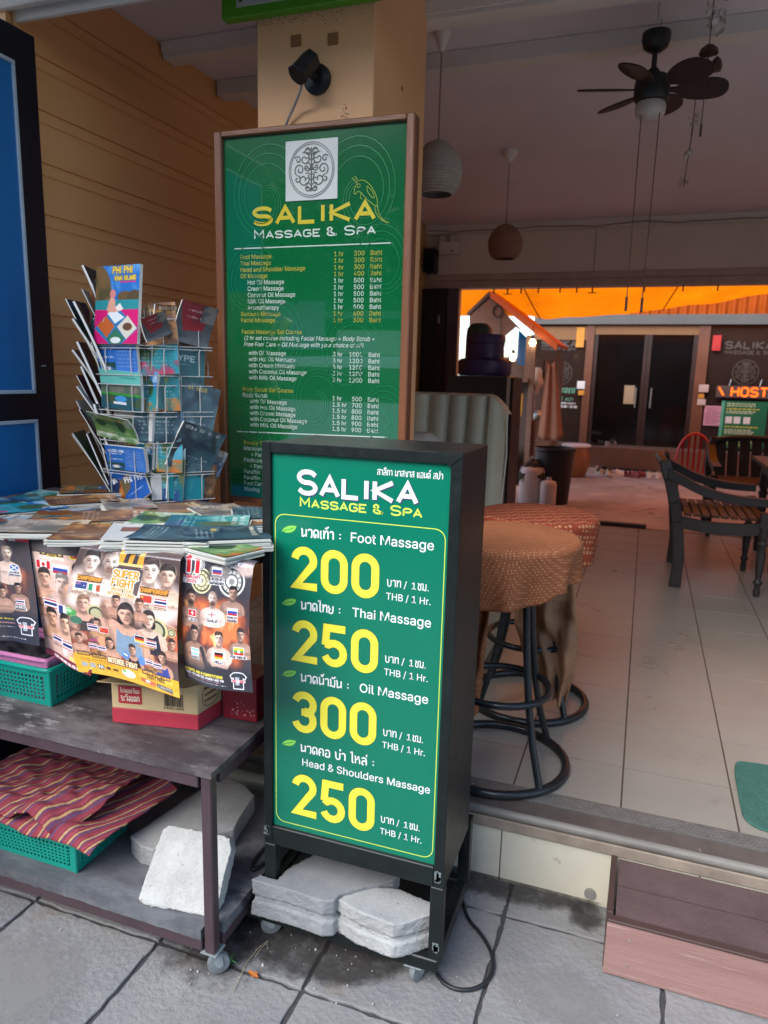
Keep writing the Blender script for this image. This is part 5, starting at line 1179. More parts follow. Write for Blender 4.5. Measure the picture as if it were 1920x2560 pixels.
SIDES['corner'] = rad(22)
for i, (t, st, h, lb) in enumerate(((0, 2, .19, 'turquoise'), (1, 0, .2, 'deep blue'), (2, 3, .2, 'slate'), (3, 2, .19, 'sea green'), (4, 0, .2, 'bright blue'), (5, 6, .13, 'brown'))):
    rack_leaf(leaf_cv(70 + i, st), 'corner', t, .15, h, '%s leaflet tucked at the corner between front and right pockets, %s tier' % (lb, ['lowest', 'second', 'third', 'fourth', 'fifth', 'top'][t]), du=.02, dd=.034, thick=.01, roll=-.06 + .03 * i)
# left hand side, seen edge on and fanned out
backs = [M('leaflet_back_' + n_, c_, .4, .25, 9) for n_, c_ in (('dark', '#2e363c'), ('slate', '#4a5860'), ('maroon', '#5a2a30'), ('navy', '#26324a'), ('green', '#3c4a34'), ('pale', '#a9aaa6'))]
fan = [(5, .21, 0, .30, .05, 'upright dark'), (5, .19, 5, .42, .0, 'white edged'), (4, .26, 3, .44, .0, 'long navy'), (4, .24, 0, .34, .0, 'black'), (4, .27, 1, .22, .02, 'tall slate'), (4, .20, 4, .55, .0, 'olive'), (3, .22, 2, .50, .0, 'maroon'), (3, .23, 3, .38, .0, 'navy'), (3, .21, 0, .28, .0, 'black'), (3, .20, 1, .15, .02, 'slate'),
       (2, .23, 2, .46, .0, 'maroon'), (2, .24, 0, .36, .01, 'black'), (2, .21, 3, .26, .0, 'navy'), (2, .2, 5, .56, .0, 'pale'), (1, .22, 0, .48, .0, 'black'), (1, .24, 5, .36, .0, 'pale'), (1, .22, 1, .26, .0, 'slate'), (0, .24, 5, .60, .0, 'pale folded'), (0, .23, 4, .46, .01, 'green'), (0, .22, 0, .34, .0, 'black'), (0, .2, 1, .2, .0, 'grey')]
tn = ['lowest', 'second lowest', 'third', 'fourth', 'fifth', 'top']
for i, (t, h, bk, ln, rise, wd) in enumerate(fan):
    rack_leaf(leaf_cv(40 + i, 3 if bk < 4 else 7), 'left', t, .15, h, '%s leaflet fanning left out of the %s left pocket' % (wd, tn[t]), back=backs[bk], du=rr.uniform(-.03, .04), dd=.004 + .007 * (i % 4), thick=rr.choice((.0025, .004, .007)), lean=-ln, bend=.012 * (i % 3 == 0), rise=rise, twist=rr.uniform(-.05, .35))

# ---- rough blocks
conc_w = M('pale_rough_concrete', '#bdbdb8', .95, .18, 14, .5, 160, spots=(75, .60, '#7f807b'))
conc_w2 = M('pale_broken_concrete', '#a9aaa8', .95, .2, 9, .3, 200, spots=(85, .61, '#777975'))
conc_g = M('grey_concrete', '#8d8f90', .95, .2, 7, .25, 200, spots=(95, .62, '#6a6c6e'))
def rough(name, pts, c, U, V, N, t, mat, label, cat='block', group=None, amp=.004, bev=.006, sub=5, groove=None):
    """irregular slab: outline pts in (U, V), thickness t along N"""
    c, U, V, N = Vector(c), Vector(U).normalized(), Vector(V).normalized(), Vector(N).normalized()
    bm = bmesh.new(); n = len(pts)
    prof = groove or [(0, 0), (1, 0)]
    rings = []
    for q, ins in prof:
        cx = sum(p[0] for p in pts) / n; cy = sum(p[1] for p in pts) / n; ring = []
        for x, y in pts:
            d = math.hypot(x - cx, y - cy); k = 1 - ins / d; ring.append(bm.verts.new(c + U * (cx + (x - cx) * k) + V * (cy + (y - cy) * k) + N * (t * q)))
        rings.append(ring)
    bm.faces.new(rings[0][::-1]); bm.faces.new(rings[-1])
    for a, b in zip(rings, rings[1:]):
        for i in range(n): bm.faces.new((a[i], a[(i + 1) % n], b[(i + 1) % n], b[i]))
    bmesh.ops.bevel(bm, geom=[e for e in bm.edges if e.calc_face_angle(0) > .4], offset=bev, segments=2, affect='EDGES', profile=.6, clamp_overlap=True)
    bmesh.ops.triangulate(bm, faces=bm.faces[:])
    for _ in range(sub):
        es = [e for e in bm.edges if e.calc_length() > .009]
        if not es: break
        bmesh.ops.subdivide_edges(bm, edges=es, cuts=1, use_grid_fill=True)
        bmesh.ops.triangulate(bm, faces=[f for f in bm.faces if len(f.verts) > 3])
    bm.normal_update()
    sd = Vector((rr.uniform(0, 50), rr.uniform(0, 50), 3))
    for v in bm.verts:
        flat = abs(v.normal.dot(N)) > .9
        a = amp * (.16 if flat else 1)
        d = mnoise.noise(v.co * 14 + sd) * a * .55 + mnoise.noise(v.co * 60 + sd) * a * .45 + mnoise.noise(v.co * 150 + sd) * a * .5
        v.co += v.normal * d
    me = bpy.data.meshes.new(name); bm.to_mesh(me); bm.free(); me.materials.append(mat)
    a = np.array([tuple(v.co) for v in me.vertices]); off = Vector(((a[:, 0].min() + a[:, 0].max()) / 2, (a[:, 1].min() + a[:, 1].max()) / 2, a[:, 2].min()))
    me.transform(Matrix.Translation(-off)); me.polygons.foreach_set('use_smooth', [True] * len(me.polygons))
    o = bpy.data.objects.new(name, me); COL.objects.link(o); o.location = off
    return tag(o, label, cat, group)
GB = 'concrete blocks used as weights'
# flat slab and leaning slab on the lower shelf
rough('concrete_slab', [(-1.357, 1.603), (-1.30, 1.575), (-1.255, 1.574), (-1.085, 1.745), (-1.10, 1.80), (-1.12, 1.93), (-1.185, 1.972), (-1.245, 1.985), (-1.29, 1.975)], (0, 0, .146), (1, 0, 0), (0, 1, 0), (0, 0, 1), .062, conc_w2, 'smooth grey concrete slab lying flat behind the leaning one', group=GB, amp=.003, bev=.008)
_U = Vector((.985, .17, 0)).normalized(); _V = Vector((-.02, .115, .165)).normalized(); _N = _U.cross(_V).normalized()
rough('concrete_slab', [(-.118, .012), (-.10, .0), (.09, -.004), (.108, .012), (.118, .165), (.108, .192), (.09, .198), (-.075, .204), (-.092, .192)], (-1.085, 1.452, .150), _U, _V, -_N, .052, conc_w, 'rough white concrete slab leaning back behind the table leg', group=GB, amp=.0045, bev=.012)
# two broken kerb pieces on the sign trolley
gr = [(0, -.002), (.36, .0), (.42, .007), (.55, .008), (.61, .001), (1, 0)]
rough('concrete_block', [(-.915, 1.560), (-.80, 1.562), (-.70, 1.556), (-.672, 1.570), (-.664, 1.60), (-.548, 1.705), (-.54, 1.735), (-.565, 1.752), (-.765, 1.775), (-.79, 1.74), (-.846, 1.632), (-.850, 1.586), (-.905, 1.5855)], (0, 0, .1065), (1, 0, 0), (0, 1, 0), (0, 0, 1), .108, conc_g, 'larger grey concrete block on the left of the sign trolley', group=GB, amp=.0036, bev=.004, groove=gr)
rough('concrete_block', [(-.672, 1.590), (-.60, 1.567), (-.50, 1.556), (-.478, 1.568), (-.412, 1.632), (-.41, 1.665), (-.53, 1.69), (-.60, 1.67)], (0, 0, .106), (1, 0, 0), (0, 1, 0), (0, 0, 1), .098, conc_w2, 'smaller broken pale concrete block on the right of the sign trolley', group=GB, amp=.0042, bev=.004, groove=gr)

# ---- baskets
teal_p = M('teal_plastic', '#12a08d', .3, .06, 6, spec=.5); pink_p = M('pink_plastic', '#d888b8', .35, .06, 6)
def basket(x0, x1, y0, y1, z0, h, mat, label, flare=.02, parent=None):
    t = thing('plastic_basket', label, 'basket', ((x0 + x1) / 2, (y0 + y1) / 2, z0), 'plastic baskets on the table shelves')
    def wall(A, B, At, Bt):
        A, B, At, Bt = map(Vector, (A, B, At, Bt)); m = MB(); L = (B - A).length; n = max(4, int(L / .0145)); n_ = (B - A).cross(At - A).normalized() * .0012
        P = lambda u, v: (A * (1 - u) + B * u) * (1 - v) + (At * (1 - u) + Bt * u) * v
        def quad(u0, u1, v0, v1):
            q = [P(u0, v0), P(u1, v0), P(u1, v1), P(u0, v1)]; m.add([p + n_ for p in q] + [p - n_ for p in q], [(0, 1, 2, 3), (7, 6, 5, 4), (0, 4, 5, 1), (1, 5, 6, 2), (2, 6, 7, 3), (3, 7, 4, 0)])
        quad(0, 1, 0, .14); quad(0, 1, .80, 1.0); e = .016 / L * 1.3
        quad(0, e, .14, .80); quad(1 - e, 1, .14, .80); rows = 6
        for i in range(1, n): u = e + (1 - 2 * e) * i / n; quad(u - .003 / L, u + .003 / L, .14, .80)
        for j in range(1, rows):
            v = .14 + .66 * j / rows
            for i in range(n): a = e + (1 - 2 * e) * i / n + .003 / L; b = e + (1 - 2 * e) * (i + 1) / n - .003 / L; quad(a, b, v - .022, v + .022)
        m.build('side_wall', mat, t)
    b = [(x0, y0), (x1, y0), (x1, y1), (x0, y1)]; f = [(x0 - flare, y0 - flare), (x1 + flare, y0 - flare), (x1 + flare, y1 + flare), (x0 - flare, y1 + flare)]
    for i in range(4):
        j = (i + 1) % 4; wall((*b[i], z0), (*b[j], z0), (*f[i], z0 + h), (*f[j], z0 + h))
    MB().box(x0 + .003, x1 - .003, y0 + .003, y1 - .003, z0 + .0005, z0 + .004).build('bottom', mat, t)
    m = MB()
    for i in range(4): m.tube([(*b[i], z0 + .002), (*f[i], z0 + h)], .006, 8)
    m.build('corner_post', mat, t, smooth=50)
    m = MB(); rim = [(f[0][0], f[0][1]), (f[1][0], f[1][1]), (f[2][0], f[2][1]), (f[3][0], f[3][1])]
    rp = chaikin([(rim[i][0] * (1 - s_) + rim[(i + 1) % 4][0] * s_, rim[i][1] * (1 - s_) + rim[(i + 1) % 4][1] * s_) for i in range(4) for s_ in (.03, .5, .97)], 2, True)
    m.tube([(a, c, z0 + h - .002) for a, c in rp], .0075, 8, closed=True); m.build('rim', mat, t, smooth=60)
    return t
basket(-1.93, -1.452, 1.478, 1.685, .1445, .115, teal_p, 'teal plastic basket under the striped mat on the lower shelf')
basket(-2.0, -1.582, 1.552, 1.735, .6095, .122, teal_p, 'teal plastic basket on the upper shelf under the left posters')
basket(-1.995, -1.60, 1.565, 1.725, .618, .135, pink_p, 'pink plastic basket nested in the upper teal one', flare=.018)
dark_cloth = M('dark_folded_cloth', '#2b2730', .85, .4, 18, .5, 60)
m = MB(); m.grid(lambda u, v: (-1.985 + .39 * u, 1.572 + .145 * v, .735 + .016 * mnoise.noise(Vector((u * 9, v * 5, 2))) + .006 * math.sin(u * 30)), 50, 20); m.box(-1.985, -1.60, 1.575, 1.715, .62, .70)
tag(m.build('folded_cloth', dark_cloth, smooth=60), 'dark folded cloth filling the pink basket', 'cloth')

# ---- striped woven mat thrown over the lower basket
strip = ['#8a3a46', '#92424c', '#8a3a46', '#b8986a', '#6a4460', '#8a3a46', '#9a4852', '#8a3a46', '#b8986a', '#744058', '#5f4a66', '#8a3a46']
def mat_cv(n1, n2, rep, ang=0):
    cols = np.zeros((n2 + 1, n1 + 1, 3))
    for j in range(n2 + 1):
        for i in range(n1 + 1):
            s_ = (i / n1 + ang * j / n2) * rep; k = int(s_ * len(strip)) % len(strip); c = rgb(strip[k]) * (1 + .12 * math.sin(j * 2.2 + (i % 2) * 3))
            if strip[k] == '#5a4878' and (j // 2 + i) % 2: c = rgb('#7a3a50')
            cols[j, i] = c
    return linear(cols).reshape(-1, 3).astype(np.float32)
weave_m = vcol_mat('woven_mat', .85, 0, .2, .6, 260)
def woven(label, fn, nu, nv, rep, part=None, ang=0):
    m = MB(); m.grid(fn, nu, nv); m.c = mat_cv(nu, nv, rep, ang); o = m.build('woven_mat', weave_m, part, smooth=70)
    mod = o.modifiers.new('thickness', 'SOLIDIFY'); mod.thickness = .006; mod.offset = -1
    return o
def layer(x0, x1, y0, y1, z, droop, seed, skew=0.0):
    def fn(u, v):
        x = x0 + (x1 - x0) * u + skew * v; y = y0 + (y1 - y0) * v
        e = max(0, .14 - v) / .14; e2 = max(0, u - .86) / .14
        zz_ = z + .026 * mnoise.noise(Vector((u * 4, v * 4, seed))) + .006 * mnoise.noise(Vector((u * 11, v * 9, seed + 3))) - droop * e * e - droop * .8 * e2 * e2
        return (x - .02 * e2, y + .012 * e * e, zz_)
    return fn
lower = woven('', layer(-1.93, -1.335, 1.415, 1.77, .298, .022, 5, .05), 420, 70, 8.0, ang=-.22)
tag(lower, 'red, purple and yellow striped woven mat folded over the lower basket', 'mat')
def upper(u, v):
    # top layer: the front right part is rolled back along a diagonal
    x = -1.93 + .50 * u + .05 * v; y = 1.425 + .36 * v; z = .322 + .016 * mnoise.noise(Vector((u * 5, v * 4, 9)))
    d = (x + 1.465) * .80 + (y - 1.50) * -.60            # distance past the fold line
    z += .032 * math.exp(-((d + .045) / .045) ** 2) + .012 * mnoise.noise(Vector((u * 13, v * 10, 4))) + .012 * math.exp(-((d + .16) / .06) ** 2) * (1 - v)
    if d > 0:
        a = min(d / .020, math.pi); x -= .80 * (d - .020 * math.sin(a)); y += .60 * (d - .020 * math.sin(a)); z -= .018 * (1 - math.cos(a))
    e = max(0, .12 - v) / .12; z -= .016 * e * e
    return (x, y, z)
woven('', upper, 420, 80, 6.8, part=lower, ang=-.3)
# carton and red box on the upper shelf
carton = thing('carton', 'cream and red cardboard carton with a red Thai warning label', 'box', (-1.2, 1.63, .6095))
kraft = M('cream_printed_card', '#d8bd8e', .65, .06, 6, .08, 60); redc = M('faded_red_card', '#c0394a', .65, .1, 9, .08, 60, spots=(20, .68, '#d8707a'))
cx0 = Vector((-1.349, 1.540, 0)); cxd = Vector((.9796, .2008, 0)); cyd = Vector((.075, .997, 0)).normalized(); LW, LD = .255, .112
P_ = lambda a, d, z: cx0 + cxd * a + cyd * d + Vector((0, 0, z))
def cbox(z0, z1, o, mat, nm):
    m = MB(); q = [P_(-o, -o, 0), P_(LW + o, -o, 0), P_(LW + o, LD + o, 0), P_(-o, LD + o, 0)]
    m.prism([(p.x, p.y) for p in q], z0, z1); return m.build(nm, mat, carton, bevel=.002)
cbox(.6100, .655, .0006, redc, 'red_base'); body = cbox(.6552, .742, 0, kraft, 'card_body')
m = MB()
for a0, a1, sgn in ((0, LW, 0),): m.extr([P_(0, -.001, .7425), P_(LW, -.001, .7425), P_(LW, -.05, .752), P_(0, -.05, .752)], (0, 0, .003))
m.build('flap', kraft, carton)
PF = lambda x, z, k: P_(x, -.0012 - k * LF, z)
inkr = M('red_label_print', '#b8323c', .5, .06, 20); inkk = M('black_print', '#2b2622', .6); inkw = M('cream_print', '#ece0c8', .6)
ink('warning_label', lambda b: b.add([PF(x, z, 0) for x, z in rrect(.022, .092, .672, .725, .004)], [tuple(range(28))]), inkr, body)
def warn(b):
    put_strokes(b, 'โปรดอย่าโยน', .028, .7045, .0098, .0016, PF, 'thai', fit=.058, lift=3); put_strokes(b, 'ระวังแตก', .028, .680, .0145, .0024, PF, 'thai', fit=.058, lift=3)
ink('warning_text', warn, inkw, body)
def bars(b):
    x = .158
    while x < .214: w = rr.choice((.0008, .0012, .002)); b.add([PF(x, .675, 1), PF(x + w, .675, 1), PF(x + w, .712, 1), PF(x, .712, 1)], [(0, 1, 2, 3)]); x += w + rr.choice((.0009, .0014, .002))
    put_strokes(b, '8 959103 100038', .157, .6665, .006, .0009, PF, fit=.058)
ink('barcode', bars, inkk, body)
PS = lambda d, z, k: P_(LW + .0012 + k * LF, d, z)
def sidep(b):
    ribbon(b, chaikin([(.02, .665), (.095, .665), (.095, .732), (.02, .732)], 2, True), .002, PS, 0, True)
    for k in range(3): ribbon(b, [(.03, .72 - k * .018), (.085, .72 - k * .018)], .005, PS, 1)
ink('side_print', sidep, M('brown_print', '#6a4a34', .6), body)
redbox = thing('red_box', 'dark red glossy carton beside the cream one on the shelf', 'box', (-1.02, 1.74, .6095))
rb = MB(); q = [(-1.078, 1.684), (-.972, 1.694), (-.967, 1.80), (-1.073, 1.79)]; rb.prism(q, .6100, .742); rbo = rb.build('card_body', M('dark_red_gloss_card', '#a82a3a', .4, .1, 8), redbox, bevel=.002)
m = MB()
for k in range(26): x = rr.uniform(-1.06, -.98); z = .625 + abs(rr.gauss(0, .016)); s_ = rr.uniform(.0006, .002); yy = 1.684 + (x + 1.078) * .0943 - .001; m.box(x - s_, x + s_, yy - .0003, yy, z - s_, z + s_)
m.build('star_print', M('pale_star_print', '#f0d8d0', .5), rbo)
# ================================================================== inside the shop
ZF = .25
def fabric(name, c1, c2, sc=70, c3=None, th=(.28, .34)):
    m = bpy.data.materials.new(name); m.use_nodes = True; n = m.node_tree.nodes; l = m.node_tree.links; p = n['Principled BSDF']
    tc = n.new('ShaderNodeTexCoord'); vo = n.new('ShaderNodeTexVoronoi'); vo.inputs['Scale'].default_value = sc; vo.inputs['Randomness'].default_value = .12
    mp = n.new('ShaderNodeMapping'); mp.inputs['Rotation'].default_value = (.3, .2, .6); l.new(tc.outputs['Object'], mp.inputs[0]); l.new(mp.outputs[0], vo.inputs['Vector'])
    cr = n.new('ShaderNodeValToRGB'); e = cr.color_ramp.elements; e[0].position = th[0]; e[1].position = th[1]; e[0].color = (*hexc(c2), 1); e[1].color = (*hexc(c1), 1)
    l.new(vo.outputs['Distance'], cr.inputs[0])
    nz = n.new('ShaderNodeTexNoise'); nz.inputs['Scale'].default_value = 6; l.new(tc.outputs['Object'], nz.inputs['Vector'])
    mx = n.new('ShaderNodeMix'); mx.data_type = 'RGBA'; mx.blend_type = 'MULTIPLY'; mx.inputs[0].default_value = .4; l.new(cr.outputs[0], mx.inputs[6]); l.new(nz.outputs[0], mx.inputs[7]); l.new(mx.outputs[2], p.inputs['Base Color'])
    p.inputs['Roughness'].default_value = .8; p.inputs['Specular IOR Level'].default_value = .2
    nb = n.new('ShaderNodeTexNoise'); nb.inputs['Scale'].default_value = 40; l.new(tc.outputs['Object'], nb.inputs['Vector']); bp = n.new('ShaderNodeBump'); bp.inputs['Strength'].default_value = .35; bp.inputs['Distance'].default_value = .01; l.new(nb.outputs[0], bp.inputs['Height']); l.new(bp.outputs[0], p.inputs['Normal'])
    return m
batik = fabric('orange_batik_cloth', '#a05f3e', '#c49a72', 118, th=(.22, .36)); batik_red = fabric('red_batik_cloth', '#98432f', '#bf8862', 52, th=(.34, .42)); batik_brown = fabric('faded_brown_cloth', '#a87f60', '#b48e6c', 90)
tube_m = M('black_painted_tube', '#1e2327', .3, .3, 14, .1, 50, spots=(24, .71, '#8a8f90'))
def stool(cx, cy, label, ztop, mat, hem, wav, seed):
    s = thing('bar_stool', label, 'stool', (cx, cy, ZF), 'bar stools with cloth covered seats'); R = .245
    m = MB(); m.tube([(cx + R * math.cos(t), cy + R * math.sin(t), ZF + .016) for t in np.linspace(0, 6.2832, 41)[:-1]], .0155, 10, True); m.build('base_ring', tube_m, s, smooth=60)
    m = MB(); m.tube([(cx + .172 * math.cos(t), cy + .172 * math.sin(t), .54) for t in np.linspace(0, 6.2832, 37)[:-1]], .0125, 10, True); m.build('foot_ring', tube_m, s, smooth=60)
    for a in (-.75, .85, 2.4, 3.95):
        m = MB(); ca, sa = math.cos(a), math.sin(a)
        m.tube([(cx + r_ * ca, cy + r_ * sa, z) for r_, z in ((.115, ztop - .06), (.118, .86), (.135, .70), (.160, .54), (.195, .40), (.243, ZF + .018))], .0125, 10); m.build('leg', tube_m, s, smooth=60)
    m = MB(); m.lathe([(.05, ztop - .075), (.2, ztop - .072), (.215, ztop - .05), (.215, ztop - .012), (.2, ztop - .004)], (cx, cy, 0), 40); m.build('seat', M('black_vinyl', '#1d1a1a', .5), s, smooth=40)
    def drape(u, v):
        t = u * 2 * math.pi
        if v < .35: r_ = .222 * v / .35; z = ztop + .006 * math.cos(r_ / .222 * 1.5) + .0015 * mnoise.noise(Vector((r_ * 12 * math.cos(t), r_ * 12 * math.sin(t), seed)))
        elif v < .5: a = (v - .35) / .15 * math.pi / 2; r_ = .222 + .022 * math.sin(a); z = ztop - .020 * (1 - math.cos(a))
        else:
            k = (v - .5) / .5; hz = hem(t); f = wav * k * (math.sin(t * 9 + seed) + .6 * math.sin(t * 15 + 2 * seed)); r_ = .244 + f - .012 * k + .012 * k * mnoise.noise(Vector((math.cos(t) * 3, math.sin(t) * 3, seed + k))); z = ztop - .02 - (ztop - .02 - hz) * k
        return (cx + r_ * math.cos(t), cy + r_ * math.sin(t), z)
    m = MB(); m.grid(drape, 110, 40, wrap=True); o = m.build('seat_cover', mat, s, smooth=70)
    md = o.modifiers.new('t', 'SOLIDIFY'); md.thickness = .002
    return s
stool(-.398, 2.385, 'near bar stool with orange patterned cloth hanging over its round seat', 1.080, batik, lambda t: .905 - .055 * math.cos(t - 3.7) + .02 * mnoise.noise(Vector((math.cos(t) * 3, math.sin(t) * 3, 2))), .013, 1.3)
stool(-.375, 2.93, 'farther bar stool with red diamond patterned seat cover', 1.062, batik_red, lambda t: .90 + .014 * math.sin(3 * t), .006, 4.1)
def cloth(name, fn, nu, nv, mat, label, th=.002):
    m = MB(); m.grid(fn, nu, nv); o = m.build(name, mat, smooth=70); md = o.modifiers.new('t', 'SOLIDIFY'); md.thickness = th
    return tag(o, label, 'cloth')
def hang1(u, v):
    z = .93 - .60 * v; xr_ = np.interp(v, [0, .3, .55, .8, 1], [-.205, -.19, -.172, -.175, -.20]); xl_ = np.interp(v, [0, .5, 1], [-.43, -.42, -.28]); x = xl_ * (1 - u) + xr_ * u
    y = 2.83 - .05 * math.sin(v * 2.2) + .026 * math.sin(u * 16 + v * 6) * (.3 + v) + .05 * mnoise.noise(Vector((u * 3, v * 5, 3))) + .012 * mnoise.noise(Vector((u * 9, v * 9, 5))); return (x, y, z + .012 * math.sin(u * 6))
cloth('draped_cloth', hang1, 60, 70, batik_brown, 'faded brown cloth hanging in folds from the farther stool')
def hang2(u, v):
    z = .90 - .50 * v + .06 * u * v; x = -.56 + (.135 - .03 * v) * u; return (x, 2.30 + .014 * math.sin(u * 17 + v * 3) + .02 * mnoise.noise(Vector((u * 4, v * 5, 8))), z)
cloth('draped_cloth', hang2, 40, 50, batik, 'orange patterned cloth hanging beside the price sign, left of the near stool')
# recliner
rec = thing('recliner', 'pale grey green recliner armchair with a channelled back', 'armchair', (-1.0, 3.7, ZF))
vin = M('pale_green_grey_vinyl', '#a9a48c', .45, .06, 5, .06, 60)
def backf(u, v):
    q = abs(2 * u - 1); x = -1.36 + .70 * u; top = 1.505 - .10 * max(0, (q - .72) / .28) ** 2
    z = .55 + (top - .55) * min(1, v / .9); ch = abs(math.sin(u * 7 * math.pi)) ** .45 if .12 < u < .88 else .85
    y = 3.56 + .14 * (z - .55) - .045 * ch + .06 * max(0, (q - .8) / .2) ** 2
    if v > .9: a = (v - .9) / .1; y += .16 * a; z = top + .01 * math.sin(a * math.pi)
    return (x, y, z)
m = MB(); m.grid(backf, 120, 40); m.box(-1.34, -.69, 3.66, 3.82, .5, 1.38); m.build('backrest', vin, rec, smooth=50)
m = MB(); m.box(-1.30, -.72, 3.05, 3.64, .50, .70); m.build('seat', vin, rec, bevel=.04, seg=3, smooth=50)
for x in (-1.40, -.72):
    m = MB(); m.box(x, x + .11, 3.05, 3.6, ZF + .02, .88); m.build('armrest', vin, rec, bevel=.03, seg=3, smooth=50)
m = MB(); m.box(-1.25, -.75, 3.1, 3.6, ZF, .498); m.build('base', dark_wood, rec)
m = MB(); m.tube([(-.653, 3.66, 1.43), (-.652, 3.70, 1.2), (-.66, 3.64, .9), (-.67, 3.6, .6)], .004, 6); m.build('piping', M('pale_piping', '#c9c6b4', .5), rec)
def pil_(u, v):
    x, z = u * 2 - 1, v * 2 - 1; return (-1.10 + .135 * x * (1 - .07 * z * z), 3.49 + .02 * z - .06 * (1 - x ** 4) * (1 - z ** 4) ** .8 + .01 * mnoise.noise(Vector((x * 3, z * 3, 1))), 1.16 + .115 * z * (1 - .08 * x * x) + .008 * x)
m = MB(); m.grid(pil_, 30, 30); o = m.build('cushion', M('marbled_grey_cloth', '#c4beb2', .8, .25, 14, .2), smooth=60); md = o.modifiers.new('t', 'SOLIDIFY'); md.thickness = .05; md.offset = 1
tag(o, 'mottled pale grey cushion propped on the recliner back', 'cushion')
# dark refrigerator, barrel, folded doors
fr = thing('refrigerator', 'dark grey upright cabinet with a bright metal edge behind the recliner', 'cabinet', (-1.34, 6.4, ZF))
MB().box(-1.62, -1.105, 6.12, 6.7, ZF + .03, 1.608).build('body', M('dark_grey_enamel', '#3a3937', .4, .1, 6), fr, bevel=.006)
MB().box(-1.6, -1.12, 6.14, 6.68, ZF, ZF + .0295).build('plinth', black_m, fr)
MB().box(-1.1045, -1.083, 6.10, 6.14, ZF + .05, 1.60).build('edge_strip', M('bright_metal', '#c9c8c2', .35, .05, 10, metal=.5), fr)
MB().box(-1.1045, -1.06, 6.16, 6.62, ZF + .05, 1.60).build('side_panel', dark_wood, fr)
bar_ = thing('water_barrel', 'dark purple plastic barrel standing on the grey cabinet', 'barrel', (-1.32, 6.4, 1.6085))
m = MB(); m.lathe([(.215, 1.609), (.232, 1.63), (.232, 1.735), (.215, 1.752), (.165, 1.765), (.16, 1.86), (.166, 1.87), (.166, 1.885), (.16, 1.89)], (-1.36, 6.38, 0), 36); m.build('body', M('purple_plastic', '#40356a', .35, .1, 5), bar_, smooth=40)
m = MB(); m.lathe([(.168, 1.891), (.17, 1.90), (.17, 1.95), (.16, 1.963)], (-1.36, 6.38, 0), 36); m.build('lid', M('purple_plastic_lid', '#453a66', .4, .1, 5), bar_, smooth=40)
tb = thing('teal_tub', 'rounded teal plastic tub upturned behind the barrel lid', 'tub', (-1.44, 6.52, 1.609))
m = MB(); m.lathe([(.12, 1.609), (.12, 1.70), (.118, 1.96), (.11, 2.03), (.07, 2.07), (.01, 2.08)], (-1.47, 6.60, 0), 28); m.build('body', M('dull_teal_plastic', '#3f5a56', .5, .1, 5), tb, smooth=60)
fd = thing('folding_door', 'dark teal folding door leaves stacked at the left of the back opening', 'door', (-1.95, 6.9, ZF))
dteal = M('dark_teal_paint', '#17252a', .4, .15, 5); dpur = M('violet_grey_paint', '#5c5468', .45, .1, 5)
for i, (x0, x1, y0, y1, mt) in enumerate(((-2.12, -1.965, 6.93, 6.97, dteal), (-1.96, -1.875, 6.90, 6.98, dark_wood), (-1.87, -1.755, 6.92, 6.96, dpur))):
    lf = MB().box(x0, x1, y0, y1, ZF + .01, 2.42).build('leaf', mt, fd, bevel=.003)
    if i != 1: MB().box(x0 + .03, x1 - .03, y0 - .006, y0 - .0005, .5, 2.25).build('leaf_panel', mt, lf, bevel=.002)
m = MB(); m.tube([(-1.93, 6.895, 2.17), (-1.93, 6.87, 2.17), (-1.93, 6.87, 2.10), (-1.93, 6.895, 2.10)], .008, 8); m.build('handle', alu_m, fd)
# pendant lamps
cane_w = M('pale_cane', '#a59f97', .7, .12, 40, .5, 90); cane_b = M('brown_cane', '#8d6350', .7, .15, 40, .5, 90)
def pendant(cx, cy, zt_, prof, mat, cone, label):
    p = thing('pendant_lamp', label, 'lamp', (cx, cy, prof[-1][1]), 'ribbed globe pendant lamps')
    m = MB(); m.lathe(cone, (cx, cy, 0), 24); m.build('ceiling_rose', M('white_plastic', '#d8d2cc', .4, .04, 5), p, smooth=50)
    m = MB(); m.tube([(cx, cy, cone[-1][1]), (cx, cy, prof[0][1] - .01)], .0035, 6); m.build('cord', M('pale_cord', '#8a7f7a', .6), p)
    pts = []
    for (r0, z0), (r1, z1) in zip(prof, prof[1:]):
        n = max(1, int(abs(z1 - z0) / .0105))
        for i in range(n): t = i / n; r_ = r0 + (r1 - r0) * t; z = z0 + (z1 - z0) * t; pts += [(r_, z), (r_ + .0032, z - .004)]
    pts.append(prof[-1]); m = MB(); m.lathe(pts, (cx, cy, 0), 36, cap=False); m.build('lamp_shade', mat, p, smooth=70)
def egg(zt_, zb_, r_): return [(.022, zt_), (.05, zt_ - .013), (r_ * .70, zt_ - .036), (r_ * .90, zt_ - .068), (r_ * .99, zt_ - .10), (r_, zt_ - .128), (r_ * .95, zt_ - .16), (r_ * .82, zb_ + .022), (r_ * .62, zb_)]
pendant(-.926, 3.185, 3.0, egg(2.582, 2.366, .106), cane_w, [(.036, 2.999), (.036, 2.992), (.009, 2.925)], 'nearer pendant lamp with pale ribbed globe and cone shaped ceiling rose')
pendant(-.938, 4.84, 3.0, egg(2.563, 2.351, .108), cane_b, [(.045, 2.999), (.043, 2.97), (.012, 2.93)], 'farther pendant lamp with brown ribbed globe shade')
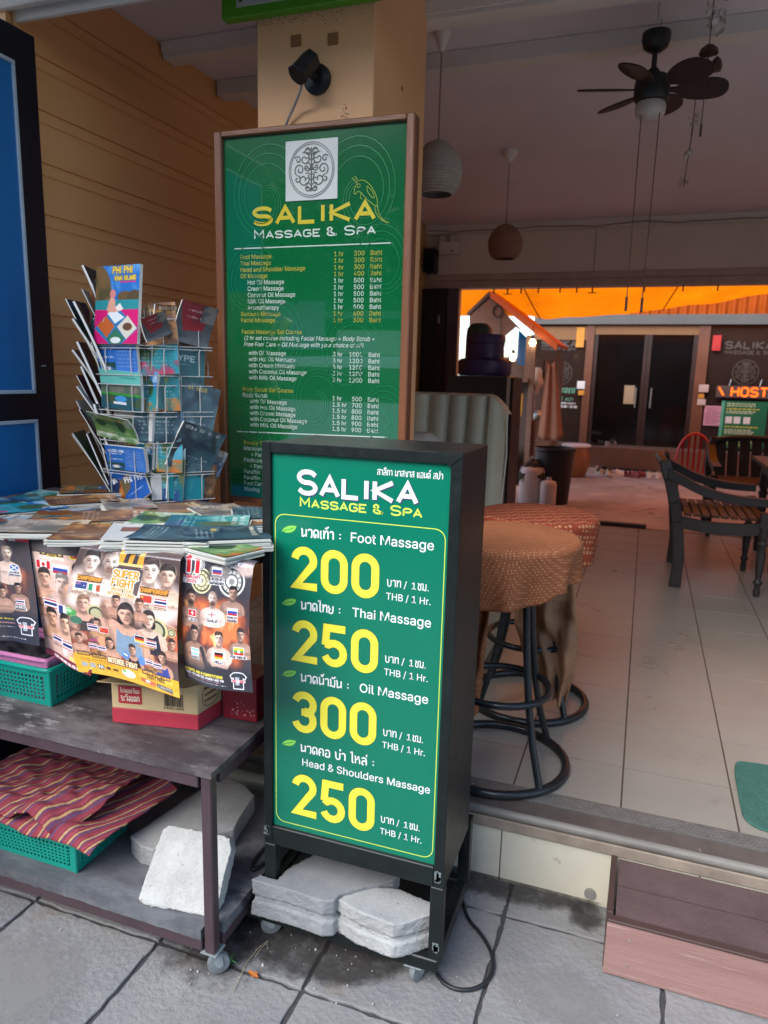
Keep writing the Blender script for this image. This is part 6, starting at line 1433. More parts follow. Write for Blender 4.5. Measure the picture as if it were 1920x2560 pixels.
# ceiling fan
fx, fy = -.082, 3.184
fan_ = thing('ceiling_fan', 'black six bladed ceiling fan with white light bowl and pull cords', 'fan', (fx, fy, 2.59)); fan_m = M('fan_black', '#1c2022', .4, .1, 8); blade_m = M('fan_blade_brown', '#2e2022', .5, .15, 10, stretch=(1, 6, 1))
m = MB(); m.lathe([(.030, 2.905), (.052, 2.895), (.053, 2.872), (.045, 2.845), (.02, 2.828)], (fx, fy, 0), 28); m.lathe([(.010, 2.829), (.010, 2.765)], (fx, fy, 0), 12); m.lathe([(.012, 2.775), (.022, 2.765), (.024, 2.75)], (fx, fy, 0), 16); m.build('canopy', fan_m, fan_, smooth=40)
m = MB(); m.tube([(fx + .01, fy, 2.9), (fx + .015, fy, 2.935), (fx, fy, 2.945), (fx - .012, fy, 2.93)], .003, 6); m.tube([(fx, fy, 2.945), (fx, fy, 2.9995)], .003, 6); m.build('hook', alu_m, fan_)
m = MB(); m.lathe([(.03, 2.752), (.058, 2.742), (.066, 2.72), (.066, 2.668), (.058, 2.655), (.045, 2.652)], (fx, fy, 0), 30); m.build('motor', fan_m, fan_, smooth=40)
m = MB(); m.lathe([(.052, 2.6515), (.058, 2.635), (.054, 2.61), (.036, 2.593), (.008, 2.588)], (fx, fy, 0), 28); m.build('light_bowl', M('frosted_bowl', '#bdb8b4', .3, .03, 5), fan_, smooth=60)
for k in range(6):
    a = rad(14 + 60 * k); ca, sa = math.cos(a), math.sin(a); pit = rad(-17); pts = []
    shape = [(.062, -.012), (.09, -.012), (.11, -.040), (.16, -.060), (.22, -.064), (.262, -.048), (.282, -.014), (.280, .022), (.258, .046), (.2, .056), (.15, .052), (.11, .036), (.09, .012), (.062, .012)]
    q = [Vector((fx + r_ * ca - w * math.cos(pit) * sa, fy + r_ * sa + w * math.cos(pit) * ca, 2.695 + w * math.sin(pit))) for r_, w in chaikin(shape, 1, True)]
    m = MB(); m.extr(q, (0, 0, .006)); m.build('blade', blade_m, fan_)
for dx, z1 in ((-.030, 1.93), (.036, 1.925)):
    m = MB(); m.tube([(fx + dx, fy - .03, 2.625), (fx + dx * .9, fy - .03, z1)], .002, 5); m.tube([(fx + dx * .9, fy - .03, z1), (fx + dx * .9, fy - .03, z1 - .055)], .005, 8); m.build('pull_cord', M('brown_cord', '#5a3c34', .6), fan_)
# hanging shell mobiles
shell_m = M('pearly_shell', '#c9c4bb', .3, .2, 30); brownshell = M('brown_nut_shell', '#4a3830', .6, .2, 20)
mob = thing('wind_chime', 'wind chime of pearly flakes above brown bell shaped nuts', 'wind chime', (.105, 3.11, 2.5), 'hanging chimes'); r2 = random.Random(4)
m = MB(); m.tube([(.105, 3.11, 2.999), (.104, 3.11, 2.50)], .0018, 5); m.build('string', M('brown_cord', ''), mob)
for k in range(30):
    m = MB(); c = Vector((.112 + r2.uniform(-.03, .035), 3.11 + r2.uniform(-.03, .03), 2.985 - k * .0048)); n_ = Vector((r2.uniform(-1, 1), r2.uniform(-1, 1), r2.uniform(-.6, .6))).normalized(); m.lathe([(.011, -.001), (.011, .001)], c, 8, axis=n_, sx=r2.uniform(.7, 1.2)); m.build('shell_flake', shell_m, mob)
m = MB(); m.lathe([(.034, 2.775), (.03, 2.79), (.015, 2.802), (.004, 2.806)], (.105, 3.11, 0), 16); m.build('cap', brownshell, mob, smooth=40)
for dx, dy, z in ((-.028, 0, 2.735), (.03, -.005, 2.738), (0, -.025, 2.722), (.0, .025, 2.74)):
    m = MB(); m.lathe([(.018, z - .025), (.021, z - .01), (.014, z + .012), (.004, z + .022)], (.105 + dx, 3.11 + dy, 0), 12); m.tube([(.105 + dx, 3.11 + dy, z + .02), (.105 + dx * .7, 3.11 + dy * .7, 2.78)], .001, 4); m.build('bell', brownshell, mob, smooth=50)
m = MB(); m.box(.100, .108, 3.109, 3.111, 2.495, 2.54); m.build('tag', brownshell, mob)
mob2 = thing('wind_chime', 'farther string mobile with three bunches of white shells', 'wind chime', (.085, 4.2, 2.57), 'hanging chimes')
m = MB(); m.tube([(.102, 4.2, 2.999), (.098, 4.2, 2.8), (.084, 4.2, 2.575)], .0022, 5); m.tube([(.108, 4.2, 2.92), (.086, 4.2, 2.6)], .0015, 5); m.build('string', M('brown_cord', ''), mob2)
for zc in (2.89, 2.738, 2.60):
    for k in range(9):
        m = MB(); c = Vector((.05 * (zc - 2.55) + .083 + r2.uniform(-.022, .022), 4.2 + r2.uniform(-.02, .02), zc + r2.uniform(-.02, .018))); n_ = Vector((r2.uniform(-1, 1), r2.uniform(-1, 1), r2.uniform(-.6, .6))).normalized(); m.lathe([(.012, -.001), (.012, .001)], c, 8, axis=n_); m.build('shell_flake', shell_m, mob2)
# wall fittings
em = thing('emergency_light', 'white twin spot emergency light box on the back beam', 'light', (-1.89, 7.0, 2.75))
MB().box(-1.985, -1.795, 6.965, 7.0485, 2.74, 2.855).build('box', M('white_plastic', ''), em, bevel=.006)
for x in (-1.94, -1.84):
    m = MB(); m.lathe([(.022, 0), (.03, .02), (.03, .045)], (x, 7.0, 2.885), 16, axis=(-.2, -1, -.2)); m.tube([(x, 7.0, 2.856), (x, 7.0, 2.885)], .006, 6); m.build('lamp_head', M('white_plastic', ''), em, smooth=40)
MB().box(-1.86, -1.84, 6.962, 6.9645, 2.76, 2.775).build('switch', black_m, em)
sp = thing('wall_speaker', 'small black loudspeaker below the emergency light', 'loudspeaker', (-2.06, 6.95, 2.57)); MB().box(-2.115, -2.005, 6.90, 7.0485, 2.57, 2.79).build('box', black_m, sp, bevel=.006); MB().box(-2.105, -2.015, 6.896, 6.8995, 2.585, 2.775).build('grille', M('speaker_grille', '#0e1011', .9), sp)
m = MB(); m.tube([(-2.1 + .13 * i, 6.945, 2.955 - .018 * abs(math.sin(i * .42)) - .012 * (i % 5 == 2)) for i in range(38)], .004, 6); tag(m.build('wire', M('wire_grey', '#77695f', .6)), 'thin wire sagging along the beam over the back opening', 'wire')
for x, w in ((-1.46, 0), (-1.33, 1), (-1.2, 0), (-1.04, 0), (-.84, 0), (-.69, 0), (-.55, 1), (-.1, 0), (.22, 0), (.5, 0)):
    m = MB(); m.box(x - .006, x + .006, 7.10, 7.11, 2.385, 2.434)
    if w: m.box(x - .04, x + .04, 7.10, 7.11, 2.378, 2.3845)
    m.build('hook', black_m, bld)
# door mat and bar on the floor
gm = M('green_carpet', '#3f6f63', .95, .2, 60, .8, 200)
p = [(.405, 2.33), (.47, 2.27), (1.0, 2.265), (1.0, 2.72), (.46, 2.715), (.42, 2.70)]
m = MB(); m.prism(chaikin([(.40, 2.42), (.40, 2.31), (.47, 2.27), (.75, 2.268), (1.0, 2.268), (1.0, 2.5), (1.0, 2.715), (.7, 2.716), (.45, 2.716), (.405, 2.69)], 2, True), .2505, .259); tag(m.build('door_mat', gm, bevel=.003), 'green carpet mat at the edge of the tiled floor', 'mat')
tag(MB().box(-.39, .10, 7.02, 7.09, .2502, .282).build('threshold_bar', dark_wood, bevel=.004), 'dark wooden bar lying at the back edge of the tiles', 'bar')
# wooden armchairs and table
chw = M('blue_grey_painted_wood', '#322d2d', .5, .2, 6, .2, 40); slatw = M('brown_slat_wood', '#4a3028', .5, .2, 6, .2, 40)
def turned(m, x, y, z0, z1, r_):
    H = z1 - z0; m.lathe([(r_ * .6, z0), (r_ * .75, z0 + H * .08), (r_ * .55, z0 + H * .14), (r_, z0 + H * .2), (r_ * .6, z0 + H * .24), (r_ * .7, z0 + H * .3), (r_ * 1.0, z0 + H * .55), (r_ * .75, z0 + H * .7), (r_ * 1.05, z0 + H * .74), (r_ * .7, z0 + H * .78), (r_, z0 + H * .82), (r_, z1)], (x, y, 0), 14)
def chair(label):
    c = thing('wooden_armchair', label, 'chair', (.51, 5.42, ZF), 'dark wooden armchairs')
    for y0, yo in ((5.07, -.03), (5.79, .03)):
        m = MB(); pth = [(.285, y0, ZF), (.292, y0, .45), (.262, y0, .69), (.235, y0 + yo * .3, .82), (.19, y0, .97), (.150, y0 - yo, 1.085)]
        for a, b in zip(pth, pth[1:]): m.bar(a, (b[0], b[1], b[2] + .004), .058, .072, up=(1, 0, 0))
        m.build('back_post', chw, c, bevel=.006)
        m = MB(); turned(m, .775, y0 - (.03 if y0 < 5.4 else .05), ZF, .72, .03); m.box(.745, .805, y0 - .06, y0, .705, .80); m.build('front_leg', chw, c, smooth=40)
        # sweeping arm
        arm = [(.175, y0, 1.03), (.27, y0 - yo * .2, .985), (.38, y0, .93), (.50, y0, .895), (.62, y0, .878), (.80, y0 - .01, .872)]
        arm = chaikin([np.array(a) for a in arm], 1); m = MB()
        n = len(arm); hh = [.055 - .018 * i / (n - 1) for i in range(n)]
        vs = []
        for (x, y, z), h_ in zip(arm, hh): vs += [(x, y - .035, z - h_), (x, y + .035, z - h_), (x, y + .035, z + h_ * .3), (x, y - .035, z + h_ * .3)]
        m.add(vs, [(4 * i + j, 4 * i + (j + 1) % 4, 4 * i + 4 + (j + 1) % 4, 4 * i + 4 + j) for i in range(n - 1) for j in range(4)] + [(3, 2, 1, 0), tuple(range(4 * n - 4, 4 * n))]); m.build('arm', chw, c, bevel=.004)
    m = MB(); m.tube([(.16, 5.08, 1.06), (.13, 5.25, 1.085), (.12, 5.43, 1.095), (.13, 5.6, 1.085), (.16, 5.78, 1.06)], [.03] * 5, 10); m.build('top_rail', chw, c, smooth=50)
    for k in range(6): m = MB(); y = 5.17 + k * .103; m.bar((.262, y, .70), (.135, y, 1.075), .088, .016, up=(1, 0, 0)); m.build('back_slat', chw, c, bevel=.003)
    for y in (5.05, 5.76):
        m = MB(); q = []
        for i in range(9): t = i / 8; q.append((.285 + .49 * t, y, .695 - .022 * math.sin(t * math.pi)))
        for i in range(8): m.bar(q[i], (q[i + 1][0] + .002, q[i + 1][1], q[i + 1][2]), .035, .075)
        m.build('seat_rail', chw, c)
    for k in range(9): m = MB(); x = .30 + k * .056; m.box(x, x + .046, 5.07, 5.76, .735, .75); m.build('seat_slat', slatw, c, bevel=.003)
    return c
ch1 = chair('dark blue grey wooden armchair nearest the door mat, seen from its side')
copy_tree(ch1, loc=(1.72, 7.35, ZF), rz=math.pi * .92, label='dark wooden armchair on the far side of the table')
copy_tree(ch1, loc=(.98, 7.22, ZF), rz=-math.pi * .48, label='dark wooden armchair behind the table end, back turned to the courtyard')
tb2 = thing('wooden_table', 'dark wooden table beside the armchairs', 'table', (1.35, 6.2, ZF))
MB().box(.86, 2.1, 5.62, 6.62, .985, 1.02).build('tabletop', dark_wood, tb2, bevel=.006); MB().box(.93, 2.03, 5.69, 6.55, .90, .984).build('apron', dark_wood, tb2)
for x, y in ((.96, 5.72), (2.0, 5.72), (.96, 6.52), (2.0, 6.52)): m = MB(); turned(m, x, y, ZF, .899, .038); m.build('leg', dark_wood, tb2, smooth=40)
ts = thing('tissue_packet', 'crumpled pale blue white tissue packet on the dark table', 'tissues', (1.02, 5.9, 1.02)); m = MB(); m.grid(lambda u, v: (1.0 + .12 * u, 5.85 + .1 * v, 1.035 + .03 * (mnoise.noise(Vector((u * 4, v * 4, 2))) + .5)), 10, 10); m.box(1.0, 1.12, 5.85, 5.95, 1.0205, 1.035); m.build('wrap', M('pale_blue_wrap', '#b9ccd4', .4, .1, 20), ts)
# wooden step on the pavement
st = thing('wooden_step', 'pinkish plywood step box with ribbed brown treads against the shop front', 'step', (.5, 1.96, 0))
ply = M('pink_plywood', '#a58078', .6, .12, 3, .2, 40, stretch=(.25, 1, 6), col2='#8c6860', spots=(9, .59, '#b59a93')); tread = M('brown_composite', '#63504f', .6, .18, 8, .2, 60, spots=(10, .63, '#857674')); stepd = M('dark_brown_edge', '#4c3833', .6, .15, 10)
bx0, bx1 = .020, 1.35
MB().box(bx0 + .002, bx1, 1.826, 1.842, .004, .1635).build('front_board', ply, st, bevel=.0015)
MB().box(bx0, bx0 + .016, 1.8425, 2.10, .004, .182).build('side_board', stepd, st, bevel=.0015); MB().box(bx1 - .016, bx1, 1.8425, 2.10, .004, .182).build('side_board', stepd, st)
MB().box(bx0 + .001, bx1, 1.822, 1.846, .1645, .1735).build('front_edge', stepd, st, bevel=.002)
for y0, y1 in ((1.852, 1.968), (1.978, 2.094)):
    m = MB(); m.box(bx0 + .022, bx1 - .02, y0, y1, .155, .172); n = 17
    for k in range(n): y = y0 + (y1 - y0) * (k + .5) / n; m.box(bx0 + .022, bx1 - .02, y - .0021, y + .0021, .1722, .1748)
    m.build('tread_board', tread, st)
MB().box(bx0 + .022, bx1 - .02, 1.9685, 1.9775, .15, .1695).build('tread_gap_strip', stepd, st)
for z in (.122, .045): m = MB(); m.lathe([(.0045, 0), (.0045, .001)], (.082, 1.8258, z), 10, axis=(0, -1, 0)); m.build('screw', M('screw_steel', '#b9aca6', .4, metal=.6), st)
dp = MB(); dp.tube([(-.033, 2.104, .028), (-.033, 2.094, .028)], .017, 14); dp.tube([(-.033, 2.0935, .028), (-.033, 2.093, .028)], .012, 12)
tag(dp.build('drain_pipe', M('grey_pvc', '#8d8a84', .5, .15, 20), smooth=40), 'grey drain pipe end low in the riser by the step', 'pipe')
# cable loop on the paving
pts = [(-.60, 1.93, .10), (-.5, 2.0, .03), (-.40, 1.96, .006), (-.375, 1.885, .006), (-.313, 1.834, .006), (-.266, 1.765, .006), (-.258, 1.70, .006), (-.285, 1.645, .006), (-.34, 1.618, .006), (-.395, 1.638, .006), (-.425, 1.70, .006), (-.428, 1.78, .010), (-.41, 1.87, .013), (-.40, 1.95, .013), (-.43, 2.03, .006), (-.52, 2.085, .006)]
m = MB(); m.tube(chaikin([np.array(p_) for p_ in pts], 3), .0055, 8); tag(m.build('cable', M('black_rubber', '#24262a', .45, .1, 10), smooth=60), 'black power cable looping over the paving beside the price sign', 'cable')
pts = [(-.97, 2.07, .20), (-.98, 2.04, .17), (-.99, 1.95, .151), (-.975, 1.84, .151), (-1.0, 1.74, .151), (-.98, 1.66, .151), (-.96, 1.69, .152), (-.93, 1.8, .16), (-.90, 1.95, .2), (-.89, 2.05, .28)]
m = MB(); m.tube(chaikin([np.array(p_) for p_ in pts], 3), .006, 8); tag(m.build('cable', M('black_rubber', ''), smooth=60), 'black cable curling on the lower shelf behind the concrete slabs', 'cable')
# small litter
def leaf_litter(cx, cy, s, rz, label, mat, z=.003):
    q = chaikin([(-1, 0), (-.5, .35), (0, .3), (.2, .6), (.5, .3), (1, .15), (.6, -.1), (.3, -.35), (-.3, -.3)], 1, True); c, n_ = math.cos(rz), math.sin(rz); m = MB()
    m.add([(cx + s * (a * c - b * n_), cy + s * (a * n_ + b * c), z + .006 * abs(b)) for a, b in q] + [(cx, cy, z)], [(i, (i + 1) % len(q), len(q)) for i in range(len(q))]); o = m.build('fallen_leaf', mat); return tag(o, label, 'leaf')
leaf_litter(-.865, 1.473, .021, -.3, 'dry orange leaf on the paving joint', M('dry_leaf', '#b5692a', .7, .3, 40))
straw_m = M('dry_straw', '#a89a80', .8, .2, 20)
for i, (a, b, c, lb) in enumerate((((-.884, 1.404), (-.90, 1.50), (-.895, 1.57), 'longest pale straw lying across the paving joint'), ((-.90, 1.55), (-.885, 1.59), (-.87, 1.565), 'bent pale straw above the dry leaf'), ((-.89, 1.53), (-.888, 1.56), (-.882, 1.59), 'short straight straw above the dry leaf'))):
    m = MB(); m.tube([(a[0], a[1], .002), (b[0], b[1], .004), (c[0], c[1], .003)], .0011, 5); tag(m.build('straw', straw_m), lb, 'straw')
weed = thing('weed', 'small green weed growing beside the table castor', 'plant', (-.945, 1.478, 0))
for k in range(7):
    a = rr.uniform(0, 6.28); L = rr.uniform(.012, .035); m = MB(); m.tube([(-.945, 1.478, 0), (-.945 + L * .5 * math.cos(a), 1.478 + L * .5 * math.sin(a), L * .7), (-.945 + L * math.cos(a), 1.478 + L * math.sin(a), L * .6)], [.0016, .0022, .0006], 5); m.build('blade', M('weed_green', '#3f7a3a', .6, .2, 30), weed)
m = MB()
for k in range(150):
    x, y = (rr.uniform(-1.1, -.3), rr.uniform(1.42, 2.0)) if k < 110 else (rr.uniform(-1.6, .5), rr.uniform(1.0, 1.9)); s_ = rr.uniform(.0008, .0026) * (1.7 if rr.random() < .1 else 1); m.lathe([(s_, .001), (s_ * .9, .0012 + s_), (s_ * .3, .0012 + s_ * 1.6)], (x, y, 0), 6)
tag(m.build('grit', M('pale_grit', '#b9b5ac', .9, .3, 90)), 'scattered pale grit and crumbs on the paving', 'grit', kind='stuff')
# blue and black folding door at the far left
bd = thing('panel_door', 'open blue panelled door with black frame and pale mouldings', 'door', (-2.08, 1.5, .0))
blue_m = M('blue_door_paint', '#1b6fb0', .35, .06, 3, .04, 40); dfr = M('black_blue_door_frame', '#0e1622', .4, .15, 6); mould = M('pale_blue_moulding', '#aebfc9', .5, .1, 20)
DX = -2.06
MB().box(DX - .045, DX - .006, .95, 2.145, .26, 2.70).build('door_frame', dfr, bd, bevel=.002)
MB().box(DX - .045, DX - .006, .95, 2.085, .004, .2595).build('kick_board', dfr, bd)
for z0, z1 in ((1.516, 2.575), (.42, 1.398)):
    MB().box(DX - .0055, DX - .001, 1.02, 2.030, z0, z1).build('panel', blue_m, bd)
    m = MB(); y0, y1 = 1.008, 2.043; w = .013
    m.box(DX - .0055, DX + .006, y0, y1, z1 + .0005, z1 + w); m.box(DX - .0055, DX + .006, y0, y1, z0 - w, z0 - .0005); m.box(DX - .0055, DX + .006, y0, y0 + w - .001, z0, z1); m.box(DX - .0055, DX + .006, 2.0305, y1, z0, z1); m.build('moulding', mould, bd, bevel=.002)
m = MB(); m.tube([(DX + .004, 2.075, 1.60), (DX + .004, 2.095, 1.602)], .002, 6); m.build('scratch', mould, bd)
# ================================================================== courtyard behind the shop
YW = 11.80
spa = thing('spa_building', 'spa shopfront across the courtyard with dark glass doors and blue grey beam', 'building', (.4, 12.2, .25))
brownp = M('brown_frame_paint', '#6a3f2c', .5, .15, 4); lint = M('tan_lintel', '#7d5530', .6, .1, 4); dglass = M('dark_tinted_glass', '#120d0c', .06, .1, 2, spec=.6); wglass = M('brown_tinted_glass', '#31241f', .08, .1, 1.2, spec=.5)
MB().box(-1.75, 3.4, 11.35, 11.795, .2475, .62).build('entrance_step', M('brown_step_tile', '#6f5544', .4, .12, 4), spa, bevel=.01)
MB().box(-.95, 3.4, 11.22, 11.3495, .2475, .29).build('step_edge', M('pale_step_edge', '#cfc4bc', .5, .08, 6), spa, bevel=.005)
MB().box(-.5, .35, 11.24, 11.33, .2905, .31).build('rubber_mat', black_m, spa)
MB().box(-1.75, 3.4, YW - .06, YW + .1, 2.43, 2.575).build('beam', M('blue_grey_beam', '#5a5854', .5, .08, 3), spa, bevel=.004)
m = MB(); n = 60
m.grid(lambda u, v: (-1.75 + 5.2 * u, YW + .02 + .03 * math.sin(u * 5.2 / .13 * 2 * math.pi), 2.576 + .36 * v), 640, 1); m.build('corrugated_fascia', M('orange_corrugated', '#d8641a', .5, .1, 4, trans=.6), spa)
MB().box(-.93, .70, YW, YW + .06, 2.285, 2.4295).build('lintel', lint, spa)
for x0, x1 in ((-.945, -.83), (.645, .80)): MB().box(x0, x1, YW - .02, YW + .06, .62, 2.4295).build('door_post', brownp, spa, bevel=.004)
MB().box(-.829, .644, YW + .03, YW + .05, .62, 2.2845).build('door_glass', dglass, spa)
for x0, x1 in ((-.829, -.77), (-.10, -.05), (-.045, .01), (.585, .644)): MB().box(x0, x1, YW + .005, YW + .0295, .62, 2.2845).build('door_stile', M('dark_door_wood', '#2e1a16', .5, .2, 5), spa)
for x in (-.16, .06): m = MB(); m.tube([(x, YW - .02, 1.2), (x, YW - .03, 1.5)], .012, 8); m.build('door_handle', alu_m, spa)
MB().box(-1.75, -.946, YW + .02, YW + .04, .62, 2.4295).build('window_glass', wglass, spa); MB().box(.801, 3.4, YW + .02, YW + .04, .62, 2.4295).build('window_glass', wglass, spa)
MB().box(-1.75, -.946, YW + .0, YW + .019, 2.20, 2.40).build('window_head', lint, spa); MB().box(-1.10, -.98, YW - .012, YW - .001, 2.09, 2.39).build('yellow_board', M('ochre_board', '#c9862c', .6), spa)
MB().box(-1.75, 3.4, 12.6, 12.7, .2, 2.5).build('inner_wall', M('inner_brown', '#3a2a22', .8), spa)
MB().box(-1.75, 3.4, 11.905, 12.7, 2.43, 2.55).build('inner_ceiling', M('inner_brown', ''), spa)
PW = fplace(YW + .018); dec = M('frosted_decal', '#4a413c', .5, .1, 10); mint = M('mint_decal', '#5d8a74', .5, .05, 5); wtag = M('white_tag_card', '#d8d4d2', .5, .05, 5)
for cx, cz in ((-1.30, 1.69), (1.32, 1.76)): ink('round_decal', lambda b: emblem(b, PW, cx, cz, .175, .006), dec, spa)
ink('window_lettering', lambda b: (put_strokes(b, 'SALIKA', 1.02, 2.10, .09, .024, PW, wide=1.2, fit=.62), put_strokes(b, 'MASSAGE & SPA', 1.02, 2.02, .045, .011, PW, wide=1.2, fit=.66)), dec, spa)
ink('window_lettering', lambda b: (put_strokes(b, 'SALIKA', -1.62, 2.10, .09, .024, PW, wide=1.2, fit=.52), put_strokes(b, 'MASSAGE & SPA', -1.62, 2.04, .04, .010, PW, wide=1.2, fit=.52)), dec, spa)
ink('window_lettering', lambda b: (put_strokes(b, 'สาลิกา มาสซาส', -1.50, 1.385, .075, .016, PW, 'thai', fit=.44), put_strokes(b, 'แอนด์ สปา', -1.42, 1.265, .04, .010, PW, 'thai', fit=.34)), mint, spa)
ink('window_lettering', lambda b: (put_strokes(b, 'OPEN DAILY', -1.26, 1.215, .025, .006, PW, fit=.22), put_strokes(b, '9.00 - 24.00', -1.26, 1.16, .03, .008, PW, fit=.24)), wtag, spa)
for x0, x1, z0, z1, mt, nm in ((-1.035, -.915, 1.455, 1.575, wtag, 'tag'), (-1.01, -.915, 1.36, 1.43, M('ochre_board', ''), 'tag'), (.715, .85, 1.46, 1.57, M('pinkish_tag', '#b99f98', .5), 'tag'), (.72, .80, 1.37, 1.43, M('ochre_board', ''), 'tag'), (.715, .83, 1.27, 1.36, M('pinkish_tag', ''), 'tag'), (.835, .95, 2.06, 2.28, M('red_tag', '#b02a28', .5), 'red_sign')):
    MB().box(x0, x1, YW - .035, YW - .023, z0, z1).build(nm, mt, spa, bevel=.004)
pk = thing('notice', 'pink paper notice on the right window of the spa', 'notice', (.95, YW - .03, .97)); MB().box(.825, 1.075, YW - .004, YW + .006, .975, 1.265).build('sheet', M('pink_paper', '#c98fa4', .7), pk)
m = MB()
for k in range(12): m.box(.85, 1.05 - .03 * (k % 3), YW - .006, YW - .0045, 1.235 - k * .021, 1.242 - k * .021)
m.build('print', M('dark_pink_print', '#8a5a6c', .7), pk)
for z0, z1, lb in ((.66, 1.345, 'upper green price poster under the orange lit sign'), (-.0, .64, 'lower green price poster beside the wooden table')):
    z0 = max(z0, .62) if z0 > .3 else .26
    if z0 < .5: continue
    gp = thing('price_poster', lb, 'poster', (1.35, YW - .02, z0)); MB().box(1.09, 1.66, YW - .02, YW + .004, z0, z1).build('board', M('green_board', '#1f6a4a', .4, .06, 3), gp); MB().box(1.05, 1.0895, YW - .025, YW + .004, z0, z1).build('edge', M('pale_green_edge', '#5aa88a', .5), gp)
    PG = fplace(YW - .021); gb = M('green_poster_text', '#b9c2a0', .5); gy = M('green_poster_yellow', '#c9bf4a', .5)
    def lines(b, zs, w=.4): 
        for z in zs:
            x = 1.12
            while x < 1.12 + w: L = rr.uniform(.02, .06); b.add([PG(x, z, 0), PG(min(x + L, 1.62), z, 0), PG(min(x + L, 1.62), z + .016, 0), PG(x, z + .016, 0)], [(0, 1, 2, 3)]); x += L + .012
    ink('print', lambda b: lines(b, [1.30, 1.27, 1.19, 1.165, .92, .895, .87, .79, .765, .74], .36), gb, gp); ink('print', lambda b: lines(b, [1.225, .965, .82, .70], .42), gy, gp)
    for x in (1.12, 1.23, 1.36): MB().box(x, x + .09, YW - .026, YW - .0215, 1.02, 1.12).build('white_patch', wtag, gp)
led = thing('led_sign', 'dot matrix sign with glowing orange letters in the spa window', 'sign', (1.45, YW - .05, 1.40)); MB().box(.955, 2.1, YW - .05, YW - .028, 1.395, 1.565).build('case', M('led_case', '#5a4a44', .4), led)
PLd = fplace(YW - .051); m = MB()
ribbon(m, [(.985, 1.54), (1.055, 1.425)], .022, PLd); put_strokes(m, 'HOSTEL', 1.16, 1.422, .118, .022, PLd, wide=1.05, it=1, fit=.70)
m.build('lit_letters', M('led_orange', '#ff6a10', .5, emit='#ff4806', estr=1.8), led)
for x in (1.12, 1.52): m = MB(); m.tube([(x, YW - .04, 1.565), (x + .02, YW - .02, 1.66)], .006, 6); m.build('hanger', alu_m, led)
# orange tarpaulin
tarp_m = M('orange_tarpaulin', '#fb7606', .5, .2, 2.2, bump=.4, bscale=5, trans=.9)
xs_ = [-2.9, -2.2, -1.8, -1.62, -1.39, -.9, -.33, .58, 1.33, 2.4, 3.6, 5]; zs_ = [2.47, 2.45, 2.455, 2.46, 2.41, 2.44, 2.485, 2.595, 2.717, 2.86, 3.0, 3.1]
def tarp(u, v):
    x = -2.6 + 7.2 * u + (-.25 * v); zf_ = float(np.interp(x, xs_, zs_)); y = 7.25 + 3.25 * v; k = v
    z = 3.22 * (1 - k) + zf_ * k + .10 * k * (1 - k) * math.sin(u * 7 + 1) + .05 * mnoise.noise(Vector((u * 7, v * 3, 1))) * (1 - k) + .02 * mnoise.noise(Vector((u * 19, v * 5, 2))); return (x, y, z)
m = MB(); m.grid(tarp, 120, 40); tp = tag(m.build('tarpaulin', tarp_m, smooth=60), 'bright orange tarpaulin stretched over the courtyard', 'tarpaulin')
for u0, u1 in ((.12, .19), (.44, .41), (.70, .60)):
    m = MB(); m.tube([Vector(tarp(u0 + (u1 - u0) * t, t)) + Vector((0, 0, -.015)) for t in np.linspace(.0, 1, 16)], .008, 5); m.build('cord', M('orange_brown_cord', '#7a3a1a', .7), tp)
MBW = MB().box(3.42, 3.55, 7.2, 12.0, .0, 3.3).build('added_skylight_block', wall_in); tag(MBW, 'plain unseen wall added right of the courtyard to keep out skylight', 'wall')  # unseen wall, added to keep skylight off the spa front
# gabled stall
gs = thing('gabled_stall', 'small gabled wooden stall with wire mesh and orange lit roof edge', 'stall', (-1.65, 9.4, .25)); plank = M('weathered_plank', '#6f594d', .7, .2, 5, .2, 40, stretch=(1, 1, 5)); roofm = M('orange_light_roof_edge', '#c86a38', .6, .12, 4)  # orange light on the right roof is put into its colour
AP, LE, RE = (-1.935, 2.625), (-2.21, 2.36), (-1.075, 1.99)
def slope(a, b, nm, mt):
    d = Vector((b[0] - a[0], 0, b[1] - a[1])).normalized(); n_ = Vector((-d.z, 0, d.x)); n_ = n_ if n_.z > 0 else -n_; m = MB(); m.extr([(a[0], 9.22, a[1]), (b[0], 9.22, b[1]), (b[0], 10.3, b[1]), (a[0], 10.3, a[1])], n_ * .035); m.build(nm, mt, gs)
slope(AP, LE, 'roof_side', M('brown_roof', '#5f5048', .7)); slope(AP, RE, 'roof_side', roofm)
m = MB(); d = Vector((RE[0] - AP[0], 0, RE[1] - AP[1])); m.extr([(AP[0], 9.20, AP[1] + .03), (RE[0], 9.20, RE[1] + .03), (RE[0] - .01, 9.20, RE[1] - .05), (AP[0], 9.20, AP[1] - .05)], (0, .018, 0)); m.build('barge_board', roofm, gs)
m = MB(); m.extr([(AP[0], 9.225, AP[1] - .055), (-2.19, 9.225, 2.35), (-2.19, 9.225, 1.62), (-1.74, 9.225, 1.62), (-1.74, 9.225, 2.10), (-1.60, 9.225, 2.22), (-1.50, 9.225, 2.16)], (0, .02, 0)); m.build('gable_board', plank, gs)
for x0, x1 in ((-2.16, -2.10), (-1.40, -1.335)): MB().box(x0, x1, 9.22, 9.28, .2475, 2.14 if x0 < -2 else 2.07).build('post', plank, gs, bevel=.004)
MB().box(-1.16, -1.11, 9.9, 9.95, .2475, 1.98).build('post', plank, gs)
MB().box(-2.1, -1.40, 9.15, 9.6, 1.55, 1.60).build('counter', plank, gs); MB().box(-2.1, -1.41, 9.3, 9.32, .25, 1.549).build('front_panel', M('stall_dark_panel', '#4a3d38', .7), gs)
m = MB()
for k in range(12): x = -1.33 + k * .022; m.tube([(x, 9.6, 1.1), (x, 9.6, 2.0)], .0025, 4)
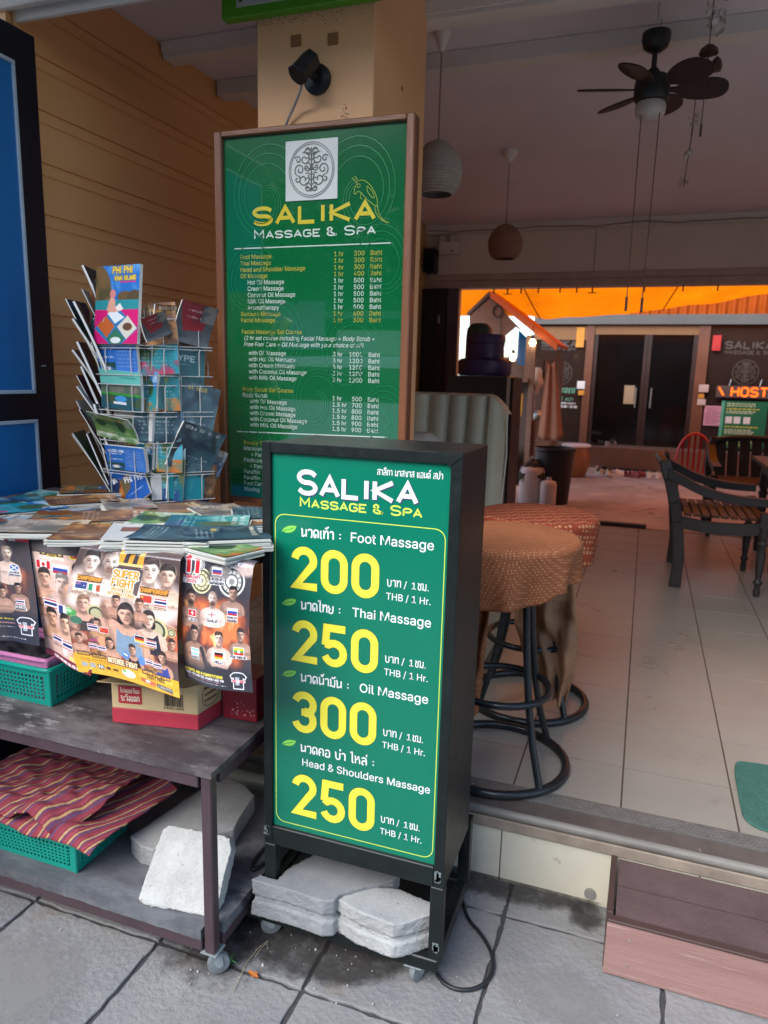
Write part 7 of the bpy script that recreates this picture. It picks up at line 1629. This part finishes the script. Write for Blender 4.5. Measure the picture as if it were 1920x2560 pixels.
for k in range(16): z = 1.1 + k * .06; m.tube([(-1.34, 9.598, z), (-1.08, 9.598, z)], .0025, 4)
for k in range(9): x = -1.72 + k * .04; m.tube([(x, 9.3, 1.61), (x, 9.3, 2.08)], .0025, 4)
for k in range(8): z = 1.63 + k * .06; m.tube([(-1.74, 9.298, z), (-1.40, 9.298, z)], .0025, 4)
m.build('wire_mesh', M('rusty_mesh', '#6a5248', .6), gs)
cb = MB().box(-1.35, -1.10, 9.3, 9.6, .62, 1.08).build('louvre_cabinet', plank, gs)
for x0 in (-1.335, -1.22):
    m = MB()
    for k in range(11): m.box(x0, x0 + .10, 9.288, 9.2985, .66 + k * .036, .682 + k * .036)
    m.build('louvre', M('brown_louvre', '#7a5a4a', .6), cb)
bs = MB(); bs.grid(lambda u, v: (-1.60 + .17 * u, 9.45 + .01 * math.sin(u * 9), 1.78 + .42 * v * (1 - .35 * u) - .05 * (1 - v) * u), 8, 8); tag(bs.build('plastic_sheet', M('blue_plastic_sheet', '#2f9ae0', .5, .1, 4, trans=.8)), 'bright blue plastic sheet behind the mesh of the stall', 'sheet')
for (x, y, z), lb in (((-1.61, 9.2, 1.853), 'lit bare bulb hanging in front of the blue sheet'), ((-1.37, 9.15, 2.033), 'lit bare bulb hanging at the right stall post')):
    b_ = thing('light_bulb', lb, 'bulb', (x, y, z)); m = MB(); m.lathe([(.004, z - .05), (.03, z - .035), (.04, z - .005), (.028, z + .025), (.015, z + .04)], (x, y, 0), 18); m.build('glass', M('lit_bulb', '#fff2d8', .4, emit='#ffd8a0', estr=9), b_, smooth=60)
    m = MB(); m.lathe([(.018, z + .04), (.018, z + .085)], (x, y, 0), 12); m.tube([(x, y, z + .085), (x, y, z + .2)], .004, 5); m.build('socket', black_m, b_)
ca = thing('coiled_cable', 'dark cable coiled on the gable of the stall', 'cable', (-1.72, 9.2, 2.1)); m = MB()
for k in range(3): m.tube([(-1.83 + (.05 + .006 * k) * math.cos(t), 9.21 - .006 * k, 2.41 + (.065 + .004 * k) * math.sin(t)) for t in np.linspace(0, 6.28, 18)[:-1]], .006, 5, True)
m.tube([(-1.79, 9.2, 2.36), (-1.78, 9.2, 2.15), (-1.79, 9.2, 1.98)], .005, 5); m.build('coil', M('black_rubber', ''), ca)
def towel(u, v): w = .05 + .10 * v; return (-1.12 + .06 * v + (u - .5) * w * 2, 9.0 + .02 * math.sin(u * 12 + v * 2), 1.76 - .90 * v + .05 * (2 * u - 1) ** 2)
cloth('towel', towel, 24, 20, M('brown_towel', '#8d6450', .9, .15, 20), 'brown towel hanging on the right side of the stall', .004)
sq = thing('squeegee', 'yellow handled brush hanging by the cabinet edge', 'brush', (-1.5, 9.0, 1.2)); MB().box(-1.47, -1.43, 9.0, 9.02, 1.14, 1.42).build('handle', M('yellow_plastic', '#d0a02a', .4), sq); MB().box(-1.485, -1.415, 8.99, 9.03, 1.42, 1.47).build('head', black_m, sq)
MB().box(-2.2, -1.1, 10.28, 10.3, .2475, 1.88).build('back_panel', plank, gs)
MB().box(-1.46, -1.401, 9.225, 9.245, 1.601, 2.12).build('gable_strip', plank, gs)
def small(name, label, cat, fnb, mat):
    mm = MB(); fnb(mm); return tag(mm.build(name, mat, smooth=50), label, cat)
small('frying_pan', 'dark frying pan hanging on the stall mesh', 'pan', lambda b: (b.lathe([(.06, 0), (.075, .02)], (-1.26, 9.5, 1.62), 20, axis=(0, -1, 0)), b.bar((-1.26, 9.49, 1.69), (-1.26, 9.49, 1.82), .02, .012)), black_m)
small('plastic_bag', 'white crumpled plastic bag hanging on the stall mesh', 'bag', lambda b: b.grid(lambda u, v: (-1.33 + .13 * math.sin(v * 2.6 + .4) * (u - .5) * 2 * .6 + .01 * math.sin(v * 14), 9.45 - .05 * math.sin(u * 3.14) * math.sin(v * 3), 1.74 - .34 * v), 16, 16), M('cloudy_white_plastic', '#bdb6b2', .4, .15, 18))
small('kettle', 'grey metal kettle on the louvred cabinet', 'kettle', lambda b: (b.lathe([(.055, 1.081), (.065, 1.10), (.06, 1.16), (.03, 1.19), (.012, 1.205)], (-1.28, 9.42, 0), 20), b.tube([(-1.22, 9.42, 1.12), (-1.18, 9.42, 1.16), (-1.165, 9.42, 1.19)], .011, 8)), alu_m)
small('storage_tin', 'red and cream tin on the louvred cabinet', 'tin', lambda b: b.lathe([(.045, 1.081), (.045, 1.23), (.04, 1.24)], (-1.15, 9.40, 0), 18), M('cream_tin', '#b08a70', .4, .2, 12))
small('folded_boxes', 'pale folded cartons leaning under the stall counter', 'cartons', lambda b: b.obox((-1.75, 9.1, .5), (.25, .02, 0), (0, .04, .02), (.02, .03, .25)), M('pale_card', '#8f7a68', .7, .15, 6))
MB().box(-.33, -.18, YW + .018, YW + .029, 1.25, 1.53).build('paper_notice', M('beige_paper', '#9c8468', .6, .05, 5), spa)
# bin, canisters, jar
bn = thing('dust_bin', 'tall black plastic bin standing in the courtyard', 'bin', (-.90, 8.1, .2475)); m = MB(); m.lathe([(.17, .248), (.175, .26), (.212, .82), (.225, .83), (.225, .86), (.205, .86), (.165, .3)], (-.895, 8.1, 0), 32, cap=False); m.build('bucket', M('dark_grey_plastic', '#26242a', .5, .1, 8), bn, smooth=40); m = MB(); m.lathe([(.16, .30), (.17, .302)], (-.895, 8.1, 0), 24); m.build('liner', black_m, bn)
wcan = M('whitish_plastic', '#cdbdb6', .4, .05, 5)
for cx, r_, h, lb in ((-1.10, .143, .42, 'larger whitish plastic canister with a rag on its lid'), (-.905, .085, .285, 'smaller whitish plastic canister beside the black bin')):
    y = 7.95 if r_ > .1 else 7.80
    cn = thing('canister', lb, 'canister', (cx, y, .2475), 'whitish canisters'); m = MB(); m.lathe([(r_ * .9, .248), (r_, .27), (r_, .25 + h * .85), (r_ * .85, .25 + h * .95), (r_ * .3, .25 + h), (r_ * .3, .25 + h * 1.05)], (cx, y, 0), 28); m.build('body', wcan, cn, smooth=50); m = MB(); m.lathe([(r_ * .33, .25 + h * 1.052), (r_ * .33, .25 + h * 1.10)], (cx, y, 0), 16); m.build('cap', wcan, cn)
def rag(u, v): a, b = u * 2 - 1, v * 2 - 1; r_ = math.hypot(a, b); return (-1.10 + .14 * a, 7.95 + .13 * b, .735 - .13 * r_ ** 2 + .03 * mnoise.noise(Vector((a * 3, b * 3, 2))))
cloth('rag', rag, 24, 24, M('camouflage_rag', '#3a332a', .9, .5, 14), 'dark mottled rag draped over the larger canister', .003)
jr = thing('water_jar', 'brown glazed water jar with a pale round lid', 'jar', (-.87, 10.5, .2475)); m = MB(); m.lathe([(.13, .248), (.16, .28), (.20, .42), (.205, .52), (.185, .64), (.175, .67)], (-.87, 10.5, 0), 30); m.build('pot', M('brown_glaze', '#8d5f38', .3, .25, 9, coat=.3), jr, smooth=60); m = MB(); m.lathe([(.20, .672), (.205, .69), (.19, .705)], (-.87, 10.5, 0), 30); m.build('lid', wtag, jr, smooth=40)
# shoes
def shoe(x, y, rz, mat, label, z=.2475, L=.26):
    s = thing('shoe', label, 'shoe', (x, y, z), 'shoes left by the spa door'); c, n_ = math.cos(rz), math.sin(rz); Tt = lambda a, b, h: (x + L * (a * c - b * n_), y + L * (a * n_ + b * c), z + h)
    out = chaikin([(-.5, -.12), (-.5, .12), (-.2, .15), (.2, .19), (.45, .15), (.5, 0), (.45, -.15), (.2, -.17), (-.2, -.13)], 2, True); m = MB(); k = len(out); m.add([Tt(a, b, .0) for a, b in out] + [Tt(a, b, .03) for a, b in out], [tuple(range(k - 1, -1, -1)), tuple(range(k, 2 * k))] + [(i, (i + 1) % k, k + (i + 1) % k, k + i) for i in range(k)]); m.build('sole', mat, s)
    m = MB(); m.grid(lambda u, v: Tt(.02 + .44 * u, .185 * math.cos(v * math.pi) * (1 - .25 * u), .03 + (.075 - .04 * u) * math.sin(v * math.pi)), 8, 10); m.build('upper', mat, s, smooth=60); m = MB(); m.grid(lambda u, v: Tt(-.36 - .13 * math.sin(u * math.pi), .14 * math.cos(u * math.pi), .03 + .05 * v), 10, 3); m.build('heel_strap', mat, s)
wsh = M('off_white_rubber', '#d8cfc4', .5, .06, 8); csh = M('cream_rubber', '#c8b498', .5, .08, 8); rsh = M('maroon_rubber', '#7a3a38', .5, .1, 8); bsh = M('black_rubber_shoe', '#1d1a1a', .5, .1, 8)
for a in ((-.56, 11.0, 2.0, csh, 'cream clog nearest the water jar'), (-.43, 10.95, 1.6, csh, 'cream clog right of the one by the jar'), (-.63, 11.12, .6, wsh, 'white trainer behind the cream clogs'), (-.50, 11.14, 2.6, bsh, 'black shoe behind the cream clogs'), (-.33, 10.85, .15, wsh, 'white slipper lying sideways before the step'), (-.10, 10.82, -.5, rsh, 'maroon slipper between the white shoes'), (-.03, 10.93, .3, rsh, 'second maroon slipper turned towards the step'), (.125, 10.98, 1.65, wsh, 'left white clog of the pair facing the door'), (.255, 10.98, 1.5, wsh, 'right white clog of the pair facing the door')): shoe(*a)
sh2 = thing('shoe', 'black shoe kicked up on the entrance step', 'shoe', (-.75, 11.5, .6205), 'shoes left by the spa door'); bpy.data.objects.remove(sh2); shoe(-.66, 11.46, .5, bsh, 'black shoe up on the entrance step', .6205); shoe(-.45, 11.48, 1.1, M('grey_canvas', '#8a807c', .7), 'grey canvas shoe up on the entrance step', .6205)
# red plastic chair
rc = thing('plastic_chair', 'red plastic chair behind the wooden armchair', 'chair', (.42, 8.0, .2475)); RCX = .10; red_p = M('red_plastic', '#c8202c', .35, .06, 6)
m = MB(); arc_ = [(.41 + RCX + .17 * math.cos(t), 8.06, .80 + .285 * math.sin(t)) for t in np.linspace(-.1, math.pi + .1, 20)]; m.tube(arc_, .026, 8, sy=.5); m.build('back_frame', red_p, rc, smooth=60)
for k in range(5): m = MB(); x = .31 + k * .05; m.bar((x + RCX, 8.05, .68), (x + RCX + (x - .41) * .15, 8.07, .80 + .28 * math.sqrt(max(.05, 1 - ((x - .41) / .17) ** 2))), .02, .01, up=(0, 1, 0)); m.build('back_slat', red_p, rc)
MB().box(.22 + RCX, .60 + RCX, 7.65, 8.05, .645, .67).build('seat', red_p, rc, bevel=.01)
for x in (.235, .585):
    for y in (7.67, 8.03): m = MB(); m.bar((x + RCX, y, .2475), (x + RCX + (.41 - x) * .15, y, .645), .035, .03); m.build('leg', red_p, rc)
# ================================================================== the street behind the viewer (seen only as reflections in the glass)
opp = thing('opposite_house', 'pale two storey shophouse across the street with dark openings', 'building', (-1, -11.5, -.14))
MB().box(-16, 12, -12.2, -11.5, -.14, 7.8).build('wall', M('street_wall', '#4c4b48', .8, .15, 1), opp)
for i in range(7):
    x = -14 + i * 3.7
    MB().box(x, x + 2.6, -11.495, -11.47, -.1, 2.5).build('shutter', M('dark_shutter', '#26282c', .6, .3, 2), opp)
    MB().box(x + .4, x + 2.0, -11.495, -11.47, 3.5, 5.0).build('window', M('dark_window', '#2c3238', .2, .2, 1), opp)
MB().box(-16, 12, -11.46, -9.9, 2.75, 2.9).build('awning', M('street_awning', '#9aa3ad', .6, .1, 1), opp)
MB().box(-10.5, -6.6, -9.88, -9.8, 2.1, 3.1).build('fascia', M('lilac_fascia', '#b9b3e2', .5, .05, 2), opp)
MB().box(-6.3, -4.6, -9.88, -9.8, 2.0, 2.5).build('fascia', M('white_fascia', '#f4f4f2', .5, .05, 2), opp)
van = thing('parked_van', 'white van parked across the street', 'van', (-3.2, -7.2, -.14)); VX = -2.1; vw = M('white_car_paint', '#f2f3f4', .25, .04, 2, coat=.6)
m = MB(); m.extr([(-5.6, -8.1, .25), (-5.6, -8.1, 1.05), (-5.0, -8.1, 1.2), (-4.4, -8.1, 1.85), (-1.4, -8.1, 1.9), (-1.2, -8.1, 1.0), (-1.2, -8.1, .25)], (0, 1.7, 0)); m.v = [(x + VX, y, z) for x, y, z in m.v]; m.build('body', vw, van, bevel=.08, seg=2)
MB().box(-4.3 + VX, -1.6 + VX, -6.395, -6.385, 1.15, 1.7).build('window', M('dark_window', ''), van)
for x in (-4.8, -2.0): m = MB(); m.lathe([(.2, -.1), (.32, -.09), (.32, .09), (.2, .1)], (x + VX, -6.42, .19), 20, axis=(0, 1, 0)); m.build('wheel', black_m, van)
def tree(x, y, h, seed, label):
    t = thing('street_tree', label, 'tree', (x, y, -.14)); r = random.Random(seed); m = MB(); m.tube([(x, y, -.14), (x + .1, y, h * .35), (x, y + .1, h * .6), (x + .2, y, h * .85)], [.16, .12, .09, .04], 8)
    for k in range(6): a = r.uniform(0, 6.28); m.tube([(x, y, h * .5), (x + .7 * math.cos(a), y + .7 * math.sin(a), h * (.6 + .05 * k)), (x + 1.3 * math.cos(a), y + 1.3 * math.sin(a), h * (.7 + .05 * k))], [.06, .04, .02], 6)
    m.build('trunk', M('bark', '#4a3f36', .9, .3, 12), t); m = MB()
    for k in range(1500):
        a, b = r.uniform(0, 6.28), r.uniform(-1, 1); q = r.random() ** .4; R = 1.7 * (1 + .3 * math.sin(a * 3 + seed)); c = Vector((x + R * q * math.cos(a) * math.sqrt(1 - b * b), y + R * q * math.sin(a) * math.sqrt(1 - b * b), h * .75 + 1.3 * q * b)); u = Vector((r.uniform(-1, 1), r.uniform(-1, 1), r.uniform(-1, 1))).normalized() * .13; w = u.cross(Vector((r.uniform(-1, 1), r.uniform(-1, 1), 1))).normalized() * .07; m.add([c - u, c + w, c + u, c - w], [(0, 1, 2, 3)])
    m.build('crown', M('foliage', '#3f5a2c', .6, .4, 3), t)
tree(-7.6, -8.6, 5.6, 2, 'leafy street tree left of the white van'); tree(-3.4, -8.8, 5.2, 5, 'leafy street tree right of the white van')
